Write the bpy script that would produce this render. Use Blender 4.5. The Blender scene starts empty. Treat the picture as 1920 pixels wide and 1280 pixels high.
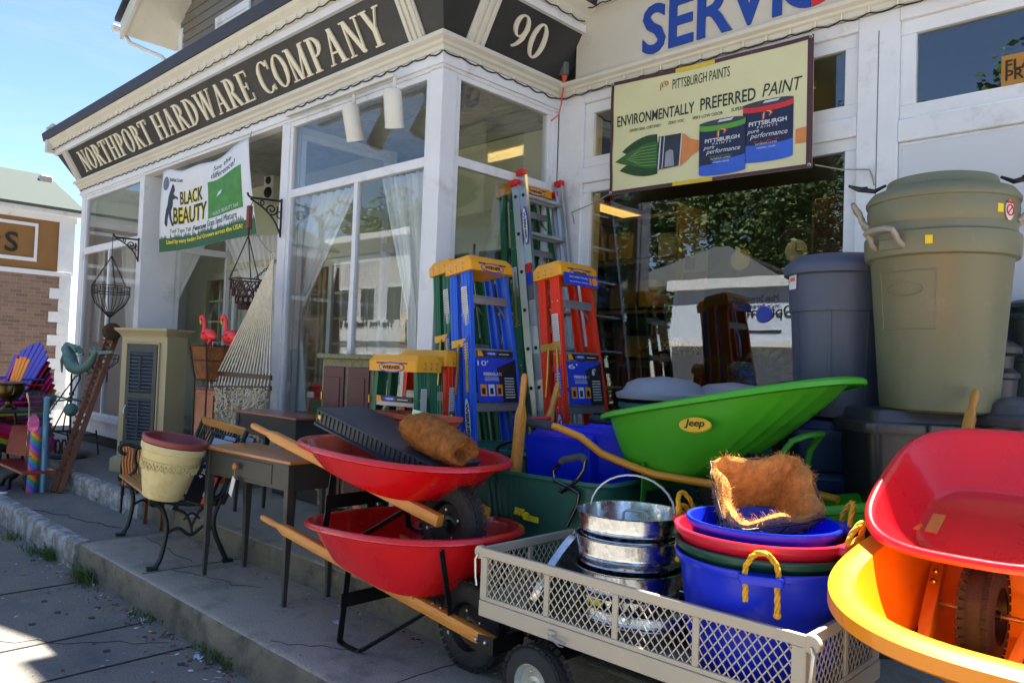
import bpy, math, random
from mathutils import Matrix, Vector
random.seed(7)
SC = bpy.context.scene
COL = SC.collection
R_ = math.radians

# ---------------------------------------------------------------- camera
FPX, YAW, PIT, ROL, CH = 1445.0, R_(-43.7), R_(1.74), R_(2.085), 1.37
_cy, _sy, _cp, _sp, _cr, _sr = math.cos(YAW), math.sin(YAW), math.cos(PIT), math.sin(PIT), math.cos(ROL), math.sin(ROL)
CF = Vector((_sy*_cp, _cy*_cp, _sp))
_r0 = Vector((_cy, -_sy, 0)); _u0 = _r0.cross(CF)
CR = _cr*_r0 + _sr*_u0
CU = -_sr*_r0 + _cr*_u0
CAM = Vector((0, 0, CH))
cam = bpy.data.objects.new('camera', bpy.data.cameras.new('camera'))
cam.matrix_world = Matrix(((CR.x, CU.x, -CF.x, 0), (CR.y, CU.y, -CF.y, 0), (CR.z, CU.z, -CF.z, CH), (0, 0, 0, 1)))
cam.data.sensor_fit = 'HORIZONTAL'; cam.data.sensor_width = 36; cam.data.lens = 36*FPX/1920
cam.data.clip_start = 0.05; cam.data.clip_end = 2000
COL.objects.link(cam); SC.camera = cam
def _ray(x, y): return CF*FPX + CR*(x-960) - CU*(y-640)
def AZ(x, y, z): d = _ray(x, y); return CAM + d*((z-CH)/d.z)
def AY(x, y, Y): d = _ray(x, y); return CAM + d*(Y/d.y)
def AX(x, y, X): d = _ray(x, y); return CAM + d*(X/d.x)
def AD(x, y, D): return CAM + _ray(x, y)*(D/FPX)

# ---------------------------------------------------------------- light
SUN = Vector((0.03, 1.0, 2.54)).normalized()          # towards the sun, behind the shop
sun_el = math.asin(SUN.z); sun_az = math.atan2(SUN.x, SUN.y)
w = bpy.data.worlds.new('World'); SC.world = w; w.use_nodes = True
nt = w.node_tree; bg = nt.nodes['Background']
sky = nt.nodes.new('ShaderNodeTexSky'); sky.sky_type = 'NISHITA'; sky.sun_disc = False
sky.sun_elevation = sun_el; sky.sun_rotation = sun_az; sky.air_density = .75; sky.dust_density = .15; sky.ozone_density = 3.5
# thin high cloud streaks in the sky
tc = nt.nodes.new('ShaderNodeTexCoord'); mp = nt.nodes.new('ShaderNodeMapping'); mp.inputs['Scale'].default_value = (1.2, 1.2, 9)
nz = nt.nodes.new('ShaderNodeTexNoise'); nz.inputs['Scale'].default_value = 2.2; nz.inputs['Detail'].default_value = 7; nz.inputs['Roughness'].default_value = .62
rp = nt.nodes.new('ShaderNodeValToRGB'); rp.color_ramp.elements[0].position = .50; rp.color_ramp.elements[1].position = .95
rp.color_ramp.elements[1].color = (.55, .55, .55, 1)
mx = nt.nodes.new('ShaderNodeMixRGB'); mx.inputs[2].default_value = (2.7, 2.95, 3.3, 1)
nt.links.new(tc.outputs['Generated'], mp.inputs[0]); nt.links.new(mp.outputs[0], nz.inputs['Vector']); nt.links.new(nz.outputs[0], rp.inputs[0])
nt.links.new(rp.outputs[0], mx.inputs[0]); nt.links.new(sky.outputs[0], mx.inputs[1]); nt.links.new(mx.outputs[0], bg.inputs[0])
bg.inputs[1].default_value = 0.064
sl = bpy.data.objects.new('sun', bpy.data.lights.new('sun', 'SUN')); COL.objects.link(sl)
sl.data.energy = 4.8; sl.data.angle = R_(0.53); sl.data.color = (1, .94, .84)
sl.rotation_euler = SUN.to_track_quat('Z', 'Y').to_euler(); sl.location = (0, 0, 30)
SC.view_settings.view_transform = 'Standard'; SC.view_settings.look = 'None'
SC.view_settings.exposure = 2.4; SC.view_settings.gamma = 1
SC.cycles.max_bounces = 10; SC.cycles.transparent_max_bounces = 24; SC.cycles.caustics_reflective = False; SC.cycles.caustics_refractive = False
SC.cycles.sample_clamp_indirect = 6

# ---------------------------------------------------------------- helpers
def lin(c):
    c = c/255.0
    return c/12.92 if c <= .04045 else ((c+.055)/1.055)**2.4
def L3(c): return (lin(c[0]), lin(c[1]), lin(c[2]), 1)
_M = {}
def M(name, c=(128,)*3, rough=.5, metal=0.0, var=.12, vs=6, bump=0.0, bs=80, coat=0.0, stretch=None, dirt=None, ds=3, dp=(.5, .7), emit=0, spec=.5, trans=0.0, sub=0.0, rv=.1):
    """one procedural material: colour varied by noise, optional dirt/wear colour, bump"""
    if name in _M: return _M[name]
    m = bpy.data.materials.new(name); m.use_nodes = True; _M[name] = m
    t = m.node_tree; N = t.nodes.new; b = t.nodes['Principled BSDF']; lk = t.links.new
    col = L3(c)
    co = N('ShaderNodeTexCoord'); mpn = N('ShaderNodeMapping'); lk(co.outputs['Object'], mpn.inputs[0])
    if stretch: mpn.inputs['Scale'].default_value = stretch
    n = N('ShaderNodeTexNoise'); n.inputs['Scale'].default_value = vs; n.inputs['Detail'].default_value = 6; n.inputs['Roughness'].default_value = .6
    lk(mpn.outputs[0], n.inputs['Vector'])
    r = N('ShaderNodeValToRGB'); r.color_ramp.elements[0].position = .3; r.color_ramp.elements[1].position = .7
    r.color_ramp.elements[0].color = tuple(x*(1-var) for x in col[:3])+(1,)
    r.color_ramp.elements[1].color = tuple(min(1, x*(1+var)) for x in col[:3])+(1,)
    lk(n.outputs[0], r.inputs[0]); out = r.outputs[0]
    if dirt:
        n2 = N('ShaderNodeTexNoise'); n2.inputs['Scale'].default_value = ds; n2.inputs['Detail'].default_value = 9; n2.inputs['Roughness'].default_value = .72
        lk(co.outputs['Object'], n2.inputs['Vector'])
        r2 = N('ShaderNodeValToRGB'); r2.color_ramp.elements[0].position = dp[0]; r2.color_ramp.elements[1].position = dp[1]
        lk(n2.outputs[0], r2.inputs[0])
        mixn = N('ShaderNodeMixRGB'); lk(r2.outputs[0], mixn.inputs[0]); lk(out, mixn.inputs[1]); mixn.inputs[2].default_value = L3(dirt); out = mixn.outputs[0]
    lk(out, b.inputs['Base Color'])
    b.inputs['Metallic'].default_value = metal
    mr = N('ShaderNodeMapRange'); mr.inputs['To Min'].default_value = max(0, rough-rv*rough); mr.inputs['To Max'].default_value = min(1, rough+rv*rough*2)
    lk(n.outputs[0], mr.inputs[0]); lk(mr.outputs[0], b.inputs['Roughness'])
    b.inputs['Specular IOR Level'].default_value = spec
    if coat: b.inputs['Coat Weight'].default_value = coat; b.inputs['Coat Roughness'].default_value = .06
    if emit: b.inputs['Emission Color'].default_value = col; b.inputs['Emission Strength'].default_value = emit
    if trans: b.inputs['Transmission Weight'].default_value = trans
    if sub: b.inputs['Subsurface Weight'].default_value = sub
    if bump:
        n3 = N('ShaderNodeTexNoise'); n3.inputs['Scale'].default_value = bs; n3.inputs['Detail'].default_value = 5
        lk(mpn.outputs[0], n3.inputs['Vector'])
        bp = N('ShaderNodeBump'); bp.inputs['Strength'].default_value = bump; bp.inputs['Distance'].default_value = .01
        lk(n3.outputs[0], bp.inputs['Height']); lk(bp.outputs[0], b.inputs['Normal'])
    return m
def glass(name, tint=(246, 248, 247), base=.03, boost=1.0, wav=.0):
    if name in _M: return _M[name]
    m = bpy.data.materials.new(name); m.use_nodes = True; _M[name] = m
    t = m.node_tree; t.nodes.clear(); N = t.nodes.new
    o = N('ShaderNodeOutputMaterial'); mixs = N('ShaderNodeMixShader'); tr = N('ShaderNodeBsdfTransparent'); gl = N('ShaderNodeBsdfGlossy'); fr = N('ShaderNodeFresnel')
    tr.inputs[0].default_value = L3(tint); gl.inputs['Roughness'].default_value = 0.0; fr.inputs[0].default_value = 1.52
    ma = N('ShaderNodeMath'); ma.operation = 'MULTIPLY_ADD'; ma.inputs[1].default_value = boost; ma.inputs[2].default_value = base; ma.use_clamp = True
    ge = N('ShaderNodeNewGeometry'); io = N('ShaderNodeMapRange'); io.inputs['To Min'].default_value = 1.52; io.inputs['To Max'].default_value = 1/1.52
    t.links.new(ge.outputs['Backfacing'], io.inputs[0]); t.links.new(io.outputs[0], fr.inputs[0])
    t.links.new(fr.outputs[0], ma.inputs[0]); t.links.new(ma.outputs[0], mixs.inputs[0]); t.links.new(tr.outputs[0], mixs.inputs[1]); t.links.new(gl.outputs[0], mixs.inputs[2]); t.links.new(mixs.outputs[0], o.inputs[0])
    if wav:
        n = N('ShaderNodeTexNoise'); n.inputs['Scale'].default_value = 2.2; co = N('ShaderNodeTexCoord'); t.links.new(co.outputs['Object'], n.inputs['Vector'])
        bp = N('ShaderNodeBump'); bp.inputs['Strength'].default_value = wav; bp.inputs['Distance'].default_value = .004
        t.links.new(n.outputs[0], bp.inputs['Height']); t.links.new(bp.outputs[0], gl.inputs['Normal'])
    return m
def sheer(name, c=(244, 246, 248), alpha=.95):
    """thin woven curtain: part see-through, part cloth"""
    if name in _M: return _M[name]
    m = bpy.data.materials.new(name); m.use_nodes = True; _M[name] = m
    t = m.node_tree; t.nodes.clear(); N = t.nodes.new
    o = N('ShaderNodeOutputMaterial'); mixs = N('ShaderNodeMixShader'); tr = N('ShaderNodeBsdfTransparent'); ad = N('ShaderNodeMixShader'); df = N('ShaderNodeBsdfDiffuse'); tl = N('ShaderNodeBsdfTranslucent')
    df.inputs[0].default_value = L3(c); tl.inputs[0].default_value = L3(c); ad.inputs[0].default_value = .12; mixs.inputs[0].default_value = alpha
    t.links.new(df.outputs[0], ad.inputs[1]); t.links.new(tl.outputs[0], ad.inputs[2]); t.links.new(tr.outputs[0], mixs.inputs[1]); t.links.new(ad.outputs[0], mixs.inputs[2]); t.links.new(mixs.outputs[0], o.inputs[0])
    return m

WM = {}
def tag(o, label=None, cat=None, group=None, kind=None):
    if label: o['label'] = label
    if cat: o['category'] = cat
    if group: o['group'] = group
    if kind: o['kind'] = kind
    return o
def T(name, label, cat, loc=(0, 0, 0), rot=0, group=None, scale=1):
    """an Empty at a thing's base; rot = z angle in degrees or a 3x3/4x4 matrix"""
    o = bpy.data.objects.new(name, None); COL.objects.link(o); o.empty_display_size = .1
    m = Matrix.Rotation(R_(rot), 4, 'Z') if isinstance(rot, (int, float)) else rot.to_4x4()
    mw = Matrix.Translation(Vector(loc)) @ m @ Matrix.Scale(scale, 4)
    o.matrix_world = mw; WM[o.name] = mw
    return tag(o, label, cat, group)
def P(name, bm, mat, parent, **k): return bm.build(name, mat, parent, **k)
def dup(root, mw, label, group=None):
    def cp(o, par):
        c = o.copy(); COL.objects.link(c)
        if par: c.parent = par
        for ch in KIDS.get(o.name, []):
            cp(ch, c)
        return c
    r = cp(root, None); r.matrix_world = mw; WM[r.name] = mw
    r['label'] = label
    if group: r['group'] = group
    return r
KIDS = {}
def TR(loc, rz=0, rx=0, ry=0, s=1):
    return Matrix.Translation(Vector(loc)) @ Matrix.Rotation(R_(rz), 4, 'Z') @ Matrix.Rotation(R_(ry), 4, 'Y') @ Matrix.Rotation(R_(rx), 4, 'X') @ Matrix.Scale(s, 4)
def FR(o, xa, ya):
    """frame from origin and two directions (orthonormalised)"""
    x = Vector(xa).normalized(); y = Vector(ya); y = (y - x*y.dot(x)).normalized(); z = x.cross(y)
    return Matrix(((x.x, y.x, z.x, o[0]), (x.y, y.y, z.y, o[1]), (x.z, y.z, z.z, o[2]), (0, 0, 0, 1)))

class MB:
    def __init__(s, mat=None): s.v = []; s.f = []; s.sm = []; s.x = mat or Matrix.Identity(4); s.mi = []; s.cur = 0
    def add(s, vs, fs, smooth=False):
        b = len(s.v); s.v += [s.x @ Vector(p) for p in vs]
        for f in fs: s.f.append([i+b for i in f]); s.sm.append(smooth); s.mi.append(s.cur)
        return s
    def box(s, x0, x1, y0, y1, z0, z1):
        vs = [(x, y, z) for z in (z0, z1) for y in (y0, y1) for x in (x0, x1)]
        return s.add(vs, [(0, 2, 3, 1), (4, 5, 7, 6), (0, 1, 5, 4), (2, 6, 7, 3), (0, 4, 6, 2), (1, 3, 7, 5)])
    def boxm(s, m, sx, sy, sz):
        o = s.x; s.x = o @ m; s.box(-sx/2, sx/2, -sy/2, sy/2, -sz/2, sz/2); s.x = o; return s
    def bar(s, p, q, w, h, up=(0, 0, 1), w2=None, h2=None):
        p = Vector(p); q = Vector(q); d = (q-p).normalized(); u = Vector(up)
        if abs(d.dot(u)) > .98: u = Vector((0, 1, 0)) if abs(d.y) < .9 else Vector((1, 0, 0))
        r = d.cross(u).normalized(); u = r.cross(d)
        w2 = w if w2 is None else w2; h2 = h if h2 is None else h2
        vs = [p+r*a*w/2+u*b*h/2 for a, b in ((-1, -1), (1, -1), (1, 1), (-1, 1))]+[q+r*a*w2/2+u*b*h2/2 for a, b in ((-1, -1), (1, -1), (1, 1), (-1, 1))]
        return s.add(vs, [(3, 2, 1, 0), (4, 5, 6, 7), (0, 1, 5, 4), (1, 2, 6, 5), (2, 3, 7, 6), (3, 0, 4, 7)])
    def tube(s, pts, r, n=8, closed=False, caps=True):
        pts = [Vector(p) for p in pts]; k = len(pts); rs = r if isinstance(r, (list, tuple)) else [r]*k
        tans = []
        for i in range(k):
            a = pts[(i-1) % k] if (closed or i > 0) else pts[i]; b = pts[(i+1) % k] if (closed or i < k-1) else pts[i]
            tans.append((b-a).normalized())
        t0 = tans[0]; u = t0.orthogonal().normalized(); rings = []; pt = t0
        for i in range(k):
            t = tans[i]; ax = pt.cross(t)
            if ax.length > 1e-6: u = Matrix.Rotation(pt.angle(t), 3, ax) @ u
            u = (u - t*u.dot(t)).normalized(); v = t.cross(u); pt = t
            rings.append([pts[i]+(u*math.cos(2*math.pi*j/n)+v*math.sin(2*math.pi*j/n))*rs[i] for j in range(n)])
        return s.loft(rings, closed=closed, cap0=caps and not closed, cap1=caps and not closed)
    def loft(s, rings, closed=False, cap0=False, cap1=False, smooth=True, flip=False):
        n = len(rings[0]); k = len(rings); vs = [p for r in rings for p in r]; fs = []
        for i in range(k if closed else k-1):
            a = i*n; b = ((i+1) % k)*n
            for j in range(n):
                q = (a+j, a+(j+1) % n, b+(j+1) % n, b+j); fs.append(q[::-1] if flip else q)
        if cap0: fs.append(tuple(range(n))[::-1] if not flip else tuple(range(n)))
        if cap1: fs.append(tuple((k-1)*n+j for j in range(n)) if not flip else tuple((k-1)*n+j for j in range(n))[::-1])
        return s.add(vs, fs, smooth)
    def lathe(s, prof, n=32, cap0=False, cap1=False, m=None):
        o = s.x
        if m is not None: s.x = o @ m
        s.loft([[(r*math.cos(2*math.pi*j/n), r*math.sin(2*math.pi*j/n), z) for j in range(n)] for r, z in prof], cap0=cap0, cap1=cap1)
        s.x = o; return s
    def prism(s, pts, vec):
        vec = Vector(vec); pts = [Vector(p) for p in pts]; n = len(pts)
        return s.add(pts+[p+vec for p in pts], [tuple(range(n))[::-1], tuple(range(n, 2*n))]+[(i, (i+1) % n, n+(i+1) % n, n+i) for i in range(n)])
    def grid(s, fn, nu, nv, smooth=True):
        vs = [fn(i/nu, j/nv) for j in range(nv+1) for i in range(nu+1)]
        return s.add(vs, [(j*(nu+1)+i, j*(nu+1)+i+1, (j+1)*(nu+1)+i+1, (j+1)*(nu+1)+i) for j in range(nv) for i in range(nu)], smooth)
    def ball(s, c, r, n=12, sc=(1, 1, 1)):
        k = max(4, n//2); c = Vector(c)
        return s.loft([[c+Vector((r*sc[0]*math.sin(math.pi*i/k)*math.cos(2*math.pi*j/n), r*sc[1]*math.sin(math.pi*i/k)*math.sin(2*math.pi*j/n), -r*sc[2]*math.cos(math.pi*i/k))) for j in range(n)] for i in [.05]+list(range(1, k))+[k-.05]], cap0=True, cap1=True)
    def disc(s, c, r, m=None, n=20, h=.002, sy=1):
        o = s.x
        if m is not None: s.x = o @ m
        s.prism([(c[0]+r*math.cos(2*math.pi*j/n), c[1]+r*sy*math.sin(2*math.pi*j/n), c[2]) for j in range(n)], (0, 0, h)); s.x = o; return s
    def build(s, name, mat, parent=None, world=False, bevel=0, seg=2, solid=0, origin=None, angle=38, sub=0):
        vs = s.v
        if parent is not None and world:
            inv = WM[parent.name].inverted(); vs = [inv @ p for p in vs]
        org = Vector((0, 0, 0))
        if origin is not None: org = Vector(origin); vs = [p-org for p in vs]
        me = bpy.data.meshes.new(name); me.from_pydata([tuple(p) for p in vs], [], s.f)
        for m in (mat if isinstance(mat, (list, tuple)) else [mat]): me.materials.append(m)
        for p, a, k in zip(me.polygons, s.sm, s.mi): p.use_smooth = a; p.material_index = k
        if bevel or any(s.sm):
            if bevel:
                for p in me.polygons: p.use_smooth = True
            me.set_sharp_from_angle(angle=R_(angle))
        me.update()
        o = bpy.data.objects.new(name, me); COL.objects.link(o); o.location = org
        if parent is not None:
            o.parent = parent; KIDS.setdefault(parent.name, []).append(o)
            if parent.name in WM: WM[o.name] = WM[parent.name]
        else: WM[o.name] = Matrix.Translation(org)
        if solid:
            md = o.modifiers.new('solid', 'SOLIDIFY'); md.thickness = solid; md.offset = -1
        if bevel:
            md = o.modifiers.new('bevel', 'BEVEL'); md.width = bevel; md.segments = seg; md.limit_method = 'ANGLE'; md.angle_limit = R_(32)
            md.harden_normals = False
        if sub:
            md = o.modifiers.new('sub', 'SUBSURF'); md.levels = sub; md.render_levels = sub
        return o
def thing(name, bm, mat, label, cat, origin, group=None, **k):
    return tag(bm.build(name, mat, None, origin=origin, **k), label, cat, group)
def struct(name, bm, mat, **k): return tag(bm.build(name, mat, None, **k), kind='structure')

def text_mb(s, w=None, h=None, ext=.002, shear=0, sp=1.0, bold=0):
    """lettering as solid mesh in the xy plane, left-bottom at 0, fitted to w x h"""
    cu = bpy.data.curves.new('t', 'FONT'); cu.body = s; cu.extrude = .01; cu.shear = shear; cu.space_character = sp; cu.offset = bold; cu.resolution_u = 3
    ob = bpy.data.objects.new('t', cu); COL.objects.link(ob)
    dg = bpy.context.evaluated_depsgraph_get(); me = bpy.data.meshes.new_from_object(ob.evaluated_get(dg))
    vs = [v.co.copy() for v in me.vertices]; fs = [tuple(p.vertices) for p in me.polygons]
    bpy.data.objects.remove(ob); bpy.data.curves.remove(cu); bpy.data.meshes.remove(me)
    if not vs: return [], [], 0, 0
    x0 = min(v.x for v in vs); x1 = max(v.x for v in vs); y0 = min(v.y for v in vs); y1 = max(v.y for v in vs)
    if h is None and w is None: h = 1
    kx = w/(x1-x0) if w else None; ky = h/(y1-y0) if h else kx
    if kx is None: kx = ky
    return [Vector(((v.x-x0)*kx, (v.y-y0)*ky, 0 if v.z < 0 else ext)) for v in vs], fs, (x1-x0)*kx, (y1-y0)*ky
def put_text(bm, s, m, w=None, h=None, ext=.002, align='L', **k):
    vs, fs, tw, th = text_mb(s, w, h, ext, **k)
    dx = {'L': 0, 'C': -tw/2, 'R': -tw}[align]
    o = bm.x; bm.x = o @ m; bm.add([(v.x+dx, v.y, v.z) for v in vs], fs); bm.x = o
    return tw
def rr(w, d, r, n=6, z=0, cx=0, cy=0):
    """rounded rectangle ring"""
    pts = []; r = min(r, w/2-.0005, d/2-.0005)
    for k, (sx, sy) in enumerate(((1, 1), (-1, 1), (-1, -1), (1, -1))):
        for i in range(n+1):
            a = math.pi/2*(k+i/n); pts.append((cx+sx*(w/2-r)+r*math.cos(a), cy+sy*(d/2-r)+r*math.sin(a), z))
    return pts
def arc(c, r, a0, a1, n, fn):
    return [fn(c[0]+r*math.cos(R_(a0+(a1-a0)*i/n)), c[1]+r*math.sin(R_(a0+(a1-a0)*i/n))) for i in range(n+1)]
# ================================================================ materials
CONC = M('concrete', (128, 122, 112), .9, var=.34, vs=90, bump=.7, bs=190, dirt=(96, 97, 96), ds=2.2, dp=(.48, .75))
CONC2 = M('concrete_pale', (166, 157, 141), .9, var=.28, vs=100, bump=.8, bs=150, dirt=(112, 108, 98), ds=3, dp=(.5, .72))
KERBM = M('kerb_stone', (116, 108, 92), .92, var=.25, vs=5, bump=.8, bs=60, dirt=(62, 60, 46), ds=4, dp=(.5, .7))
WASH = M('peeling_whitewash', (126, 121, 110), .92, var=.2, vs=9, bump=.4, bs=50, dirt=(166, 168, 170), ds=11, dp=(.46, .58))
ASPH = M('asphalt', (142, 138, 128), .92, var=.2, vs=8, bump=.6, bs=120)
JOINT = M('joint_dirt', (44, 42, 38), .95, var=.3)
WHITE = M('white_paint', (218, 220, 224), .45, var=.06, vs=2.5, bump=.12, bs=30, dirt=(158, 156, 148), ds=2.6, dp=(.56, .86))
CREAM = M('cream_paint', (200, 197, 186), .5, var=.06, vs=3, dirt=(150, 142, 122), ds=5, dp=(.6, .85))
CREAM2 = M('aged_cream_panel', (196, 190, 176), .6, var=.05, vs=2, dirt=(168, 160, 144), ds=1.8, dp=(.55, .8))
BLACKP = M('black_sign_paint', (38, 39, 41), .5, var=.25, vs=2, dirt=(58, 58, 58), ds=2, dp=(.5, .75))
ROOFD = M('dark_roof_edge', (44, 46, 58), .6, var=.15)
CEIL = M('swirl_plaster', (176, 176, 168), .85, var=.12, vs=9, bump=.9, bs=9, stretch=(1, 2, 1), dirt=(128, 126, 116), ds=2.5)
SIDING = M('grey_clapboard', (112, 108, 100), .7, var=.08, vs=4)
ROOFG = M('shingle', (58, 67, 62), .9, var=.22, vs=30, bump=.5, bs=60, stretch=(1, 1, 3))
DARK = M('dark_interior', (40, 40, 38), .8, var=.3)
INWALL = M('interior_cream', (188, 188, 158), .7, var=.05)
GLASS = glass('window_glass', base=.015, wav=.12)
GLASSR = glass('big_window_glass', tint=(214, 220, 218), base=.05, boost=1.8, wav=.12)
CORD = M('black_cord', (26, 30, 28), .6)
BULB = M('tiny_bulb', (222, 216, 196), .2, var=.05)
LETTER = M('letter_cream', (216, 209, 188), .5, var=.05)

# ================================================================ ground
struct('road', MB().grid(lambda u, v: (-500+1000*u, -500+1000*v, -.345), 10, 10, False), ASPH)
def ledge(name, x0, x1, y0, y1, zt, zb, mat, amp, seed, kind=True):
    rnd = random.Random(seed); n = max(8, int((x1-x0)/.07)); rings = []
    w = [rnd.uniform(-1, 1) for _ in range(n+2)]
    for i in range(n+1):
        x = x0+(x1-x0)*i/n; a = amp*(w[i]*.5+.5*math.sin(x*2.1+seed)+.3*math.sin(x*7.3)); b = amp*w[i+1]*.35
        rings.append([(x, y0+a*.6, zb), (x, y0+a*.5, (zt+zb)/2), (x, y0+a*.3+.004, zt-.03+b), (x, y0+.012+abs(b), zt-.008+b*.4), (x, y0+.035+abs(a)*.6, zt+b*.1), (x, y0+.10, zt), (x, y1, zt), (x, y1, zb)])
    m = MB(); m.loft(rings, cap0=True, cap1=True, flip=True)
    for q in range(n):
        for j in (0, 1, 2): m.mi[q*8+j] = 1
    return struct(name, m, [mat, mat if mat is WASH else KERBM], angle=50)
struct('sidewalk', MB().box(-90, 60, -2.4, 1.90, -.40, -.19), CONC)
struct('far_sidewalk', MB().box(-90, 60, -14, -9.6, -.40, -.19), CONC)
ledge('front_terrace', -5.95, 3.0, 1.885, 2.56, 0, -.3, CONC2, .008, 1)
ledge('far_terrace', -30, -5.951, 1.89, 2.56, -.004, -.3, CONC, .008, 2)
ledge('terrace_kerb', -30, -5.99, 1.87, 1.95, .006, -.3, WASH, .007, 5)
ledge('store_step', -6.55, 3.0, 2.553, 5.2, .16, -.1, CONC2, .014, 3)
ledge('far_store_step', -30, -6.551, 2.56, 5.2, .158, -.1, CONC, .012, 4)
ledge('whitewashed_step_edge', -8.55, -6.58, 2.51, 2.559, .166, -.1, WASH, .012, 8)
jm = MB()
for a, b in (((0, 1129), (150, 1090)), ((44, 1223), (255, 1169)), ((128, 1280), (345, 1214))):
    p = AZ(*a, -.187); q = AZ(*b, -.187); d = (p-q); d.z = 0; p = q+d*6
    q = q + (q-p).normalized()*((1.86-q.y)/max(.2, (q-p).normalized().y)) if False else q
    x = (p.x+q.x)/2*0+q.x
    jm.box(q.x-.007, q.x+.007, -2.38, 1.87, -.19, -.1862)
jm.box(-60, 20, -.62, -.606, -.19, -.1862)
tag(jm.build('pavement_joints', JOINT), kind='structure')
tj = MB(); rk_ = random.Random(12)
def crack(p, q, n, w, jit):
    p = Vector(p); q = Vector(q); d = (q-p); s = Vector((-d.y, d.x, 0)).normalized(); prev = p
    for i in range(1, n+1):
        c = p.lerp(q, i/n)+s*rk_.gauss(0, jit); tj.bar(prev, c, w*rk_.uniform(.5, 1.3), .003); prev = c
crack((-4.93, 1.93, .001), (-4.90, 2.55, .001), 9, .005, .004); crack((-2.62, 1.95, .001), (-2.6, 2.55, .001), 9, .005, .004)
crack((-5.9, 2.32, .001), (-5.0, 2.27, .001), 14, .004, .012); crack((-4.9, 2.1, .001), (-4.2, 2.32, .001), 12, .003, .014); crack((-3.4, 1.95, .001), (-3.0, 2.2, .001), 9, .003, .012)
crack((-7.6, 1.95, .0), (-6.3, 2.3, .0), 16, .004, .02); crack((-5.0, .9, -.189), (-4.2, 1.8, -.189), 14, .004, .02); crack((-3.5, 1.2, -.189), (-2.9, 1.82, -.189), 12, .004, .02)
tag(tj.build('terrace_cracks', JOINT), kind='structure')

# ================================================================ the hardware store
YF, XC, Y3 = 3.5, -4.115, 4.77
S = T('hardware_store', 'white hardware store with glass bay windows and black sign band in cream serif letters', 'shop', (-7, 4.2, .16))
def SP(name, bm, mat, **k): return bm.build(name, mat, S, world=True, **k)
# plinth, panels below glass
PLM = M('dark_plinth', (64, 60, 56), .8, var=.4, vs=3, stretch=(.3, 1, 6))
for bb in ((-11.62, -9.47, 3.54, 3.70, .16, .29), (-6.27, XC-.03, 3.54, 3.7, .16, .29), (XC-.15, XC-.03, 3.702, 4.76, .16, .29), (XC-.03, 1.2, 4.83, 4.95, .16, .3)): SP('plinth', MB().box(*bb), PLM, bevel=.006)
for x0, x1 in ((-11.64, -9.45), (-6.30, XC-.01)):
    SP('sill', MB().box(x0, x1, 3.51, 3.72, .29, .472).box(x0-.02, x1+.01, 3.47, 3.72, .47, .52), WHITE, bevel=.005)
SP('sill', MB().box(XC-.16, XC-.011, 3.722, 4.76, .29, .472).box(XC-.16, XC+.03, 3.722, 4.76, .47, .52), WHITE, bevel=.005)
# posts
for bb in ((-11.64, -11.50, 3.50, 3.64, .52, 3.46), (-9.57, -9.45, 3.50, 3.92, .16, 3.46), (-6.30, -6.17, 3.50, 3.62, .52, 3.46), (-4.255, XC, 3.50, 3.645, .52, 3.46), (XC-.12, XC, 4.70, 4.765, .52, 3.46)):
    SP('post', MB().box(*bb), WHITE, bevel=.006)
# frames of the bay windows
def window(nm, x0, x1, y, z0, z1, t=.05, mull=(), trans=None, glassm=GLASS, axis='X', dep=.05, frm=WHITE):
    """framed glazing in the plane y (axis X) or x=y (axis Y)"""
    f = MB(); g = MB()
    def bx(m, a0, a1, d0, d1, c0, c1):
        if axis == 'X': m.box(a0, a1, y+d0, y+d1, c0, c1)
        else: m.box(y-d1, y-d0, a0, a1, c0, c1)
    bx(f, x0, x1, 0, dep, z1-t, z1); bx(f, x0, x1, 0, dep, z0, z0+t); bx(f, x0, x0+t, .002, dep-.002, z0+t, z1-t); bx(f, x1-t, x1, .002, dep-.002, z0+t, z1-t)
    for mx_, ma, mb_, mw in mull: bx(f, mx_-mw/2, mx_+mw/2, .004, dep-.004, ma, mb_)
    if trans: bx(f, x0+t, x1-t, .001, dep-.001, trans[0], trans[1])
    fo = SP(nm, f, frm, bevel=.004)
    bx(g, x0+t*.5, x1-t*.5, dep*.5, dep*.5+.006, z0+t*.5, z1-t*.5)
    g.build('pane', glassm, fo, world=True)
    return fo
window('bay_window', -11.50, -9.57, 3.51, .52, 3.45, .045, mull=((-10.55, .56, 2.66, .05),), trans=(2.66, 2.75))
window('bay_window', -6.17, -4.255, 3.51, .52, 3.45, .045, mull=((-5.14, .56, 2.775, .05),), trans=(2.772, 2.843))
window('bay_window', 3.645, 4.70, XC-.01, .52, 3.46, .045, trans=(2.79, 2.86), axis='Y')
# entrance recess
window('recess_side_window', 3.92, 4.62, -9.46, .3, 3.45, .06, trans=(2.60, 2.68), axis='Y')
rb = MB(); rb.box(-9.44, -6.17, 4.62, 4.70, 2.52, 3.45).box(-9.44, -6.17, 4.56, 4.70, 2.44, 2.52)
SP('recess_wall', rb, INWALL, bevel=.004)
window('recess_window', -9.44, -6.20, 4.64, .3, 2.44, .07, mull=((-8.3, .3, 2.4, .07), (-7.2, .3, 2.4, .07)))
SP('recess_return', MB().box(-6.30, -6.18, 3.63, 4.62, .3, .52).box(-6.30, -6.19, 3.63, 4.62, 3.38, 3.45), WHITE)
window('recess_side_window', 3.63, 4.62, -6.17, .52, 3.38, .05, trans=(2.76, 2.83), axis='Y')
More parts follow.
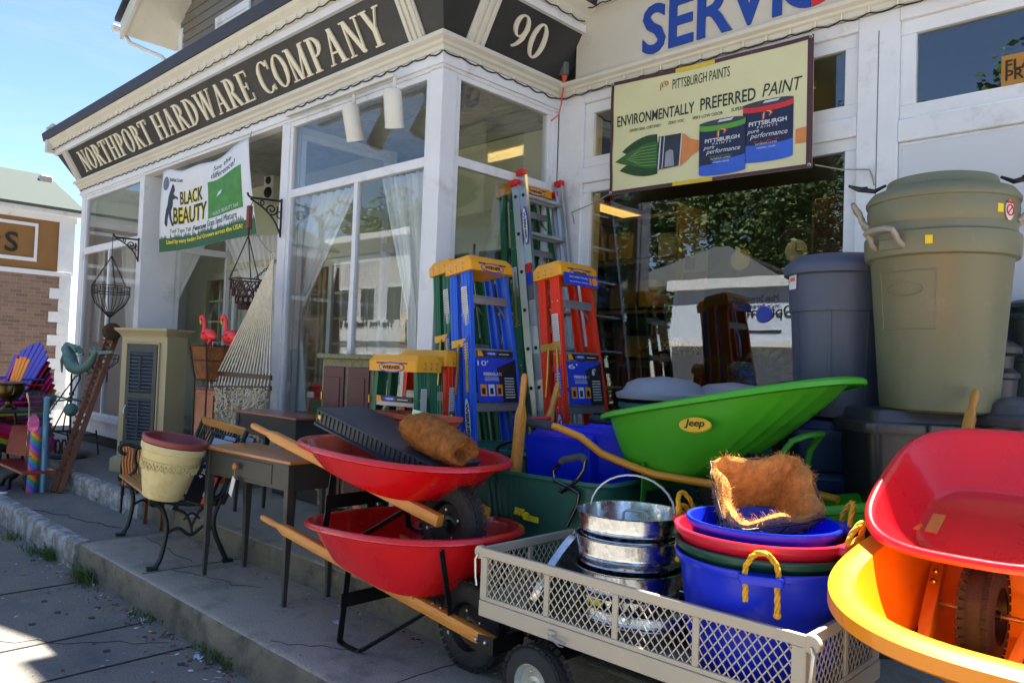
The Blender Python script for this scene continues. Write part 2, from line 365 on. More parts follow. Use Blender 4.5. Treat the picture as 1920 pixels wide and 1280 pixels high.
# ceilings
SP('ceiling', MB().box(-11.6, -4.13, 3.52, 5.0, 3.455, 3.49), CEIL)
SP('bay_floor', MB().box(-11.6, -9.5, 3.6, 5.0, .30, .44).box(-6.28, -4.16, 3.66, 5.0, .30, .44).box(-9.5, -6.28, 4.7, 6, .16, .29), M('bay_floor_wood', (150, 142, 120), .6, var=.15, stretch=(1, 8, 1)))
# glazed partition behind the display bays
pt = MB(); pg = MB()
segs = [(-11.6, -10.9, 0), (-10.9, -9.9, 1), (-9.9, -8.75, 0), (-8.75, -7.95, 1), (-7.95, -7.8, 0), (-7.8, -7.0, 1), (-7.0, -6.3, 0), (-6.3, -5.35, 1), (-5.35, -5.22, 0), (-5.22, -4.3, 1), (-4.3, -3.9, 0)]
for x0, x1, gl in segs:
    if not gl: pt.box(x0, x1, 5.0, 5.08, .3, 3.45); continue
    pt.box(x0, x1, 5.0, 5.08, 2.42, 3.45).box(x0, x1, 5.0, 5.08, .3, .95)
    for i in range(1, 3): xx = x0+(x1-x0)*i/3; pt.box(xx-.013, xx+.013, 5.015, 5.06, .95, 2.42)
    for i in range(1, 5): zz = .95+1.47*i/5; pt.box(x0, x1, 5.018, 5.057, zz-.013, zz+.013)
    pt.box(x0-.05, x0+.0, 4.97, 5.0, .9, 2.5).box(x1, x1+.05, 4.97, 5.0, .9, 2.5).box(x0-.05, x1+.05, 4.972, 5.0, 2.42, 2.5)
    pg.box(x0, x1, 5.035, 5.04, .95, 2.42)
pp = SP('partition', pt, INWALL)
pg.build('pane', GLASS, pp, world=True)
# room behind
rm = MB()
rm.box(-12, 2.2, 11, 11.1, 0, 3.6).box(-12.1, -12, 5.1, 11, 0, 3.6).box(2.2, 2.3, 4.95, 11, 0, 3.6)
SP('room_wall', rm, M('room_wall', (84, 78, 62), .8, var=.3, vs=2))
SP('room_floor', MB().box(-12, 2.2, 5.08, 11, .05, .12), M('room_floor', (96, 80, 58), .6, var=.2))
SP('room_ceiling', MB().box(-12, 2.2, 5.08, 11, 3.5, 3.6), M('room_ceiling', (110, 104, 88), .8))
SP('side_wall', MB().box(-11.72, -11.62, 3.66, 9, .1, 3.46), WHITE)
# F3: right hand facade
f3 = MB()
f3.box(XC, -3.856, Y3, Y3+.12, .30, 3.56)                                   # pilaster in the inner corner
f3.box(-3.856, -1.73, Y3, Y3+.12, 3.48, 3.56).box(-3.856, -1.73, Y3, Y3+.12, 2.835, 2.96).box(-3.856, -1.73, Y3, Y3+.12, .30, .55)
f3.box(-1.73, -1.494, Y3, Y3+.12, .30, 3.56)
f3.box(-1.494, 1.2, Y3, Y3+.12, 3.478, 3.56).box(-1.494, 1.2, Y3, Y3+.12, 2.755, 2.89).box(.55, 1.2, Y3, Y3+.12, .3, 3.56)
f3.box(-1.494, .55, Y3+.022, Y3+.12, .30, 2.755)
SP('facade_board', f3, WHITE, bevel=.007)
SP('board_seam', MB().box(-1.612, -1.606, Y3-.0015, Y3+.01, .5, 3.45), M('seam', (120, 122, 126), .8))
def inset(nm, x0, x1, z0, z1, t, gm):
    return window(nm, x0, x1, Y3+.025, z0, z1, t, glassm=gm, dep=.06)
inset('transom_window', -3.856, -1.73, 2.96, 3.48, .085, GLASSR)
inset('shop_window', -3.856, -1.73, .55, 2.835, .075, GLASSR)
inset('transom_window', -1.494, .55, 2.89, 3.478, .085, GLASSR)
pn = MB(); pn.box(-1.472, .53, Y3+.012, Y3+.03, .5, 2.735)
SP('door_panel', pn, M('door_panel_paint', (204, 207, 212), .5, var=.05, vs=1.5, bump=.03, bs=10), bevel=.004)
SP('shop_window_sill', MB().box(-3.9, -1.7, Y3-.05, Y3+.02, .50, .55), WHITE, bevel=.005)
# entablature: frieze, moulding, sloping black sign band, crown, roof edge (F1, round the corner, F2), then F3
def run(nm, prof, mat, ends=True, **k):
    """profile [(out, z)] swept along left return, F1 and F2 with mitred corners"""
    rings = []
    for o, z in prof: pass
    path = [((-11.66, 5.2), (-1, 0)), ((-11.66, 3.5), (-1, -1)), ((XC, 3.5), (1, -1)), ((XC, Y3), (1, 0))]
    m = MB()
    m.loft([[(px+dx*o, py+dy*o, z) for o, z in prof] for (px, py), (dx, dy) in path], cap0=True, cap1=True, smooth=False)
    return SP(nm, m, mat, **k)
run('frieze', [(-.10, 3.45), (.0, 3.45), (.0, 3.475), (.022, 3.475), (.022, 3.56), (-.10, 3.56)], WHITE)
run('dentil_moulding', [(-.06, 3.562), (.03, 3.562), (.04, 3.59), (.055, 3.60), (.06, 3.622), (.09, 3.64), (.095, 3.668), (-.06, 3.668)], CREAM)
run('sign_band', [(-.10, 3.67), (.045, 3.67), (.255, 4.03), (-.10, 4.03)], BLACKP)
run('crown', [(-.10, 4.032), (.285, 4.032), (.285, 4.085), (.31, 4.10), (.33, 4.15), (.37, 4.185), (.385, 4.215), (-.10, 4.215)], CREAM)
run('crown_fillet', [(.2, 4.026), (.288, 4.026), (.288, 4.088), (.2, 4.088)], WHITE)
run('roof_edge', [(-.3, 4.217), (.40, 4.217), (.42, 4.32), (.40, 4.345), (-.3, 4.36)], ROOFD)
SP('flat_roof', MB().box(-11.8, -3.8, 3.2, 5.6, 4.30, 4.355), ROOFD)
# fluted pilasters on the sloping band
sl_dir = Vector((0, -.21, .36)).normalized()
def pil(c, along, outd, wd):
    m = MB(); nrm = Vector(outd)*.36+Vector((0, 0, -.21)); nrm.normalize(); up = (Vector(outd)*.21+Vector((0, 0, .36))).normalized(); al = Vector(along)
    for a, ww, th in ((0, wd, .018), (-wd*.33, wd*.2, .034), (0, wd*.2, .034), (wd*.33, wd*.2, .034)):
        m.bar(Vector(c)+al*a+nrm*th*.5, Vector(c)+al*a+nrm*th*.5+up*.415, ww, th, up=nrm)
    return m
pls = []
for c, al, od in (((-11.57, 3.455, 3.672), (1, 0, 0), (0, -1, 0)), ((-4.33, 3.455, 3.672), (1, 0, 0), (0, -1, 0)), ((-4.07, 3.74, 3.672), (0, 1, 0), (1, 0, 0))):
    SP('pilaster', pil(c, al, od, .17), CREAM, bevel=.003)
SP('finial', MB().box(-11.98, -11.90, 3.10, 3.26, 4.05, 4.40).lathe([(.045, 0), (.05, .02), (.03, .05), (0.002, .065)], 12, m=TR((-11.94, 3.18, 4.40))), CREAM, bevel=.008)
# F3 sign board with its mouldings, then two added blocks above view that cut off the sun
SP('sign_board', MB().box(XC+.2, 1.2, Y3-.045, Y3+.1, 3.656, 4.42), CREAM2)
fm = MB()
fm.loft([[(x, Y3-o, z) for o, z in [(-.06, 3.562), (.03, 3.562), (.04, 3.59), (.055, 3.60), (.06, 3.615), (.085, 3.63), (.09, 3.655), (-.06, 3.655)]] for x in (XC+.06, 1.2)], cap0=True, cap1=True, smooth=False)
SP('dentil_moulding', fm, CREAM)
fm = MB(); fm.loft([[(x, Y3-o, z) for o, z in [(-.06, 4.20), (.06, 4.20), (.06, 4.26), (.10, 4.28), (.16, 4.36), (.2, 4.38), (.2, 4.42), (-.06, 4.42)]] for x in (XC+.4, 1.2)], cap0=True, cap1=True, smooth=False)
SP('crown', fm, CREAM)
SP('sun_block_parapet', MB().box(-4.6, 1.2, Y3-.42, Y3+.5, 4.425, 5.40), ROOFD)  # unseen block, added and sized to keep sun off the right-hand goods
SP('sun_block_storey', MB().box(-4.3, -1.42, Y3-.2, Y3+4, 5.41, 8.5), SIDING)  # unseen mass, added to throw shade over the red barrows and table

# serif capitals for the sign, strokes in a unit-high box
def ell(cx, cy, rx, ry, a0, a1, n=18): return [(cx+rx*math.cos(R_(a0+(a1-a0)*i/n)), cy+ry*math.sin(R_(a0+(a1-a0)*i/n))) for i in range(n+1)]
def rect(x0, y0, x1, y1): return [(x0, y0), (x1, y0), (x1, y1), (x0, y1)]
def diag(x0, y0, x1, y1, w): return [(x0-w/2, y0), (x0+w/2, y0), (x1+w/2, y1), (x1-w/2, y1)]
t_, h_ = .17, .065
def stem(x, s=.09): return [rect(x-t_/2, .03, x+t_/2, .97), rect(x-t_/2-s, 0, x+t_/2+s, .045), rect(x-t_/2-s, .955, x+t_/2+s, 1)]
def srf(x, y, s=.14): return rect(x-s, y, x+s, y+.045)
def crescent(cx, cy, rx, ry, irx, iry, a0=-90, a1=90, n=14):
    o = ell(cx, cy, rx, ry, a0, a1, n); i = ell(cx, cy, irx, iry, a0, a1, n)
    return [[o[k], o[k+1], i[k+1], i[k]] for k in range(n)]
GL = {
 'N': (.84, [diag(.16, 0, .16, 1, h_), srf(.16, 0), rect(0, .955, .2, 1), diag(.70, .02, .16, 1, t_), diag(.70, 0, .70, 1, h_), srf(.70, .955)]),
 'O': (.80, crescent(.40, .5, .40, .515, .22, .465, 0, 360, 32)),
 'R': (.80, stem(.2)+crescent(.27, .73, .36, .27, .19, .215)+[diag(.70, 0, .40, .5, t_), rect(.60, 0, .86, .045)]),
 'T': (.74, [rect(.285, .03, .455, .97), srf(.37, 0, .18), rect(.02, .94, .72, 1), diag(.03, .78, .02, .96, .05), diag(.71, .78, .72, .96, .05)]),
 'H': (.92, stem(.19)+stem(.73)+[rect(.2, .47, .72, .53)]),
 'P': (.72, stem(.2)+crescent(.27, .71, .40, .29, .22, .235)),
 'A': (.84, [diag(.12, 0, .42, 1, h_), diag(.68, 0, .42, 1, t_), rect(.22, .3, .6, .355), srf(.12, 0, .12), srf(.68, 0, .17)]),
 'D': (.86, stem(.2)+crescent(.27, .5, .54, .5, .35, .445)),
 'W': (1.16, [diag(.34, 0, .12, 1, t_), diag(.34, 0, .56, 1, h_), diag(.82, 0, .60, 1, t_), diag(.82, 0, 1.06, 1, h_), srf(.12, .955), srf(.6, .955), srf(1.06, .955, .12)]),
 'E': (.74, stem(.2)+[rect(.2, .945, .66, 1), rect(.2, 0, .68, .055), rect(.2, .475, .52, .525), rect(.62, .78, .66, .97), rect(.65, .03, .69, .24), rect(.49, .38, .53, .62)]),
 'C': (.80, crescent(.42, .5, .42, .515, .24, .465, 42, 318, 28)+[rect(.70, .70, .745, .99), diag(.74, .03, .72, .22, .045)]),
 'M': (1.06, [diag(.14, 0, .14, 1, h_), srf(.14, 0), rect(.0, .955, .2, 1), diag(.50, .0, .17, 1, t_), diag(.50, 0, .86, 1, h_)]+[rect(.86-t_/2, .03, .86+t_/2, .97), srf(.86, 0, .17), rect(.8, .955, 1.03, 1)]),
 'Y': (.82, [diag(.42, .42, .14, 1, t_), diag(.42, .42, .70, 1, h_), rect(.335, .03, .505, .5), srf(.42, 0, .18), srf(.14, .955, .16), srf(.70, .955, .12)]),
 '9': (.66, crescent(.30, .68, .30, .32, .15, .27, 0, 360, 26)+crescent(.02, .66, .58, .64, .43, .60, -72, 5, 14)),
 '0': (.66, crescent(.32, .5, .32, .51, .16, .455, 0, 360, 30)),
}
def sign_text(s, m, w, h, sp=.10, sw=.45):
    tot = sum((GL[c][0]+sp) if c != ' ' else sw for c in s)-sp; k = w/tot; x = 0; bm = MB(m); i = 0
    for c in s:
        if c == ' ': x += sw; continue
        for st in GL[c][1]:
            i += 1; bm.prism([((x+a)*k, b*h, .001) for a, b in st], (0, 0, .012+(i % 9)*.0006))
        x += GL[c][0]+sp
    return bm
nrm = Vector((0, -.36, -.21)).normalized(); up = Vector((0, -.21, .36)).normalized()
def bandpt(x, u): return Vector((x, YF-.045, 3.67))+up*u
x0 = -11.22; x1 = -4.62
SP('lettering', sign_text('NORTHPORT HARDWARE COMPANY', FR(bandpt(x0, .075), (1, 0, 0), up), x1-x0, .27), LETTER)
up2 = Vector((.21, 0, .36)).normalized()
SP('number', sign_text('90', FR(Vector((XC+.045, 4.02, 3.67))+up2*.09, (0, 1, 0), up2), .37, .26), LETTER)
# SERVI* TAR
BLUEL = M('sign_blue', (24, 62, 150), .5, var=.05); REDL = M('sign_red', (196, 34, 30), .5, var=.05)
zb, xl = 3.695, AY(1205, 100, Y3-.045).x
bt = MB(); kx = 0
put_text(bt, 'SERVI', FR((xl, Y3-.046, zb), (1, 0, 0), (0, 0, 1)), w=AY(1466, 40, Y3-.045).x-xl, h=.37, ext=.012, bold=.02)
cx = AY(1523, 0, Y3-.045).x; rr_ = .20
half = [(cx-.004-rr_*math.sin(R_(180*i/16)), Y3-.047, zb+.20+rr_*math.cos(R_(180*i/16))) for i in range(17)]
bt.prism(half, (0, -.010, 0)); SP('lettering', bt, BLUEL)
rt = MB(); rt.prism([(cx+.004+rr_*math.sin(R_(180*i/16)), Y3-.047, zb+.20+rr_*math.cos(R_(180*i/16))) for i in range(17)], (0, -.010, 0))
put_text(rt, 'TAR', FR((cx+rr_+.03, Y3-.046, zb), (1, 0, 0), (0, 0, 1)), h=.34, w=.62, ext=.012, bold=.012); SP('lettering', rt, REDL)

# ---------------------------------------------------------------- string lights (cords with little bulbs) along the mouldings
def lights(pts, label, n):
    cord = MB(); bl = []; k = 0; allp = []
    for a, b in zip(pts[:-1], pts[1:]):
        a = Vector(a); b = Vector(b); L = (b-a).length; m = max(1, int(L/.16))
        for i in range(m):
            p = a.lerp(b, i/m); q = a.lerp(b, (i+1)/m)
            for j in range(4):
                t = j/4; s = p.lerp(q, t); s.z -= .02*4*t*(1-t)*random.uniform(.5, 1.2); allp.append(s)
            bl.append(p.copy())
    allp.append(Vector(pts[-1])); cord.tube(allp, .0055, 5)
    t = T('string_lights', label, 'string lights', pts[0]); o = cord.build('cord', CORD, t, world=True); b0 = None; inv = WM[t.name].inverted()
    for p in bl:
        if b0 is None: b0 = ob = MB().tube([(0, 0, -.002), (0, 0, .022), (0, 0, .045)], [.006, .007, .002], 5).build('bulb', BULB, t)
        else: ob = b0.copy(); COL.objects.link(ob); ob.parent = t
        ob.location = inv @ p
    return t
lights([(-11.66, 3.47, 3.555), (XC+.03, 3.47, 3.555), (XC+.03, Y3-.05, 3.555), (1.1, Y3-.045, 3.555)], 'string of small lights clipped under the lower moulding below the signs', 1)
lights([(-11.9, 3.17, 4.095), (XC+.32, 3.17, 4.095), (XC+.32, Y3-.1, 4.095)], 'string of small lights along the top moulding of the black sign', 1)
lights([(XC+.33, Y3-.12, 4.19), (1.1, Y3-.12, 4.19)], 'string of small lights above the white sign board with blue letters', 1)
# extension cord with grey box and orange plug in the inner corner
t = T('extension_cord', 'orange extension cord hanging in the wall corner beside the number 90', 'cord', (XC+.06, Y3-.1, 3.4))
pz = Vector((XC+.10, Y3-.07, 0))
MB().tube([pz+Vector((0, 0, 4.1)), pz+Vector((.01, 0, 3.95)), pz+Vector((-.01, 0, 3.86))], .02, 6).box(XC+.065, XC+.135, Y3-.11, Y3-.05, 3.72, 3.87).build('outlet_box', M('grey_rubber', (96, 98, 98), .7), t, world=True, bevel=.01)
MB().tube([pz+Vector((0, 0, 3.72)), pz+Vector((0, 0, 3.64))], [.024, .012], 8).tube([pz+Vector((0, 0, 3.65)), pz+Vector((-.01, -.01, 3.5)), pz+Vector((-.03, -.02, 3.40)), pz+Vector((-.09, -.04, 3.36))], .006, 6).build('orange_cord', M('orange_cord', (208, 74, 30), .5), t, world=True)

# ---------------------------------------------------------------- upper house behind the sign
HX, HY = AY(338, 110, 5.2).x, 5.2
U = T('clapboard_house', 'grey clapboard upper house with white trim rising behind the black shop sign', 'house', (HX+4, 7, 4.3))
cb = MB(); n = 34
for i in range(n):
    z = 4.2+i*.15; x0 = HX; x1 = HX+9.0; 
    cb.prism([(x0, HY, z), (x0, HY-.022, z), (x0, HY-.004, z+.152), (x0, HY, z+.152)], (x1-x0, 0, 0))
cb.box(HX+.02, HX+9, HY, HY+6, 4.2, 9.2)
cb.build('wall', SIDING, U, world=True)
ez = AY(335, 60, 5.0).z
MB().box(HX-.03, HX+.11, HY-.035, HY+.1, 4.2, ez+.2).build('corner_board', WHITE, U, world=True, bevel=.004)
w0 = AY(410, 70, HY-.03); w1 = AY(463, 40, HY-.03); zt = AY(460, 18, HY-.03).z
wf = MB(); wx0, wx1, wz0, wz1 = w0.x, w1.x, 4.2, zt
wf.box(wx0-.09, wx1+.09, HY-.06, HY-.02, wz1, wz1+.12).box(wx0-.09, wx0, HY-.055, HY-.02, wz0, wz1).box(wx1, wx1+.09, HY-.055, HY-.02, wz0, wz1).box(wx0, wx1, HY-.045, HY-.02, wz1-.04, wz1).box(wx0, wx0+.035, HY-.045, HY-.02, wz0, wz1-.04)
wo = wf.build('window', WHITE, U, world=True, bevel=.004)
MB().box(wx0, wx1, HY-.035, HY-.03, wz0, wz1).build('pane', glass('dark_glass', (60, 64, 70), base=.25), wo, world=True)
# gable rake with soffit, gutter
pk = Vector((HX+4.5, HY, ez+3.4)); el = Vector((HX-.45, HY, ez+.05))
rk = MB()
for s, m_ in ((0, 'soffit'), ):
    d = (pk-el)
    rk.prism([el+Vector((0, -.75, 0)), pk+Vector((0, -.75, 0)), pk+Vector((0, .1, 0)), el+Vector((0, .1, 0))], (0, 0, -.05))
rk.prism([el+Vector((-.05, -.78, -.12)), pk+Vector((0, -.78, -.12)), pk+Vector((0, -.78, .16)), el+Vector((-.05, -.78, .16))], (0, .05, 0))
rk.build('soffit', CREAM, U, world=True)
MB().prism([el+Vector((-.12, -.85, .17)), pk+Vector((0, -.85, .17)), pk+Vector((0, 6.5, .17)), el+Vector((-.12, 6.5, .17))], (0, 0, .06)).prism([pk+Vector((0, -.85, .17)), Vector((HX+9.4, HY-.85, ez+.2)), Vector((HX+9.4, HY+6.5, ez+.2)), pk+Vector((0, 6.5, .17))], (0, 0, .06)).build('roof', ROOFD, U, world=True)
MB().tube([el+Vector((-.18, -.86, .08)), el+Vector((-.18, 6, .08))], .07, 8).tube([el+Vector((-.16, -.7, .05)), el+Vector((-.1, -.6, -.12)), el+Vector((.2, -.2, -.3)), (HX-.03, HY-.07, ez-.5), (HX-.03, HY-.07, 4.2)], .035, 8).build('gutter', WHITE, U, world=True)

# ---------------------------------------------------------------- neighbouring brick shop
NX = -17.0
BRICK = bpy.data.materials.new('brick'); BRICK.use_nodes = True
bt_ = BRICK.node_tree; N = bt_.nodes.new; b = bt_.nodes['Principled BSDF']
co = N('ShaderNodeTexCoord'); sx = N('ShaderNodeSeparateXYZ'); cxyz = N('ShaderNodeCombineXYZ'); br = N('ShaderNodeTexBrick')
bt_.links.new(co.outputs['Object'], sx.inputs[0]); bt_.links.new(sx.outputs[1], cxyz.inputs[0]); bt_.links.new(sx.outputs[2], cxyz.inputs[1]); bt_.links.new(cxyz.outputs[0], br.inputs['Vector'])
br.inputs['Scale'].default_value = 1; br.inputs['Brick Width'].default_value = .21; br.inputs['Row Height'].default_value = .072; br.inputs['Mortar Size'].default_value = .006
br.inputs['Color1'].default_value = L3((150, 120, 102)); br.inputs['Color2'].default_value = L3((122, 96, 84)); br.inputs['Mortar'].default_value = L3((150, 140, 130)); br.inputs['Bias'].default_value = -.2
nz_ = N('ShaderNodeTexNoise'); nz_.inputs['Scale'].default_value = 9; mm = N('ShaderNodeMixRGB'); mm.blend_type = 'MULTIPLY'; mm.inputs[0].default_value = .35
bt_.links.new(br.outputs[0], mm.inputs[1]); bt_.links.new(nz_.outputs[0], mm.inputs[2]); bt_.links.new(mm.outputs[0], b.inputs['Base Color']); b.inputs['Roughness'].default_value = .9
bpn = N('ShaderNodeBump'); bpn.inputs['Strength'].default_value = .6; bpn.inputs['Distance'].default_value = .01; bpn.invert = True
bt_.links.new(br.outputs['Fac'], bpn.inputs['Height']); bt_.links.new(bpn.outputs[0], b.inputs['Normal'])
ye = AX(128, 600, NX).y; zbr = AX(60, 510, NX).z; zeav = AX(60, 398, NX).z; zpan = AX(60, 412, NX).z
B2 = T('brick_shop', 'neighbouring brick shop with tan sign panel and grey shingle roof', 'shop', (NX-3, 3, -.19))
MB().box(NX-8, NX, -4, ye-.02, -.3, zbr).build('wall', BRICK, B2, world=True)
q = MB()
for i in range(22):
    z = -.2+i*.23
    if z > zbr-.2: break
    q.box(NX-.3, NX+.012, ye-(.36 if i % 2 else .2), ye+.012, z+.012, z+.218)
q.box(NX-.3, NX+.006, ye-.19, ye+.006, -.3, zbr)
q.box(NX-.3, NX+.03, ye-.25, ye+.03, zbr, zeav)
q.build('quoin', WHITE, B2, world=True)
MB().box(NX-8, NX+.01, -4, ye-.25, zbr, zeav).build('sign_panel', M('tan_panel', (136, 96, 50), .6, var=.06), B2, world=True)
z0, z1, y1 = AX(30, 480, NX).z, AX(30, 420, NX).z, AX(70, 450, NX).y
MB().box(NX+.01, NX+.03, -2, y1, z0-.07, z0-.0).box(NX+.01, NX+.03, -2, y1, z1, z1+.06).box(NX+.01, NX+.03, y1-.05, y1, z0, z1).box(NX+.008, NX+.04, -4, ye, zbr-.04, zbr+.05).build('trim', WHITE, B2, world=True)
sm_ = MB(); pS = AX(8, 470, NX+.012); put_text(sm_, 'S', FR(pS, (0, 1, 0), (0, 0, 1)), h=AX(20, 434, NX).z-pS.z, ext=.02, bold=.01); sm_.box(NX+.012, NX+.032, pS.y-.32, pS.y-.08, pS.z+.2, pS.z+.27)
sm_.build('lettering', M('sign_black', (26, 26, 24), .6), B2, world=True)
MB().box(NX-8, NX+.18, -4, ye+.12, zeav, zeav+.1).box(NX-8, NX+.06, -4, ye+.05, zeav-.12, zeav).build('eave', WHITE, B2, world=True)
zr = AX(40, 325, NX-2.5).z
MB().prism([(NX+.22, -4, zeav+.08), (NX+.22, ye+.16, zeav+.08), (NX-2.5, ye+.16, zr), (NX-2.5, -4, zr)], (0, 0, .06)).prism([(NX-8, -4, zeav+.1), (NX-8, ye+.16, zeav+.1), (NX-2.5, ye+.16, zr), (NX-2.5, -4, zr)], (0, 0, .06)).build('roof', ROOFG, B2, world=True)
pv = AX(87, 341, NX-1.9); MB().box(pv.x-.1, pv.x+.1, pv.y-.14, pv.y+.1, pv.z-.1, pv.z+.12).build('roof_vent', M('vent_metal', (190, 180, 172), .4, metal=.6), B2, world=True, bevel=.02)
# ================================================================ across the street (seen mirrored in the glass)
OY = -15.0
def RX(x, y, wall, Y=OY):                      # point on the far side that the glass at y=wall mirrors
    p = AY(x, y, 2*wall-Y); return Vector((p.x, Y, p.z))
GREYB = M('blue_grey_awning', (172, 182, 198), .8, var=.1, vs=1.2)
a = RX(1262, 545, Y3); b = RX(1500, 640, Y3)
O = T('optometry_shop', 'pale blue grey shop across the street, mirrored in the big window', 'shop', ((a.x+b.x)/2, OY-2, -.2))
xl, xr, zt, zb2 = a.x, b.x+1.6, a.z, RX(1380, 638, Y3).z
MB().box(xl-.2, xr, OY-7, OY-.25, -.3, zb2).build('wall', M('shop_wall_grey', (160, 164, 172), .8, var=.15), O, world=True)  # plain blue grey wall colour, tone varied at random
MB().prism([(xl-.1, OY-.2, zt), (xl-.1, OY+.25, zb2), (xr, OY+.25, zb2), (xr, OY-.2, zt)], (0, -.3, 0)).build('awning', GREYB, O, world=True)
MB().box(xl-.3, xr, OY-.5, OY+.3, zb2-.22, zb2).box(xl-.2, xr, OY-.4, OY+.15, zt, zt+.35).build('cornice', WHITE, O, world=True)
gb = MB()
pk = RX(1350, 467, Y3, OY-3); ee = RX(1490, 525, Y3, OY-3)
hw = abs(pk.x-ee.x)
gb.prism([(pk.x-hw*1.2, OY-.5, ee.z-.4), (pk.x+hw*1.25, OY-.5, ee.z-.4), (pk.x+hw*.1, OY-3, pk.z), (pk.x-hw*.1, OY-3, pk.z)], (0, 0, .12))
gb.prism([(pk.x-hw*1.2, OY-7, ee.z-.4), (pk.x+hw*1.25, OY-7, ee.z-.4), (pk.x, OY-3, pk.z)], (0, 0, .12)).build('roof', M('dark_shingle', (70, 74, 76), .9, var=.35, vs=12, bump=.6, bs=30), O, world=True)
tx = MB(); p0 = RX(1486, 600, Y3, OY+.06); p1 = RX(1350, 600, Y3, OY+.06)
FO = lambda p: FR(p, (-1, 0, 0), (0, 0, 1))
INK = M('awning_ink', (34, 40, 52), .7)
tw = p0.x-p1.x
for s, dx, z, h in (('Opt', 0, 0, .52), ('metry', tw*.48, 0, .40), ('Main Street', tw*.22, .66, .22)):
    put_text(tx, s, FO(p0+Vector((-dx, .0, z))), w=tw*(.32 if s == 'Opt' else .52 if s == 'metry' else .42), h=h, ext=.03)
p2 = RX(1420, 606, Y3, OY+.06); tx.box(p1.x+.1, p0.x-.4, OY+.16, OY+.22, p0.z-.42, p0.z-.34)
tx.build('lettering', INK, O, world=True)
MB().lathe([(.26, -.02), (.28, .02)], 20, True, True, m=TR((p0.x-tw*.40, OY+.09, p0.z+.22), rx=90)).build('eye_emblem', M('emblem_blue', (40, 60, 170), .6), O, world=True)
# two storey bank, white, mirrored in the bay window
a = RX(560, 470, YF); b = RX(735, 660, YF)
K = T('bank_building', 'white two storey bank across the street, mirrored in the bay window', 'bank', ((a.x+b.x)/2, OY-2, -.2))
x0, x1 = min(a.x, b.x)-3, max(a.x, b.x)+1
zt = RX(700, 450, YF).z
MB().box(x0, x1, OY-6, OY, -.3, zt).build('wall', M('bank_wall', (196, 198, 200), .8, var=.06), K, world=True)
MB().box(x0-.3, x1+.3, OY-.1, OY+.35, zt, zt+.3).box(x0, x1, OY+.01, OY+.12, RX(700, 640, YF).z, RX(700, 600, YF).z).build('cornice', WHITE, K, world=True)
for i in range(6):
    cx = x0+1+(x1-x0-2)*i/5
    for z0, z1 in ((.5, 1.6), (3.2, 4.8)):
        f = MB().box(cx-.6, cx+.6, OY+.0, OY+.06, z0-.1, z1+.1).build('window', WHITE, K, world=True)
        MB().box(cx-.5, cx-.02, OY+.06, OY+.08, z0, z1).box(cx+.02, cx+.5, OY+.06, OY+.08, z0, z1).build('pane', M('window_dark', (50, 56, 66), .2), f, world=True)
tx = MB(); p0 = RX(736, 612, YF, OY+.13); put_text(tx, 'The First National Bank', FO(p0), h=.32, w=5.2, ext=.03, bold=.01); tx.build('lettering', INK, K, world=True)
# trees over the roofs opposite
LEAFM = [M('leaf_a', (66, 92, 40), .6, var=.3, vs=1.5, sub=0), M('leaf_b', (48, 72, 32), .6, var=.3, vs=1.5), M('leaf_c', (92, 112, 52), .6, var=.3, vs=1.5)]
BARK = M('bark', (70, 58, 48), .9, var=.3, bump=.6)
tree_src = {}
def leafcloud(rad, hh, n, seed):
    r = random.Random(seed); m = MB(); cl = [(Vector((r.gauss(0, .42)*rad, r.gauss(0, .42)*rad, r.uniform(-.5, .5)*hh)), r.uniform(.16, .34)*rad) for _ in range(60)]
    for i in range(n):
        c, cr = cl[i % len(cl)]
        d = Vector((r.gauss(0, 1), r.gauss(0, 1), r.gauss(0, 1))).normalized()*cr*r.uniform(.6, 1.08)
        p = c+d; s = r.uniform(.07, .16)*rad*.30; u = Vector((r.gauss(0, 1), r.gauss(0, 1), r.gauss(0, .5))).normalized(); v = u.orthogonal().normalized()
        v = (Matrix.Rotation(r.uniform(0, 6.28), 3, u) @ v)
        m.cur = r.choice((0, 0, 1, 1, 2))
        m.add([p-u*s, p+v*s*.55, p+u*s, p-v*s*.55], [(0, 1, 2, 3)])
    return m
TL = ['broad dark green tree behind the pale blue grey shop across the street', 'tall leafy tree behind the bank across the street', 'spreading tree far left across the street', 'yellowish green tree right of the shop across the street', 'tree between the bank and the shop across the street']
tp = [(-4, -24, 4.6, 7), (-25, -25, 4.8, 7.5), (-40, -24, 5.4, 7.5), (6, -23, 4.4, 7), (-14, -24, 4.6, 7), (14, -25, 5, 7)]
TL.append('last big tree at the far right across the street')
tp += [(-9, -29, 5.2, 10), (1, -30, 5.6, 10.5), (-19, -30, 5.4, 10), (-32, -30, 5.6, 10.5)]
TL += ['tall back row tree rising over the roof of the blue grey shop', 'tallest back row tree right of the blue grey shop roof', 'back row tree between the two roofs across the street', 'back row tree rising over the bank roof']
CRW = []
for i, (x, y, rad, h) in enumerate(tp):
    t = T('street_tree', TL[i], 'tree', (x, y, -.3), 40*i, 'trees across the street')
    MB().tube([(0, 0, 0), (.1, .05, h*.35), (0, .1, h*.7), (.2, 0, h)], [.3, .22, .16, .05], 9).tube([(.05, .05, h*.4), (1.2, .4, h*.8)], [.12, .04], 6).tube([(.05, .05, h*.45), (-1.3, -.3, h*.85)], [.12, .04], 6).build('trunk', BARK, t)
    if i < 3:
        m = leafcloud(1, 1.5, 11000, i); CRW.append(m.build('crown', LEAFM, t)); ob = CRW[-1]
    else:
        ob = CRW[i % 3].copy(); COL.objects.link(ob); ob.parent = t
    ob.location = (0, 0, h); ob.scale = (rad, rad, rad)

# ================================================================ inside the windows
LAMPM = M('fluorescent_tube', (255, 200, 100), .5, emit=.5)
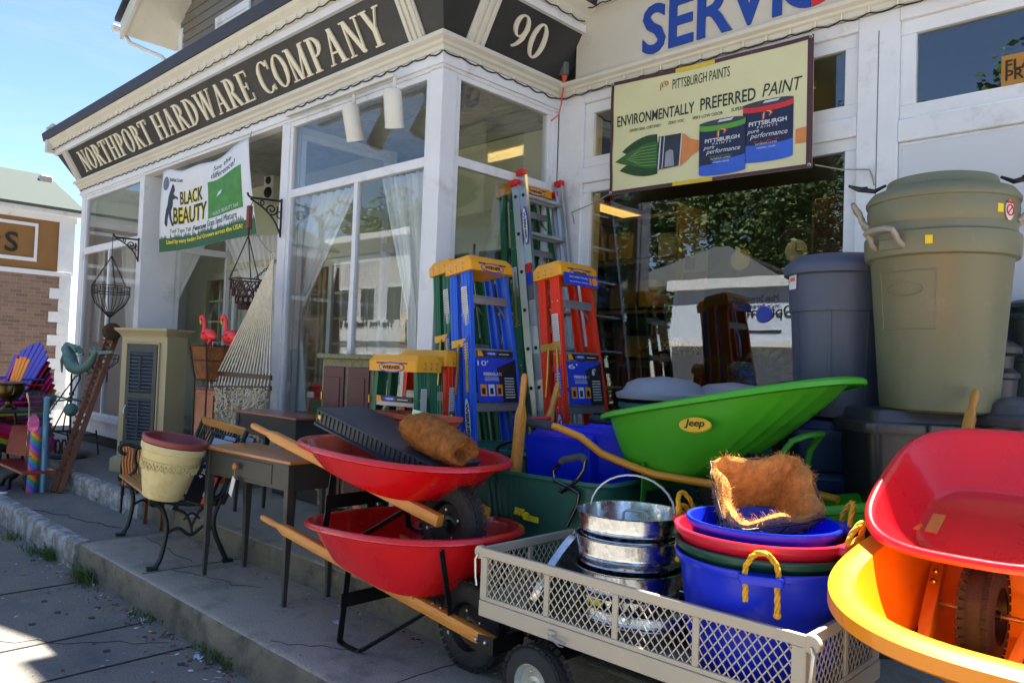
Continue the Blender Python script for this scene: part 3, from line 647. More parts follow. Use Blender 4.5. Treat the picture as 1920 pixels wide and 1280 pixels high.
# fluorescent strip seen through the big window
p = AY(1112, 425, 6.2); q = AY(1250, 462, 8.2)
fx = T('fluorescent_light', 'long yellow glowing fluorescent strip on the ceiling inside the big window', 'ceiling light', p)
d = (q-p)
sdm = M('lamp_housing', (214, 190, 120), .5)
lm = MB()
for i in range(8):
    a_ = p+d*(i/8+.01); b_ = p+d*((i+1)/8-.01); lm.bar(a_, b_, .14, .03)
lm.build('tube', LAMPM, fx, world=True)
MB().bar(p+Vector((0, 0, .05)), q+Vector((0, 0, .05)), .2, .05).build('housing', sdm, fx, world=True)
for i, (x, y, Y, lab) in enumerate(((690, 430, 6.5, 'ceiling light glowing behind the partition of the middle bay'),)):
    c = AY(x, y, Y); t = T('fluorescent_light', lab, 'ceiling light', c)
    MB().box(c.x-.5, c.x+.5, c.y-.06, c.y+.06, c.z, c.z+.03).build('tube', LAMPM, t, world=True); MB().box(c.x-.52, c.x+.52, c.y-.1, c.y+.1, c.z+.031, c.z+.07).build('housing', sdm, t, world=True)
for i, x in enumerate((-9, -6)):
    t = T('fluorescent_light', ('shop ceiling light deep inside behind the left bay', 'shop ceiling light deep inside behind the entrance', 'shop ceiling light deep inside behind the big window', 'shop ceiling light deep inside behind the white door panel')[i], 'ceiling light', (x, 8.6, 3.4))
    MB().box(-.1, .1, -1.6, 1.6, 0, .03).build('tube', LAMPM, t); MB().box(-.15, .15, -1.65, 1.65, .031, .08).build('housing', sdm, t)
t = T('fluorescent_light', 'added fill light hidden just behind the top of the big window', 'ceiling light', (-2.8, 5.3, 3.4))
MB().box(-.62, .5, -.08, .08, 0, .03).build('tube', M('fill_tube_warm', (255, 206, 130), .5, emit=4.5), t); MB().box(-.66, .55, -.12, .12, .031, .08).build('housing', sdm, t)  # added emitter, out of sight, brightens the goods inside the big window
# curtains, gathered cloth
CUR = sheer('sheer_curtain'); CUR2 = sheer('sheer_curtain_soft', (240, 242, 242), .92)
def curtain(lab, tl, tr, bl, br, waist=None, mat=CUR, amp=.028, folds=9):
    """pleated cloth between a top edge and a bottom edge, pulled in at a waist"""
    tl, tr, bl, br = map(Vector, (tl, tr, bl, br))
    def fn(u, v):
        a_ = tl.lerp(bl, v); b_ = tr.lerp(br, v)
        if waist:
            wv, wl, wr = waist
            wl = Vector(wl); wr = Vector(wr)
            if v < wv: t = v/wv; k = t*t*(3-2*t)*.6+t*.4; a_ = tl.lerp(wl, k); b_ = tr.lerp(wr, k)
            else: t = (v-wv)/(1-wv); a_ = wl.lerp(bl, t**.6); b_ = wr.lerp(br, t**.6)
        p_ = a_.lerp(b_, u); ph = u*folds*2*math.pi
        p_.y += amp*math.sin(ph+.6*math.sin(ph*.37+v*2))+amp*.4*math.sin(ph*2.3+v*3); p_.x += amp*.3*math.cos(ph*1.3)
        return p_
    m = MB(); m.grid(fn, folds*10, 26)
    return thing('curtain', m, mat, lab, 'curtain', (tl+tr)/2, 'sheer curtains in the bay windows', angle=180)
def C(x, y, Y): return AY(x, y, Y)
YB = 3.74
curtain('white curtain swept left in the middle bay window, tied at its waist', C(541, 378, YB), C(672, 350, YB), C(522, 770, YB), C(574, 770, YB), (.62, C(542, 585, YB), C(566, 585, YB)))
curtain('white curtain swept right beside the corner post of the middle bay', C(715, 338, YB), C(812, 318, YB), C(765, 660, YB), C(806, 655, YB), (.78, C(766, 585, YB), C(806, 580, YB)))
YR = 4.58
curtain('curtain swept left in the entrance recess behind the grass seed banner', C(292, 455, YR), C(395, 440, YR), C(282, 640, YR), C(330, 640, YR), (.8, C(282, 590, YR), C(322, 590, YR)), CUR2)
curtain('curtain swept right in the entrance recess above the rope hammock', C(418, 448, YR), C(522, 440, YR), C(492, 700, YR), C(522, 700, YR), (.8, C(490, 600, YR), C(520, 600, YR)), CUR2)
curtain('short curtain in the left bay window by the brick shop', C(158, 480, YB), C(200, 470, YB), C(152, 640, YB), C(185, 640, YB), None, CUR2, folds=5)
curtain('narrow curtain at the right end of the left bay window', C(228, 465, YB), C(255, 460, YB), C(240, 640, YB), C(253, 640, YB), None, CUR2, folds=4)
# track spotlights
SPOT = M('spotlight_white', (208, 206, 196), .45, var=.04)
for lab, x, y, ya in (('left white track spotlight under the bay ceiling', 662, 232, 20), ('right white track spotlight under the bay ceiling', 738, 205, 35)):
    c = AZ(x, y, 3.20)
    t = T('track_spotlight', lab, 'spotlight', c, ya, 'track spotlights in the bay')
    MB().tube([(0, 0, .09), (0, 0, 3.44-c.z)], .016, 8).build('stem', SPOT, t)
    m = Matrix.Rotation(R_(22), 4, 'X')
    MB().lathe([(.0, .15), (.05, .148), (.066, .12), (.07, -.1), (.074, -.13), (.07, -.132), (.06, -.11), (.0, -.09)], 20, m=m).build('lamp_head', SPOT, t)
c = AZ(700, 216, 3.2); thing('light_track', MB().box(-6.0, -4.5, c.y-.02, c.y+.02, 3.43, 3.454), SPOT, 'white ceiling track that carries the two spotlights', 'track', (-5.2, c.y, 3.43))
# loudspeaker in the recess
c = AY(513, 354, 4.5); t = T('loudspeaker', 'small white loudspeaker high on the wall of the entrance recess', 'speaker', c, 12)
MB().box(-.085, .085, -.08, .11, -.17, .17).build('cabinet', M('speaker_white', (206, 204, 194), .5), t, bevel=.015)
for z, r in ((.08, .045), (-.06, .065)):
    MB().lathe([(r, 0), (r*.9, .012), (r*.3, .03), (0.001, .02)], 18, m=TR((0, -.081, z), rx=90)).build('cone', M('speaker_cone', (40, 38, 36), .6), t)
# stock on shelves inside the big window
t = T('shelf_unit', 'tall shelf of boxed goods behind the left side of the big window', 'shelf', (-4.78, 5.75, .12))
m = MB()
for z in (.4, .85, 1.3, 1.75, 2.2, 2.6): m.box(0, 1.2, 0, .45, z, z+.03)
m.box(-.03, 0, 0, .45, 0, 2.7).box(1.2, 1.23, 0, .45, 0, 2.7).box(0, 1.2, .45, .47, 0, 2.7); m.build('rack', M('shelf_tan', (128, 106, 62), .7, var=.2), t)
bx = [M('box_yellow', (176, 140, 40), .6, var=.15), M('box_tan', (120, 92, 50), .7), M('box_blue', (46, 70, 140), .6), M('box_dark', (48, 40, 32), .7), M('box_white', (176, 172, 156), .6), M('box_red', (140, 46, 34), .6)]
r = random.Random(4)
labs = ['yellow', 'tan', 'blue', 'dark', 'white', 'red']
for z in (.43, .88, 1.33, 1.78, 2.23):
    x = .03
    while x < 1.0:
        wd = r.uniform(.14, .34); k = r.choice((0, 0, 0, 1, 1, 2, 3, 4, 5)); h = r.uniform(.18, .38)
        thing('carton', MB().box(-4.78+x, -4.78+x+wd, 5.77+r.uniform(0, .1), 6.1, .12+z+.03, .12+z+.03+h), bx[k], labs[k]+' carton among the packed shelves inside the big window', 'box', (-4.78+x+wd/2, 5.95, .12+z+.03), 'cartons on the shelves inside', bevel=.006)
        x += wd+r.uniform(.01, .06)
# dark wooden ladder inside
def simple_ladder(name, lab, p0, p1, wdir, w0, w1, n, mat, matr, th=.05):
    t = T(name, lab, 'ladder', p0); p0 = Vector(p0); p1 = Vector(p1); wd = Vector(wdir)
    for s in (-1, 1): MB().bar(p0+wd*s*w0/2, p1+wd*s*w1/2, .03, th, up=wd).build('rail', mat, t, world=True)
    for i in range(n):
        k = (i+.6)/n; c = p0.lerp(p1, k); ww = w0+(w1-w0)*k; MB().bar(c-wd*ww/2, c+wd*ww/2, .07, .022).build('step', matr, t, world=True)
    return t
RUST = M('rusty_ladder', (120, 58, 34), .6, var=.2)
c = AY(1195, 560, 5.5); g = Vector((c.x, 5.5, .5))
simple_ladder('stepladder', 'reddish stepladder standing inside the big window behind the glass', g, (c.x-.05, 5.62, 1.75), (1, 0, 0), .52, .34, 5, RUST, M('alu_step', (150, 150, 150), .4, metal=.8))
# stained glass lamp
c = AY(1258, 648, 5.25); t = T('table_lamp', 'stained glass table lamp with a scalloped dome shade in the shop window', 'lamp', (c.x, c.y, .56))
TIF = bpy.data.materials.new('stained_glass'); TIF.use_nodes = True; tn = TIF.node_tree; N = tn.nodes.new; b = tn.nodes['Principled BSDF']
vo = N('ShaderNodeTexVoronoi'); vo.inputs['Scale'].default_value = 32; rp2 = N('ShaderNodeValToRGB'); e = rp2.color_ramp.elements
e[0].color = L3((120, 60, 24)); e[1].color = L3((176, 150, 96)); x_ = e.new(.35); x_.color = L3((196, 176, 130)); x_ = e.new(.6); x_.color = L3((150, 96, 50)); x_ = e.new(.8); x_.color = L3((70, 110, 110))
co = N('ShaderNodeTexCoord'); tn.links.new(co.outputs['Object'], vo.inputs['Vector']); sp_ = N('ShaderNodeSeparateXYZ'); tn.links.new(vo.outputs['Color'], sp_.inputs[0]); tn.links.new(sp_.outputs[0], rp2.inputs[0])
vo2 = N('ShaderNodeTexVoronoi'); vo2.feature = 'DISTANCE_TO_EDGE'; vo2.inputs['Scale'].default_value = 32; tn.links.new(co.outputs['Object'], vo2.inputs['Vector'])
ltn = N('ShaderNodeMath'); ltn.operation = 'GREATER_THAN'; ltn.inputs[1].default_value = .07; tn.links.new(vo2.outputs[0], ltn.inputs[0]); mm = N('ShaderNodeMixRGB'); mm.inputs[1].default_value = L3((30, 26, 22)); tn.links.new(ltn.outputs[0], mm.inputs[0]); tn.links.new(rp2.outputs[0], mm.inputs[2]); tn.links.new(mm.outputs[0], b.inputs['Base Color']); b.inputs['Roughness'].default_value = .25
rg = []
for i in range(10):
    k = i/9; rg.append([((.03+.20*math.sin(k*1.45))*(1+.03*k*math.cos(9*j*2*math.pi/54))*math.cos(j*2*math.pi/54), (.03+.20*math.sin(k*1.45))*(1+.03*k*math.cos(9*j*2*math.pi/54))*math.sin(j*2*math.pi/54), c.z-.56+.07-.13*k**1.8-(.012*math.cos(9*j*2*math.pi/54) if k > .9 else 0)) for j in range(54)])
MB().loft(rg).build('lamp_shade', TIF, t, solid=.004)
MB().lathe([(.09, 0), (.085, .02), (.03, .04), (.02, .12), (.035, .2), (.018, .3), (.014, c.z-.56+.08)], 18, True, True).build('lamp_base', M('bronze', (70, 52, 34), .4, metal=.8), t)
# wall clock, round clock, wooden case inside right part of the window
c = AY(1493, 478, 5.6); t = T('wall_clock', 'black cased pendulum clock with white dial inside the big window', 'clock', c)
MB().box(-.11, .11, 0, .06, -.2, .2).prism([(-.12, 0, .2), (.12, 0, .2), (0, 0, .27)], (0, .06, 0)).build('case', M('clock_case', (24, 20, 18), .4), t, bevel=.006)
MB().disc((0, 0, 0), .085, TR((0, -.002, .03), rx=90), 28, .004).build('dial', M('dial_white', (206, 206, 186), .5), t)
MB().box(-.003, .003, -.012, -.008, .03, .09).box(.0, .05, -.012, -.008, .025, .031).build('hands', CORD, t)
c = AY(1391, 487, 5.9); t = T('round_clock', 'small round pale clock hanging inside the big window', 'clock', c)
MB().disc((0, 0, 0), .09, TR((0, 0, 0), rx=90), 28, .02).build('dial', M('dial_green', (170, 176, 140), .4), t); MB().tube([(.092*math.cos(k*math.pi/12), -.02, .092*math.sin(k*math.pi/12)) for k in range(24)], .006, 6, closed=True).build('bezel', M('brass', (150, 120, 60), .3, metal=.9), t)
c = AY(1560, 455, 5.3); t = T('wooden_case', 'reddish brown wooden case at the right edge inside the big window', 'case', (c.x, c.y, .56))
MB().box(-.13, .13, 0, .3, 0, c.z-.56+.32).build('case', M('case_wood', (104, 54, 32), .5, var=.2, stretch=(6, 6, 1)), t, bevel=.01); MB().box(-.14, -.125, -.01, .02, .1, c.z-.56+.3).build('edge_strip', M('case_strip', (150, 120, 70), .5), t)
# picture card in the window, plain stand-in
c = AY(1303, 502, 4.95); t = T('window_card', 'small red and cream picture card standing inside the big window', 'card', c)
MB().box(-.10, .10, 0, .006, -.12, .12).build('card', M('card_cream', (186, 160, 130), .5, var=.15), t); MB().box(-.1, .1, -.003, 0, -.12, -.03).build('card_band', M('card_red', (170, 50, 54), .5), t); MB().box(-.085, .0, -.0035, 0, -.01, .075).build('card_square', M('card_maroon', (110, 40, 36), .5), t)
# verdigris sculpture low in the window
c = AY(1425, 690, 5.1); t = T('shell_sculpture', 'verdigris cast shell and figure sculpture behind the big window', 'sculpture', (c.x, c.y, .56))
VERD = M('verdigris', (72, 116, 112), .6, metal=.2, var=.35, vs=14, bump=.4, bs=40, dirt=(52, 60, 52), ds=8)
m = MB(); zc = c.z-.56
for i in range(9):
    a = R_(-10+i*24); m.tube([(.02+.05*math.cos(a), 0, zc-.06+.05*math.sin(a)), (.04+.15*math.cos(a), -.03, zc-.04+.13*math.sin(a)), (.05+.20*math.cos(a), .02, zc-.04+.18*math.sin(a))], [.02, .034, .02], 8)
m.build('shell', VERD, t)
MB().lathe([(.16, 0), (.15, .04), (.05, .1), (.07, zc*.5), (.04, zc-.12)], 16, True, True).ball((-.2, 0, zc-.02), .05).tube([(-.2, 0, zc-.06), (-.19, 0, zc-.2), (-.14, 0, zc-.4)], [.035, .08, .1], 10).tube([(-.18, -.02, zc-.12), (-.08, -.06, zc-.16), (0, -.04, zc-.1)], [.03, .025, .02], 8).build('figure', VERD, t)
# sign in the right transom
c = AY(1877, 105, Y3-.004+.03); pz = AY(1877, 163, Y3+.02)
t = T('caution_sign', 'tan paper notice with black lettering in the transom window at right edge', 'sign', (c.x+.2, Y3+.045, pz.z))
zz = c.z-pz.z
m = MB(); m.box(c.x, c.x+.5, Y3+.038, Y3+.044, pz.z-.03, pz.z+zz).build('paper', M('tan_paper', (170, 122, 50), .7), t, world=True)
m = MB(); put_text(m, 'FLAMMABLE', FR((c.x+.02, Y3+.037, pz.z+zz*.50), (1, 0, 0), (0, 0, 1)), h=.058, ext=.002, bold=.015); put_text(m, 'PRECAUTION', FR((c.x+.02, Y3+.037, pz.z+zz*.18), (1, 0, 0), (0, 0, 1)), h=.058, ext=.002, bold=.015); m.build('lettering', M('notice_ink', (50, 34, 16), .7), t, world=True)
# blue seed bag and yellow poster inside the middle bay
c = AY(765, 625, 4.3); t = T('window_poster', 'yellow lawn poster with dark lettering inside the middle bay window', 'poster', (c.x, c.y, c.z-.25))
MB().box(-.13, .13, 0, .01, -.02, .44).build('sheet', M('poster_yellow', (190, 150, 20), .6, var=.1), t); m = MB()
put_text(m, 'Velvet', FR((-.11, -.003, .26), (1, 0, 0), (0, 0, 1)), w=.22, h=.06); put_text(m, 'SUPER', FR((-.10, -.003, .15), (1, 0, 0), (0, 0, 1)), w=.2, h=.045); put_text(m, 'GREEN', FR((-.10, -.003, .08), (1, 0, 0), (0, 0, 1)), w=.2, h=.045)
m.build('lettering', M('poster_ink', (44, 42, 24), .6), t)
c = AY(600, 745, 3.68); t = T('seed_bag', 'red seed bag with green label inside the middle bay window', 'bag', (c.x, c.y, .52))
m = MB(); zc = c.z-.52; m.loft([rr(.30-.06*k*k, .12-.10*k**3, .04, 4, k*(zc+.12)) for k in [i/8 for i in range(9)]], cap0=True, cap1=True); m.build('sack', M('bag_red', (190, 30, 24), .35, var=.15), t)
m = MB(); m.box(-.03, .13, -.068, -.06, zc-.16, zc-.02); m.build('bag_label', M('bag_green', (50, 110, 60), .4), t)
m = MB(); m.box(-.10, .0, -.066, -.058, zc+.0, zc+.05); m.build('bag_stripe', M('bag_white', (220, 214, 200), .4), t)
# ================================================================ wheelbarrows, bins, wagon: the right half
RUB = M('tyre_rubber', (40, 40, 40), .75, var=.25, vs=20, bump=.3, bs=90, dirt=(70, 66, 60), ds=9, dp=(.55, .8))
RIMK = M('rim_black', (30, 31, 33), .35, metal=.3, var=.1)
STEELK = M('black_steel', (22, 23, 25), .35, metal=.2, var=.15)
ZINC = M('zinc', (190, 190, 188), .3, metal=1, var=.1, vs=20)
CHROME = M('chrome', (215, 218, 220), .12, metal=1, var=.04)
BARW = M('handle_wood', (206, 134, 48), .42, var=.16, vs=7, stretch=(1.2, 9, 9), coat=.25)
REDP = M('red_enamel', (212, 14, 22), .24, var=.07, vs=4, coat=.5, dirt=(182, 44, 44), ds=18, dp=(.62, .78), rv=.5)
FOAM = M('foam_grip', (62, 64, 70), .85, var=.1)
def se(cx, ax, ay, n, N, z, nr=None):
    """super-ellipse ring; n front exponent, nr rear exponent; z a function of x"""
    pts = []
    for j in range(N):
        a = 2*math.pi*j/N; c, s_ = math.cos(a), math.sin(a); e = n if c >= 0 else (nr or n)
        x = cx+ax*math.copysign(abs(c)**(2/e), c); y = ay*math.copysign(abs(s_)**(2/e), s_); pts.append((x, y, z(x)))
    return pts
def tray_mb(rim, bot, n=2.5, nr=3.2, N=72, lip=.028, drop=.014, ribs=0, sag=0.0, nb=None):
    (x0, x1, zr, zf, hw), (b0, b1, br, bf, bw) = rim, bot
    zrim = lambda x: zr+(zf-zr)*(x-x0)/(x1-x0); zb = lambda x: br+(bf-br)*(x-b0)/(b1-b0)
    R0 = se((x0+x1)/2, (x1-x0)/2, hw, n, N, zrim, nr); B0 = se((b0+b1)/2, (b1-b0)/2, bw, nb or n+.6, N, zb, nr+.4)
    rings = []; c = Vector(((b0+b1)/2, 0, zb((b0+b1)/2)))
    for k in (.02, .3, .6, .86): rings.append([c.lerp(Vector(p), k) for p in B0])
    for t in (0.0, .035, .09, .2, .35, .5, .65, .8, .92, 1.0):
        s_ = t**.86 if t > .2 else t*.95; ring = []
        for j in range(N):
            b = Vector(B0[j]); r_ = Vector(R0[j]); p = b.lerp(r_, s_)
            zz = b.z+(r_.z-b.z)*(t**1.12 if t < .3 else t); p.z = zz - (.012*(1-t/.1) if t < .1 else 0)*0
            if ribs:
                a = 2*math.pi*j/N; a = a if a < math.pi else a-2*math.pi
                if abs(a) < 1.05 and .08 < t < .9: p.x += ribs*max(0, math.sin(a*22))*min(1, (1.05-abs(a))*4)
            ring.append(p)
        rings.append(ring)
    cx = (x0+x1)/2
    for o, dz in ((lip*.35, .004), (lip*.7, .003), (lip, -.004), (lip*1.05, -drop), (lip*.8, -drop*1.35)):
        rings.append([Vector(p)+Vector(((p[0]-cx)/((x1-x0)/2), p[1]/hw, 0)).normalized()*o+Vector((0, 0, dz)) for p in R0])
    m = MB(); m.loft(rings, cap0=True, flip=True); return m
def wheel(parent, c, R, w, axis, rimm=RIMK, lugs=34, rough_tread=True):
    """tyre, rim and hub about an axis through c"""
    ax = Vector(axis).normalized(); m = FR(c, ax.orthogonal(), ax.cross(ax.orthogonal()))
    r0 = R*.56; prof = []
    for i in range(15):
        a = -math.pi*.5-.35+(math.pi+.7)*i/14 if False else math.pi*(i/14)
        x = -math.cos(a)*w/2*(1.0 if abs(math.cos(a)) < .85 else .97); rr0 = r0+(R-r0)*(math.sin(a)**.55)
        if rough_tread and 5 <= i <= 9 and i % 2 == 1: rr0 -= R*.018
        prof.append((rr0, x))
    tm = MB(m); tm.lathe(prof, 56)
    tm.loft([[(r0*math.cos(2*math.pi*j/56), r0*math.sin(2*math.pi*j/56), z) for j in range(56)] for z in (w*.42, -w*.42)])
    if rough_tread:
        for k in range(lugs):
            a = 2*math.pi*k/lugs
            for s in (-1, 1):
                q = m @ Matrix.Rotation(a+(.5*2*math.pi/lugs if s > 0 else 0), 4, 'Z') @ Matrix.Translation((R*.974, 0, s*w*.30)) @ Matrix.Rotation(s*.55, 4, 'Y')
                o = tm.x; tm.x = Matrix.Identity(4); tm.boxm(q, R*.034, 2*math.pi*R/lugs*.7, w*.30); tm.x = o
    ty = tm.build('tyre', RUB, parent, angle=45)
    rm = MB(m); f = w*.40
    rm.lathe([(r0*1.02, -f), (r0*1.04, -f*1.12), (r0*.98, -f*1.15), (r0*.9, -f*.8), (r0*.82, -f*.45), (r0*.45, -f*.35), (r0*.40, -f*.5), (r0*.2, -f*.55), (r0*.16, -f*1.2), (.0005, -f*1.2)], 36)
    rm.lathe([(.0005, f*1.2), (r0*.16, f*1.2), (r0*.2, f*.55), (r0*.40, f*.5), (r0*.45, f*.35), (r0*.82, f*.45), (r0*.9, f*.8), (r0*.98, f*1.15), (r0*1.04, f*1.12), (r0*1.02, f)], 36)
    ro = rm.build('rim', rimm, parent, angle=40)
    bm = MB(m)
    for s in (-1, 1):
        for k in range(4): a = k*math.pi/2+.4; bm.lathe([(.0005, s*f*.62), (R*.035, s*f*.6), (R*.035, s*f*.4)], 6, m=Matrix.Translation((r0*.6*math.cos(a), r0*.6*math.sin(a), 0)))
    bm.build('wheel_bolts', ZINC, parent)
def grip_loft(m, p, q, L=.15, w=.042, h=.055):
    p = Vector(p); q = Vector(q); d = (q-p); LL = d.length; d.normalize(); r = d.cross(Vector((0, 0, 1))).normalized(); u = r.cross(d)
    def ring(t, a, b, n=12, sq=2.0):
        out = []
        for j in range(n):
            an = 2*math.pi*(j+.5)/n; c, s_ = math.cos(an), math.sin(an); out.append(p+d*t+r*a/2*math.copysign(abs(c)**(2/sq), c)+u*b/2*math.copysign(abs(s_)**(2/sq), s_))
        return out
    m.loft([ring(0, .012, .014), ring(.004, .026, .028), ring(.02, .034, .036), ring(L*.6, .035, .038), ring(L, .029, .034), ring(L*1.12, .030, .038, sq=3), ring(L*1.45, w, h, sq=8), ring(LL, w, h, sq=9)], cap0=True, cap1=True)
def barrow(name, label, mw, rim, bot, traym, group=None, R=.195, hand='wood', n=2.5, nr=3.2, legs=True, ribs=0, lip=.028, drop=.014, hmat=None, frame=STEELK, brace=True, hh=(.49, .215), guard=True, hend=.27, ww=.085, rimm=RIMK, wx=0, grips=FOAM, bolts=True, N=72):
    t = T(name, label, 'wheelbarrow', mw.to_translation(), mw.to_3x3(), group)
    tray_mb(rim, bot, n, nr, lip=lip, drop=drop, ribs=ribs, N=N).build('tray', traym, t, solid=-.004, angle=50)
    wheel(t, (wx, 0, R), R, ww, (0, 1, 0), rimm)
    MB().tube([(wx, -.15, R), (wx, .15, R)], .008, 8).build('axle', ZINC, t)
    hz = lambda x: hh[0]+(hh[1]-hh[0])*(x+1.38)/1.6
    hy = lambda x: .30-.17*(x+1.38)/1.6
    for s in (-1, 1):
        m = MB()
        if hand == 'wood':
            grip_loft(m, (-1.38, s*.30, hh[0]), (hend, s*hy(hend), hz(hend))); m.build('handle', BARW, t, angle=45)
        else:
            pts = [(-1.38, s*.30, hh[0]), (-1.15, s*.30, hh[0]-.01), (-1.0, s*.29, hh[0]-.05), (-.88, s*.275, hh[0]-.12), (-.74, s*.25, hh[1]+.08), (-.6, s*.23, hh[1]+.05), (-.2, s*.16, hh[1]+.03), (.12, s*.12, hh[1])]
            m.tube(pts, .019, 12); ho = m.build('handle', hmat, t, angle=60)
            MB().tube([(-1.40, s*.30, hh[0]), (-1.39, s*.30, hh[0]), (-1.18, s*.30, hh[0]-.008), (-1.175, s*.30, hh[0]-.008)], [.018, .024, .024, .021], 12).build('grip', grips, ho)
        if legs:
            l = MB(); w_ = .034; a = (-.66, s*hy(-.66), hz(-.66)-.03); b = (-.64, s*.27, .012); c_ = (-.60, s*.27, .004); d_ = (-.50, s*.27, .004); e = (-.46, s*.27, .018); f_ = (-.14, s*hy(-.14), hz(-.14)-.03)
            for p, q in ((a, b), (b, c_), (c_, d_), (d_, e), (e, f_)): l.bar(p, q, w_, .007, up=(0, 0, 1) if abs(p[2]-q[2]) < .02 else (1, 0, 0))
            l.build('leg', frame, t, bevel=.002)
        if brace:
            MB().bar((.02, s*hy(.02), hz(.02)), (.03, s*(rim[4]*.62), rim[3]-.05), .026, .006, up=(1, 0, 0)).build('brace', frame, t)
        if hand == 'wood':
            x_ = -.35; MB().prism([(-.55, s*hy(x_)-.022, hz(-.55)+.026), (-.18, s*hy(x_)-.022, hz(-.18)+.026), (-.18, s*hy(x_)-.022, bot[3]+.012), (-.30, s*hy(x_)-.022, bot[3]+.01)], (0, .044, 0)).build('wedge', BARW, t)
    if legs:
        MB().bar((-.645, -.27, .20), (-.645, .27, .20), .006, .07, up=(0, 0, 1)).build('leg_brace', frame, t, bevel=.002)
    if guard:
        x_ = .275; z_ = hz(x_); y_ = hy(x_)+.03
        MB().box(x_, x_+.005, -y_, y_, z_-.035, z_+.035).box(x_-.13, x_, -y_, -y_+.005, z_-.035, z_+.035).box(x_-.13, x_, y_-.005, y_, z_-.035, z_+.035).build('wheel_guard', frame, t)
        if bolts:
            b = MB()
            for s in (-1, 1):
                for dx in (-.035, -.09): b.lathe([(.0005, .012), (.007, .011), (.011, .004), (.011, 0)], 8, m=TR((x_+dx, s*y_, z_+.01), rx=90 if s < 0 else -90))
                for dx in (-.32, -.37): b.lathe([(.0005, .010), (.007, .009), (.010, .002)], 8, m=TR((x_+dx, s*hy(x_+dx), hz(x_+dx)+.027)))
            b.build('bolts', ZINC, t)
    return t
# two red steel barrows stacked, left of the wagon
barrow('wheelbarrow', 'lower red steel wheelbarrow standing on the pavement with another stacked inside it', TR((-2.52, 2.45, 0), 0),
       (-1.02, .13, .54, .615, .375), (-.86, -.13, .400, .310, .29), REDP, 'red steel wheelbarrows', n=2.35, nr=2.9)
pw = AY(845, 980, 2.45)
barrow('wheelbarrow', 'upper red steel wheelbarrow carrying a black tray and coir liner', TR((pw.x, 2.45, pw.z-.195), 0, ry=2.2),
       (-.98, .20, .48, .49, .375), (-.82, -.06, .38, .295, .29), REDP, 'red steel wheelbarrows', n=2.3, nr=2.8, hh=(.50, .215), guard=False, hend=.08, brace=False)
# green barrows, poly trays, orange tube handles
GRN = M('green_poly', (70, 166, 34), .38, var=.08, vs=3, spec=.5, dirt=(96, 150, 70), ds=15, dp=(.62, .76), rv=.4)
GRNT = M('green_tube', (52, 128, 26), .4)
ORG = M('orange_tube', (226, 146, 28), .32, var=.04, coat=.3)
rimJ, botJ = (-.92, .20, .50, .735, .33), (-.84, -.42, .27, .245, .20)
jl = barrow('wheelbarrow', 'lower green poly wheelbarrow nested under the green one with a yellow oval badge', TR((-1.21, 3.35, .16)), rimJ, botJ, GRN, 'green poly wheelbarrows', hand='tube', hmat=ORG, frame=GRNT, n=2.7, nr=3.6, ribs=.010, lip=.04, drop=.018, hh=(.44, .20), guard=False, N=144, brace=False, wx=-.30)
ju = barrow('wheelbarrow', 'upper green poly wheelbarrow with yellow oval badge and orange tube handles', TR((-1.42, 3.35, .63)), rimJ, botJ, GRN, 'green poly wheelbarrows', hand='tube', hmat=ORG, frame=GRNT, n=2.7, nr=3.6, ribs=.010, lip=.04, drop=.018, hh=(.44, .20), guard=False, N=144, brace=False, wx=-.30)
for jt in (jl, ju):
    m = MB(); m.tube([(-.05, -.15, .26), (-.02, -.15, .40), (.02, -.14, .46), (.06, -.08, .485), (.06, .08, .485), (.02, .14, .46), (-.02, .15, .40), (-.05, .15, .26)], .014, 10)
    m.build('nose_loop', GRNT, jt, angle=60)
# badge on the near side wall (rear half)
def on_tray(rim, bot, x, t, side=-1, n=2.7, nr=3.6):
    cx = (rim[0]+rim[1])/2; axx = (rim[1]-rim[0])/2
    return None
bp = AY(1304, 797, 3.02); loc = Vector((bp.x+1.42, bp.y-3.35, bp.z-.63))
m = MB(FR(loc, (1, 0, .04), (-.1, .42, 1)))
m.disc((0, 0, -.004), .078, None, 30, .012, .44); bo = m.build('badge', M('badge_yellow', (236, 184, 24), .4), ju)
m = MB(FR(loc, (1, 0, .04), (-.1, .42, 1))); put_text(m, 'Jeep', Matrix.Translation((-.048, -.019, .008)), w=.096, h=.044, ext=.002, bold=.02); m.build('badge_lettering', M('badge_ink', (44, 52, 24), .5), bo)

# yellow poly barrow with red barrow nested in it, noses towards the street
YEL = M('yellow_poly', (238, 142, 8), .30, var=.09, vs=2.5, coat=.3, dirt=(206, 118, 30), ds=14, dp=(.58, .74), rv=.5)
barrow('wheelbarrow', 'big yellow poly wheelbarrow at the right edge with a red one inside it', TR((-.35, 2.36, .195), -90, ry=9) @ Matrix.Translation((0, 0, -.195)), (-.62, .33, .84, .84, .44), (-.54, -.10, .505, .495, .30), YEL, None, n=2.6, nr=3.2, lip=.066, drop=.036, ww=.10, guard=True, N=96, brace=False)
barrow('wheelbarrow', 'red steel wheelbarrow resting in the yellow one with its tyre on the yellow floor', TR((-.55, 2.60, .70), -90, ry=26, s=.87) @ Matrix.Translation((0, 0, -.165)), (-.66, .14, .485, .485, .345), (-.50, -.06, .325, .315, .24), REDP, 'red steel wheelbarrows', n=3.2, nr=3.6, R=.168, ww=.105, lip=.022, brace=False, hh=(.30, .17), legs=False)

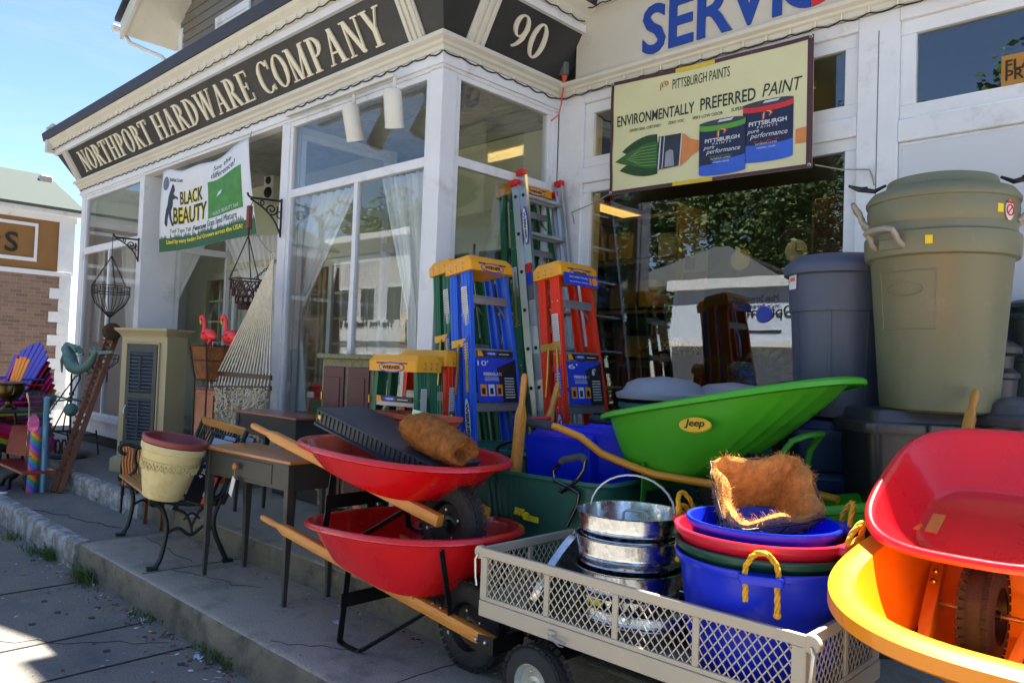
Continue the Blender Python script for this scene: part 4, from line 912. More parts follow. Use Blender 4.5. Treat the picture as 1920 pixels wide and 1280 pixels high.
# ---------------------------------------------------------------- round bins and totes
def bin_mb(prof, n=48): m = MB(); m.lathe(prof, n); return m
OLIVE = M('olive_plastic', (112, 113, 86), .38, var=.07, vs=2, dirt=(126, 126, 104), ds=9, dp=(.56, .75), rv=.35)
TAUPE = M('taupe_handle', (150, 144, 130), .4)
SLATE = M('slate_plastic', (72, 80, 100), .42, var=.08, vs=3, dirt=(96, 102, 118), ds=9, dp=(.58, .78), rv=.3)
BLKP = M('black_plastic', (50, 50, 54), .30, var=.15, vs=3, dirt=(78, 76, 76), ds=10, dp=(.58, .8), rv=.3)
GLID = M('grey_lid_plastic', (146, 148, 156), .5, var=.05)
DKG = M('dark_green_plastic', (44, 100, 86), .4, var=.08, vs=3)
# olive can
D = 3.45; p = AD(1757, 772, D); sc = D/FPX
rB, rT = 97*sc, 121*sc; zB = p.z; zR = AD(1780, 480, D).z-zB; zT = AD(1780, 365, D).z-zB
t = T('trash_can', 'tall olive green lidded trash can with beige handles standing on the black tote', 'trash can', p, 20)
bm_ = bin_mb([(.001, .0), (rB*.9, 0), (rB, .012), (rB*1.02, .03), (rT*.985, zR-.03), (rT*.99, zR-.028), (rT*1.06, zR-.022), (rT*1.075, zR-.01), (rT*1.085, zR+.06), (rT*1.08, zR+.075), (rT*1.03, zR+.085), (rT*1.02, zR+.12), (rT*.9, zR+.12)])
bm_.build('body', OLIVE, t)
z2 = zR+.12
bm_ = bin_mb([(rT*.9, z2-.005), (rT*1.02, z2), (rT*1.035, z2+.008), (rT*1.05, z2+.075), (rT*1.04, z2+.09), (rT*1.04, z2+.10)]); bm_.build('inner_can', OLIVE, t)
z3 = z2+.10
bm_ = bin_mb([(rT*1.04, z3), (rT*1.065, z3+.005), (rT*1.07, z3+.022), (rT*1.03, z3+.04), (rT*.99, z3+.055), (rT*.86, z3+.07), (rT*.80, z3+.075), (rT*.76, z3+.115), (rT*.6, z3+.128), (.001, z3+.135)]); bm_.build('lid', OLIVE, t)
def grab(ang, rad, z, flip=1):
    m = MB(Matrix.Rotation(R_(ang), 4, 'Z')); w2 = .072
    m.tube([(rad-.012, -w2, z-.05*flip), (rad+.02, -w2, z-.02*flip), (rad+.03, -w2*.95, z+.02*flip), (rad+.055, -w2, z+.055*flip), (rad+.06, -w2*.6, z+.068*flip), (rad+.06, w2*.6, z+.068*flip), (rad+.055, w2, z+.055*flip), (rad+.03, w2*.95, z+.02*flip), (rad+.02, w2, z-.02*flip), (rad-.012, w2, z-.05*flip)], .013, 10)
    return m
grab(-136, rT*1.06, zR+.045, .6).build('handle', TAUPE, t)
grab(175, rT*1.04, z2+.06).build('handle', TAUPE, t); grab(-7, rT*1.04, z2+.06).build('handle', TAUPE, t)
MB(Matrix.Rotation(R_(-133), 4, 'Z')).box(rT*1.05, rT*1.09, -.06, .06, zR-.0, zR+.05).build('handle_socket', OLIVE, t, bevel=.008)
for a in (175, -7):
    m = MB(); mm_ = Matrix.Rotation(R_(a), 4, 'Z'); m.x = mm_; m.tube([(rT*.78, 0, z3+.12), (rT*.95, 0, z3+.095), (rT*1.18, .0, z3+.11), (rT*1.34, 0, z3+.13)], [.006, .011, .013, .006], 8); m.box(rT*1.05, rT*1.16, -.012, .012, z3+.098, z3+.118); m.build('lid_latch', STEELK, t)
m = MB(Matrix.Rotation(R_(-124), 4, 'Z')); fx_ = lambda zz: rB*1.02+(rT*.985-rB*1.02)*(zz-.03)/(zR-.06)
za, zb_ = zR-.34, zR-.09
fr_ = []
for zz, a0, a1 in ((za, -26, 26), (zb_, -26, 26)):
    m.tube([(fx_(zz)*math.cos(R_(a)), fx_(zz)*math.sin(R_(a)), zz) for a in range(a0, a1+1, 4)], .003, 5)
for a in (-26, 26): m.tube([(fx_(zz)*math.cos(R_(a)), fx_(zz)*math.sin(R_(a)), zz) for zz in (za, (za+zb_)/2, zb_)], .003, 5)
m.tube([((fx_(zR-.16)+.001)*math.cos(R_(-2+17*math.cos(k*.2618))), (fx_(zR-.16)+.001)*math.sin(R_(-2+17*math.cos(k*.2618))), zR-.17+.028*math.sin(k*.2618)) for k in range(24)], .003, 5, closed=True)
m.build('embossed_panel', OLIVE, t)
for a, zz, rad, c_ in ((-103, zR+.03, rT*1.084, 'y'), (-50, z2+.045, rT*1.045, 'y'), (-40, z2+.04, rT*1.045, 'r')):
    m = MB(Matrix.Rotation(R_(a), 4, 'Z')); m.box(rad-.004, rad+.003, -.014, .014, zz-.018, zz+.018) if c_ == 'y' else m.prism([(rad, .026*math.cos(k*.4), zz+.042*math.sin(k*.4)) for k in range(16)], (.004, 0, 0))
    m.build('sticker', M('sticker_yellow', (230, 200, 20), .5) if c_ == 'y' else M('sticker_white', (224, 214, 208), .5), t)
m = MB(Matrix.Rotation(R_(-40), 4, 'Z')); m.x = m.x @ FR((rT*1.045+.0045, 0, z2+.04), (0, 1, 0), (0, 0, 1)); m.tube([(.022*math.cos(k*.5236), .022*math.sin(k*.5236), 0) for k in range(12)], .0035, 5, closed=True).bar((-.015, -.015, 0), (.015, .015, 0), .005, .003).box(-.022, .022, .028, .038, -.001, .002)
m.build('warning_mark', M('mark_red', (190, 30, 30), .5), t)

# black tote under it, another below
def tote(name, label, c, w, d, h, rz, mat, lidm, group=None, dome=.05, clip=True, taper=.9):
    t = T(name, label, 'storage tote', c, rz, group)
    m = MB(); m.loft([rr(w*taper*.3, d*taper*.3, .02, 5, .0)]+[rr(w*(taper+(1-taper)*k), d*(taper+(1-taper)*k), .05, 5, h*k) for k in (0, .03, .35, .36, .7, .71, 1)], cap0=True); m.build('body', mat, t, angle=30)
    m = MB(); m.loft([rr(w*1.0, d*1.0, .05, 5, h-.02), rr(w*1.08, d*1.08, .06, 5, h-.02), rr(w*1.10, d*1.10, .06, 5, h-.005), rr(w*1.10, d*1.10, .06, 5, h+.022), rr(w*1.07, d*1.07, .06, 5, h+.03), rr(w*.98, d*.98, .05, 5, h+.032), rr(w*.94, d*.94, .05, 5, h+.032+dome*.9), rr(w*.92, d*.92, .05, 5, h+.032+dome), rr(w*.5, d*.5, .05, 5, h+.04+dome), rr(w*.05, d*.05, .004, 5, h+.042+dome)], cap1=True); m.build('lid', lidm, t, angle=35)
    if clip:
        for s in (-1, ): MB().box(-w*.1, w*.1, s*d*.55-.022, s*d*.55+.0, h-.045, h+.03).build('latch', lidm, t, bevel=.008)
    return t
FR_ang = 38                                        # the stack faces the photographer a little
p = AD(1683, 768, 3.5); wT = 262*3.5/FPX
LIDK = M('black_lid_plastic', (66, 66, 70), .32, var=.12, dirt=(92, 90, 90), ds=8, dp=(.56, .8))
tote('storage_tote', 'black storage tote with latched lid under the olive trash can', (p.x+.05, p.y+.10, p.z-.37-.08), wT*.90, .42, .37, 40, BLKP, LIDK, 'stacked storage totes')
tote('storage_tote', 'bottom black tote hidden below the one carrying the olive can', (p.x+.05, p.y+.10, .16), wT*.9, .42, p.z-.37-.08-.16-.082, 40, BLKP, LIDK, 'stacked storage totes', clip=False)
NAVY = M('navy_plastic', (40, 58, 104), .4, var=.08)
p = AD(1530, 772, 3.85); h = .30; zt = p.z-.03
zz = zt-.16; z0 = .16
nl = ['topmost navy blue tote of the stack beside the black tote', 'second navy blue tote from the top beside the black tote', 'third navy blue tote down beside the black tote', 'lowest navy blue tote of the stack beside the black tote']
hh_ = (zt-z0)/4
for i in range(4): tote('storage_tote', nl[3-i], (p.x+.04, p.y+.12, z0+i*hh_), .46, .40, hh_-.075, 35, NAVY, NAVY, 'stacked storage totes', dome=.035, clip=False)
# slate can on the navy totes
D = 3.85; q = AD(1576, 770, D); sc = D/FPX; q.z = zt+.012
rT = 97*sc; zR = AD(1576, 497, D).z-q.z
t = T('trash_can', 'slate blue lidded trash can between the window and the olive can', 'trash can', (p.x+.06, p.y+.12, q.z), 10)
m = bin_mb([(.001, 0), (rT*.78, 0), (rT*.80, .015), (rT*.90, zR-.24), (rT*.93, zR-.238), (rT*.935, zR-.23), (rT*.96, zR-.06), (rT*.99, zR-.05), (rT*1.0, zR-.03)])
for k in range(8):
    a = 2*math.pi*k/8; m.bar((rT*.795*math.cos(a), rT*.795*math.sin(a), .02), (rT*.90*math.cos(a), rT*.90*math.sin(a), zR-.24), .012, .008, up=(math.cos(a), math.sin(a), 0))
m.build('body', SLATE, t, angle=25)
bin_mb([(rT*1.0, zR-.055), (rT*1.05, zR-.05), (rT*1.06, zR-.015), (rT*1.04, zR+.0), (rT*.96, zR+.02), (rT*.82, zR+.045), (rT*.5, zR+.055), (.001, zR+.06)]).build('lid', SLATE, t)
m = MB(Matrix.Rotation(R_(-142), 4, 'Z')); m.box(rT*.965, rT*.975, -.035, .04, zR-.125, zR-.055); m.build('price_label', M('label_white', (222, 222, 228), .5), t)
m = MB(Matrix.Rotation(R_(-142), 4, 'Z')); m.box(rT*.972, rT*.9785, -.025, .03, zR-.085, zR-.067); m.build('label_print', M('label_red', (214, 110, 90), .5), t)
# dark lidded bin and turned urn at the right edge
D = 3.3; c = AD(1905, 800, D); sc = D/FPX; r_ = 74*sc
t = T('trash_can', 'black round bin with domed lid at the right edge beside the olive can', 'trash can', (c.x, c.y, .16))
zR = c.z-.16+.02
bin_mb([(.001, 0), (r_*.75, 0), (r_*.78, .02), (r_*.92, zR)]).build('body', BLKP, t)
bin_mb([(r_*.9, zR-.02), (r_*1.06, zR-.015), (r_*1.10, zR+.015), (r_*1.02, zR+.03), (r_*.93, zR+.035), (r_*.88, zR+.075), (r_*.6, zR+.095), (.001, zR+.11)]).build('lid', LIDK, t)
D = 3.9; c = AD(1925, 650, D); sc = D/FPX
t = T('garden_urn', 'dark green turned garden urn stack at the right edge against the white wall', 'urn', (c.x, c.y, .16))
zs = lambda y: AD(1925, y, D).z-.16
MB().lathe([(.001, 0), (.13, 0), (.12, zs(740)), (42*sc, zs(735)), (44*sc, zs(680)), (47*sc, zs(678)), (47*sc, zs(672)), (36*sc, zs(670)), (36*sc, zs(650)), (30*sc, zs(648)), (40*sc, zs(602)), (43*sc, zs(600)), (43*sc, zs(592)), (38*sc, zs(588)), (33*sc, zs(584)), (34*sc, zs(580)), (40*sc, zs(578)), (38*sc, zs(570)), (20*sc, zs(563)), (.001, zs(560))], 32).build('urn_body', M('urn_green', (44, 56, 52), .4, var=.1), t)
D = 3.75; c = AD(1872, 650, D); sc = D/FPX
t = T('plastic_pot', 'black ribbed pot with rim half hidden behind the olive can', 'pot', (c.x, c.y, .16))
MB().lathe([(.001, 0), (.16, 0), (.17, .4), (30*sc, AD(1872, 740, D).z-.16), (32*sc, AD(1872, 712, D).z-.16), (36*sc, AD(1872, 708, D).z-.16), (36*sc, AD(1872, 700, D).z-.16), (24*sc, AD(1872, 690, D).z-.16), (26*sc, AD(1872, 668, D).z-.16), (38*sc, AD(1872, 662, D).z-.16), (38*sc, AD(1872, 652, D).z-.16), (24*sc, AD(1872, 640, D).z-.16), (.001, AD(1872, 637, D).z-.16)], 28).build('pot_body', BLKP, t)
# green bins with grey lids
for i, (x, y, D, w, lab) in enumerate(((1243, 742, 4.5, 86, 'dark green bin with grey domed lid left of the green wheelbarrow tray'), (1372, 752, 4.7, 80, 'dark green bin with grey lid peeping over the green wheelbarrow tray'))):
    c = AD(x, y, D); sc = D/FPX; r_ = w*sc; zR = c.z-.16
    t = T('trash_can', lab, 'trash can', (c.x, c.y, .16), 0, 'green bins with grey lids')
    m = bin_mb([(.001, 0), (r_*.74, 0), (r_*.76, .02)]+[x_ for k in range(4) for x_ in ((r_*(.86+.02*k), zR-.30+.075*k), (r_*(.93+.012*k), zR-.297+.075*k), (r_*(.935+.012*k), zR-.27+.075*k), (r_*(.87+.02*k), zR-.265+.075*k))]); m.build('body', DKG, t)
    bin_mb([(r_*.9, zR-.02), (r_*1.0, zR-.018), (r_*1.02, zR), (r_*1.02, zR+.012), (r_*.92, zR+.022), (r_*.86, zR+.03), (r_*.78, zR+.07), (r_*.55, zR+.098), (.001, zR+.115)]).build('lid', GLID, t)

# ---------------------------------------------------------------- mesh wagon
CRM = M('wagon_cream', (184, 172, 152), .4, var=.06, vs=4, dirt=(150, 118, 84), ds=14, dp=(.66, .76), coat=.15)
WY = 2.25
X0, X1, Y0, Y1 = AY(905, 1030, WY).x, AY(1515, 1178, WY).x, WY, WY+.60
ZT = .5*(AY(905, 1030, WY).z+AY(1515, 1178, WY).z)-.004; ZB = ZT-.205; ZL = ZB-.07
wg = T('garden_wagon', 'cream steel mesh garden wagon loaded with galvanized pails and rope handled tubs', 'wagon', ((X0+X1)/2, 2.55, 0))
def panel(x0, x1, y0, y1, nm, ndiv):
    f = MB(); along = Vector((x1-x0, y1-y0, 0)); L = along.length; al = along.normalized(); nn = Vector((-al.y, al.x, 0)); o = Vector((x0, y0, 0))
    m = FR((x0, y0, 0), al, (0, 0, 1)); f.x = m
    f.box(0, L, ZT-.036, ZT, -.009, .009).box(0, L, ZL, ZB-.006, -.012, .012).box(0, L, ZB-.006, ZB+.012, -.007, .007)
    f.box(0, .036, ZB, ZT-.036, -.0085, .0085).box(L-.045, L, ZB, ZT-.036, -.0085, .0085)
    for i in range(1, ndiv): xx = .036+(L-.08)*i/ndiv; f.box(xx-.012, xx+.012, ZB+.012, ZT-.036, -.006, .006)
    p_ = f.build(nm, CRM, wg, world=True, bevel=.003)
    g = MB(m); pitch = .033; sl_ = .62
    H0, H1 = ZB+.01, ZT-.034; n = int(L/pitch)+10
    for s in (-1, 1):
        for i in range(-8, n):
            a = Vector((i*pitch, H0, 0)); b = Vector((i*pitch+(H1-H0)*sl_*1.25, H1, 0))
            if s < 0: a = Vector((i*pitch+(H1-H0)*sl_*1.25, H0, 0)); b = Vector((i*pitch, H1, 0))
            lo, hi = .03, L-.04
            if a.x > b.x: a, b = b, a
            if b.x < lo or a.x > hi: continue
            d_ = b-a
            if a.x < lo: a = a+d_*((lo-a.x)/d_.x)
            d_ = b-a
            if b.x > hi: b = a+d_*((hi-a.x)/d_.x)
            g.bar(a+Vector((0, 0, s*.0012)), b+Vector((0, 0, s*.0012)), .0042, .0022, up=(0, 0, 1))
    g.build('mesh', CRM, p_, world=True)
panel(X0, X1, Y0, Y0, 'side_panel', 4); panel(X0, X1, Y1, Y1, 'side_panel', 4)
panel(X1, X1, Y0+.01, Y1-.01, 'end_panel', 2); panel(X0, X0, Y0+.01, Y1-.01, 'end_panel', 2)
MB().box(X0+.01, X1-.01, Y0+.012, Y1-.012, ZL+.008, ZL+.016).build('bed', CRM, wg, world=True)
m = MB()
MB().box(X0+.1, X1-.1, Y0+.16, Y0+.2, ZL-.06, ZL).box(X0+.1, X1-.1, Y1-.2, Y1-.16, ZL-.06, ZL).box(X0+.2, X0+.26, Y0+.05, Y1-.05, .17, ZL-.05).box(X1-.26, X1-.2, Y0+.05, Y1-.05, .17, ZL-.05).build('chassis', STEELK, wg, world=True)
PALE = M('pale_rim', (196, 200, 190), .3, metal=.5)
WXW = AY(1008, 1268, WY+.02).x
for x in (WXW, X1-.30):
    for y in (Y0+.02, Y1-.02):
        e_ = T.__call__ if False else None
        wm = MB()
        wheel(wg, Vector((x, y, .150))-Vector(((X0+X1)/2, 2.55, 0)), .150, .09, (0, 1, 0), PALE, 30)
for x, y, s in ((X1+.012, Y0+.004, 1), (X0-.012, Y0+.004, -1)):
    k = MB(); k.lathe([(.001, .012), (.026, .012), (.028, .008), (.028, -.008), (.026, -.012), (.001, -.012)], 18, m=TR((x, y, ZT-.022), rx=90)); k.build('corner_hinge', CRM, wg, world=True)
    MB().tube([(x+.004*s, y-.014, ZT-.03), (x+.012*s, y-.02, ZT-.05), (x+.006*s, y-.022, ZT-.12), (x+.0*s, y-.02, ZT-.155)], .005, 6).build('latch_pin', ZINC, wg, world=True)
pc = AY(1040, 1190, Y0-.02); MB().box(pc.x-.035, pc.x+.0, pc.y-.004, pc.y+.01, pc.z-.01, pc.z+.012).build('clip_lug', CRM, wg, world=True, bevel=.004)
MB().tube([pc+Vector((-.03, -.008, .0)), pc+Vector((-.03, -.01, -.02)), pc+Vector((0, -.01, -.018)), pc+Vector((.03, -.01, -.03)), pc+Vector((.05, -.01, -.028))], .0028, 6).tube([pc+Vector((-.01, -.01, 0)), pc+Vector((.06, -.01, -.012))], .0028, 6).build('spring_clip', ZINC, wg, world=True)
# pull handle with foam D grip, at the back left of the wagon
ht = AY(1087, 930, Y1-.02)
gl_ = lambda x, y: AY(x, y, Y1-.0)
MB().tube([AY(1064, 985, Y1), gl_(1083, 945), gl_(1086, 925)], .010, 10).tube([gl_(1086, 925), gl_(1070, 915), gl_(1040, 900), gl_(1038, 882), gl_(1052, 866), gl_(1060, 862)], .0095, 10).tube([gl_(1098, 862), gl_(1095, 880), gl_(1082, 900), gl_(1053, 922), gl_(1048, 918)], .0095, 10).build('pull_handle', M('gunmetal', (92, 96, 104), .18, metal=1, var=.05), wg, world=True, angle=60)
MB().tube([gl_(1052, 866), gl_(1058, 861), gl_(1080, 857), gl_(1092, 856), gl_(1098, 864)], .017, 12).build('foam_grip', FOAM, wg, world=True, angle=60)

# ---------------------------------------------------------------- galvanized pails in the wagon
GALV = bpy.data.materials.new('galvanized'); GALV.use_nodes = True; gn = GALV.node_tree; N = gn.nodes.new; b = gn.nodes['Principled BSDF']
vo = N('ShaderNodeTexVoronoi'); vo.inputs['Scale'].default_value = 60; co = N('ShaderNodeTexCoord'); gn.links.new(co.outputs['Object'], vo.inputs['Vector'])
sp_ = N('ShaderNodeSeparateXYZ'); gn.links.new(vo.outputs['Color'], sp_.inputs[0]); r1 = N('ShaderNodeMapRange'); r1.inputs['To Min'].default_value = .12; r1.inputs['To Max'].default_value = .30; gn.links.new(sp_.outputs[0], r1.inputs[0]); gn.links.new(r1.outputs[0], b.inputs['Roughness'])
r2 = N('ShaderNodeValToRGB'); r2.color_ramp.elements[0].color = L3((188, 192, 196)); r2.color_ramp.elements[1].color = L3((216, 218, 220)); gn.links.new(sp_.outputs[1], r2.inputs[0]); gn.links.new(r2.outputs[0], b.inputs['Base Color']); b.inputs['Metallic'].default_value = 1
PC = AY(1183, 955, 2.56); KP = 1.12
def pail(z, label, r0, h, extra=None, inner=True, scal=False):
    r0 *= KP; h *= KP
    t = T('galvanized_pail', label, 'pail', (PC.x, PC.y, z), 0, 'stacked galvanized pails')
    rb = r0*.86; m = MB()
    prof = [(rb*.1, 0), (rb, 0), (rb*1.01, .008), (rb+(r0-rb)*.35, h*.35), (rb+(r0-rb)*.37+.004, h*.38), (rb+(r0-rb)*.40, h*.41), (rb+(r0-rb)*.5, h*.5), (rb+(r0-rb)*.52+.004, h*.53), (rb+(r0-rb)*.55, h*.56), (rb+(r0-rb)*.62+.004, h*.60), (r0*.96, h*.64), (r0*.995, h*.96), (r0*1.02, h*.975), (r0*1.03, h*.99), (r0*1.015, h), (r0*.985, h*.985)]
    if inner: prof += [(r0*.95, h*.64), (rb*.98, .03), (rb*.1, .03)]
    m.lathe(prof, 56); m.build('pail_wall', GALV, t)
    return t
zt = PC.z
t1 = pail(zt-.152, 'topmost galvanized pail with wire bail and a lid lying inside', .187, .135)
MB().tube([(.20*math.cos(a_) , .03*math.sin(a_), .144+.14*math.sin(a_)) for a_ in [math.pi*i/14 for i in range(15)]], .0045, 8).build('bail', ZINC, t1)
t2 = T('pail_lid', 'small galvanized lid with loop handle lying inside the topmost pail', 'lid', (PC.x+.02, PC.y, zt-.07), 25)
MB().lathe([(.001, .03), (.06, .026), (.10, .014), (.15, .008), (.163, .0), (.160, -.006)], 40).build('lid_plate', GALV, t2)
MB().tube([(-.045, 0, .02), (-.045, 0, .06), (-.03, 0, .068), (.03, 0, .068), (.045, 0, .06), (.045, 0, .02)], .005, 8).build('lid_handle', ZINC, t2)
pail(zt-.26, 'second galvanized pail from the top with ribbed wall', .190, .15)
t3 = pail(zt-.38, 'third galvanized pail down with toothed band', .186, .15)
m = MB()
for k in range(40):
    a0 = 2*math.pi*k/40; a1 = 2*math.pi*(k+.5)/40; a2 = 2*math.pi*(k+1)/40; rr1 = .20
    m.add([(rr1*math.cos(a0), rr1*math.sin(a0), .07), (rr1*1.005*math.cos(a1), rr1*1.005*math.sin(a1), .035), (rr1*math.cos(a2), rr1*math.sin(a2), .07)], [(0, 1, 2)])
m.build('toothed_band', GALV, t3)
m = MB(); m.box(-.03, .02, -.206, -.202, .045, .065); m.build('price_tag', M('tag_yellow', (214, 200, 30), .5), t3)
bw = T('galvanized_tub', 'wide galvanized tub on the wagon bed under the pails', 'tub', (PC.x+.05, PC.y+.03, ZL+.018))
MB().lathe([(.001, 0), (.20, 0), (.21, .01), (.225, .05), (.232, .055), (.23, .06), (.24, .10), (.247, .105), (.245, .11), (.252, zt-.40-ZL-.0), (.262, zt-.395-ZL), (.255, zt-.39-ZL), (.24, zt-.40-ZL), (.2, .02), (.001, .02)], 60).build('tub_wall', GALV, bw)
lc = AY(1046, 1085, 2.56)
ld = T('galvanized_lid', 'large galvanized can lid leaning on edge inside the left end of the wagon', 'lid', lc, FR((0, 0, 0), (.30, -1, .0), (.42, .05, 1)).to_3x3())
R0 = .262
MB().lathe([(.001, .035), (.09, .034), (.11, .026), (.17, .020), (.2, .006), (R0, .0), (R0*1.02, -.03), (R0*.985, -.03), (R0*.97, -.002), (.001, .028)], 56).build('lid_plate', GALV, ld)
MB().tube([(-.06, 0, .03), (-.06, 0, .07), (.06, 0, .07), (.06, 0, .03)], .006, 8).build('lid_handle', ZINC, ld)

# ---------------------------------------------------------------- stack of rope handled tubs
TC = AY(1430, 1000, 2.54); R1 = .285; kz = 1
ROPE = M('yellow_rope', (222, 168, 22), .7, var=.2, vs=40, bump=.6, bs=60)
BLU = M('blue_plastic', (18, 44, 210), .30, var=.08, vs=3, dirt=(60, 84, 205), ds=16, dp=(.60, .76), rv=.4); PNK = M('raspberry_plastic', (196, 30, 56), .32, var=.05); DGR = M('bottle_green_plastic', (18, 66, 52), .32, var=.06)
def rope(path, r=.0085, n=5):
    """three twisted strands along a path"""
    m = MB(); P_ = [Vector(p) for p in path]; L = [0]
    for a, b in zip(P_[:-1], P_[1:]): L.append(L[-1]+(b-a).length)
    def at(s):
        for i in range(len(P_)-1):
            if s <= L[i+1] or i == len(P_)-2: return P_[i].lerp(P_[i+1], max(0, min(1, (s-L[i])/max(1e-6, L[i+1]-L[i])))), (P_[i+1]-P_[i]).normalized()
    N_ = max(12, int(L[-1]/.006))
    for k in range(3):
        pts = []
        for i in range(N_+1):
            c, t = at(L[-1]*i/N_); u = t.orthogonal().normalized() if abs(t.z) < .9 else t.cross(Vector((0, 1, 0))).normalized(); v = t.cross(u); a = i*.42+k*2.094
            pts.append(c+(u*math.cos(a)+v*math.sin(a))*r*.55)
        m.tube(pts, r*.62, n)
    return m
def smooth(pts, k=5):
    out = []; P_ = [Vector(p) for p in pts]; P_ = [P_[0]]+P_+[P_[-1]]
    for i in range(1, len(P_)-2):
        for j in range(k):
            t = j/k; a, b, c, d = P_[i-1:i+3]
            out.append(.5*((2*b)+(c-a)*t+(2*a-5*b+4*c-d)*t*t+(3*b-a-3*c+d)*t**3))
    out.append(P_[-2]); return out
def rtub(label, zrim, r, h, mat, angs, knots=True, over=None):
    t = T('rope_tub', label, 'tub', (TC.x, TC.y, zrim-h), 0, 'rope handled tubs in the wagon')
    rb = r*.80
    MB().lathe([(.001, 0), (rb*.96, 0), (rb, .012), (r*.965, h-.03), (r*.97, h-.028), (r*1.0, h-.028), (r*1.025, h-.02), (r*1.03, h-.004), (r*1.02, h), (r*.975, h-.002), (r*.955, h-.02), (rb*.97, .02), (.001, .016)], 60).build('tub_wall', mat, t)
    for a in angs:
        ma = Matrix.Rotation(R_(a), 4, 'Z')
        MB(ma).loft([rr(.05*k, .13*k, .016*k, 4, zz, r*1.05) for k, zz in ((.05, h-.03), (1, h-.028), (1.05, h-.022), (1.05, h-.006), (1, h-.001), (.05, h))], cap0=True, cap1=True).build('handle_lug', mat, t)
        w2 = .046; x_ = r*1.06
        pth = smooth([(x_+.004, -w2, h-.085), (x_+.004, -w2, h-.03), (x_+.006, -w2*1.02, h+.02), (x_+.02, -w2*.55, h+.06), (x_+.026, 0, h+.072), (x_+.02, w2*.55, h+.06), (x_+.006, w2*1.02, h+.02), (x_+.004, w2, h-.03), (x_+.004, w2*1.05, h-.11)])
        if over: pth = smooth(over(x_, w2, h))
        rm_ = rope(pth); rm_.v = [ma @ p for p in rm_.v]; rm_.ball(ma @ Vector((x_+.004, w2*1.05, h-.115)), .013, 8); rm_.build('rope_handle', ROPE, t, angle=180)
    return t
z1 = TC.z+.0
near = math.degrees(math.atan2(-TC.y, -TC.x))      # direction of the photographer
zr_b = AY(1425, 1076, 2.27).z
rtub('lowest blue rope handled tub standing on the wagon bed', zr_b, R1, zr_b-ZL-.02, BLU, (near+0, near+180))
rtub('dark green rope handled tub under the raspberry one', zr_b+.04, R1*1.0, .20, DGR, (near+62, near-118))
rtub('raspberry red rope handled tub under the small blue one', zr_b+.088, R1*1.015, .20, PNK, (near+62, near-118))
rtub('small blue rope handled tub on top, holding the coir basket', zr_b+.118, R1*.88, .20, BLU, (near+100,))

# ---------------------------------------------------------------- wire basket with coir liner
COIR = M('coir', (206, 144, 74), .95, var=.35, vs=30, bump=1.0, bs=140, spec=.15)
COIRF = M('coir_fibre', (224, 164, 90), .9, var=.4, vs=20, spec=.2)
def fibres(m, pts_n, L, r, rad=.0007, rnd=random.Random(3)):
    for p, n_ in pts_n:
        p = Vector(p); n_ = Vector(n_).normalized(); d = (n_*rnd.uniform(.05, .5)+Vector((rnd.gauss(0, 1), rnd.gauss(0, 1), rnd.gauss(0, 1)))).normalized(); l = L*rnd.uniform(.4, 1.3); u = d.orthogonal().normalized()*rad; k = Vector((rnd.gauss(0, 1), rnd.gauss(0, 1), rnd.gauss(0, 1)))*l*.25
        a, b, c = p, p+d*l*.55+k, p+d*l+k*.2-n_*l*.2; v = d.cross(u).normalized()*rad
        m.add([a+u, a-u, b-u*.9, b+u*.9, c, a+v, a-v, b-v*.9, b+v*.9], [(0, 1, 2, 3), (3, 2, 4), (5, 6, 7, 8), (8, 7, 4)])
def sag(p, a=.012): return p
TLc, TRc, BRc, BLc = AD(1325, 862, 2.82), AD(1508, 856, 2.86), AD(1553, 975, 2.66), AD(1362, 998, 2.58)
cn = (TLc+TRc+BRc+BLc)/4; nn = (TRc-TLc).cross(BLc-TLc).normalized()
if nn.dot(CAM-cn) < 0: nn = -nn
deep = .27
cb_ = T('coir_basket', 'square wire basket with shaggy coir liner tilted on top of the tubs', 'basket', cn)
ex = ((TRc-TLc)+(BRc-BLc)).normalized(); ey = nn.cross(ex)
def cpt(u, v, k):  # u,v in 0..1 across the mouth, k depth
    top = TLc.lerp(TRc, u).lerp(BLc.lerp(BRc, u), v); s = 1-.42*k; return cn+(top-cn)*s-nn*deep*k
def loopr(k, n=48, inset=0, wob=0):
    pts = []; rnd = random.Random(int(k*100)+n)
    for i in range(n):
        t = 4*i/n; s = int(t); f = t-s; u, v = ((f, 0), (1, f), (1-f, 1), (0, 1-f))[s]
        u = .5+(u-.5)*(1-inset); v = .5+(v-.5)*(1-inset)
        p = cpt(u, v, k); p = p+nn*wob*math.sin(i*.9+k*5)*.5+(p-cn)*wob*.4*math.sin(i*1.7)
        if abs(u-.5) > .38 and abs(v-.5) > .38: p = p.lerp(cn-nn*deep*k, .06)
        pts.append(p)
    return pts
lm_ = MB(); lr = [loopr(1, 48, .1), loopr(.85, 48, .06), loopr(.5, 48, .04, .01), loopr(.15, 48, .02, .014), loopr(-.02, 48, .03, .02), loopr(-.08, 48, .13, .03), loopr(-.05, 48, .24, .035), loopr(.05, 48, .30, .03), loopr(.35, 48, .33, .03), loopr(.7, 48, .36, .02), loopr(.80, 48, .6, .01), loopr(.80, 48, .97)]
lm_.loft(lr, cap0=True, cap1=True)
fb = MB(); rnd = random.Random(9); pn = []
for _ in range(4600):
    k = rnd.randrange(2, 10); i = rnd.randrange(48); a, b, c, d = lr[k][i], lr[k][(i+1) % 48], lr[k+1][i], lr[k+1][(i+1) % 48]
    s, t_2 = rnd.random(), rnd.random(); p = a.lerp(b, s).lerp(c.lerp(d, s), t_2); n_ = (b-a).cross(c-a)
    if n_.length < 1e-9: continue
    pn.append((p, -n_ if rnd.random() < .25 else n_))
fibres(fb, pn, .022, 0, .0006)
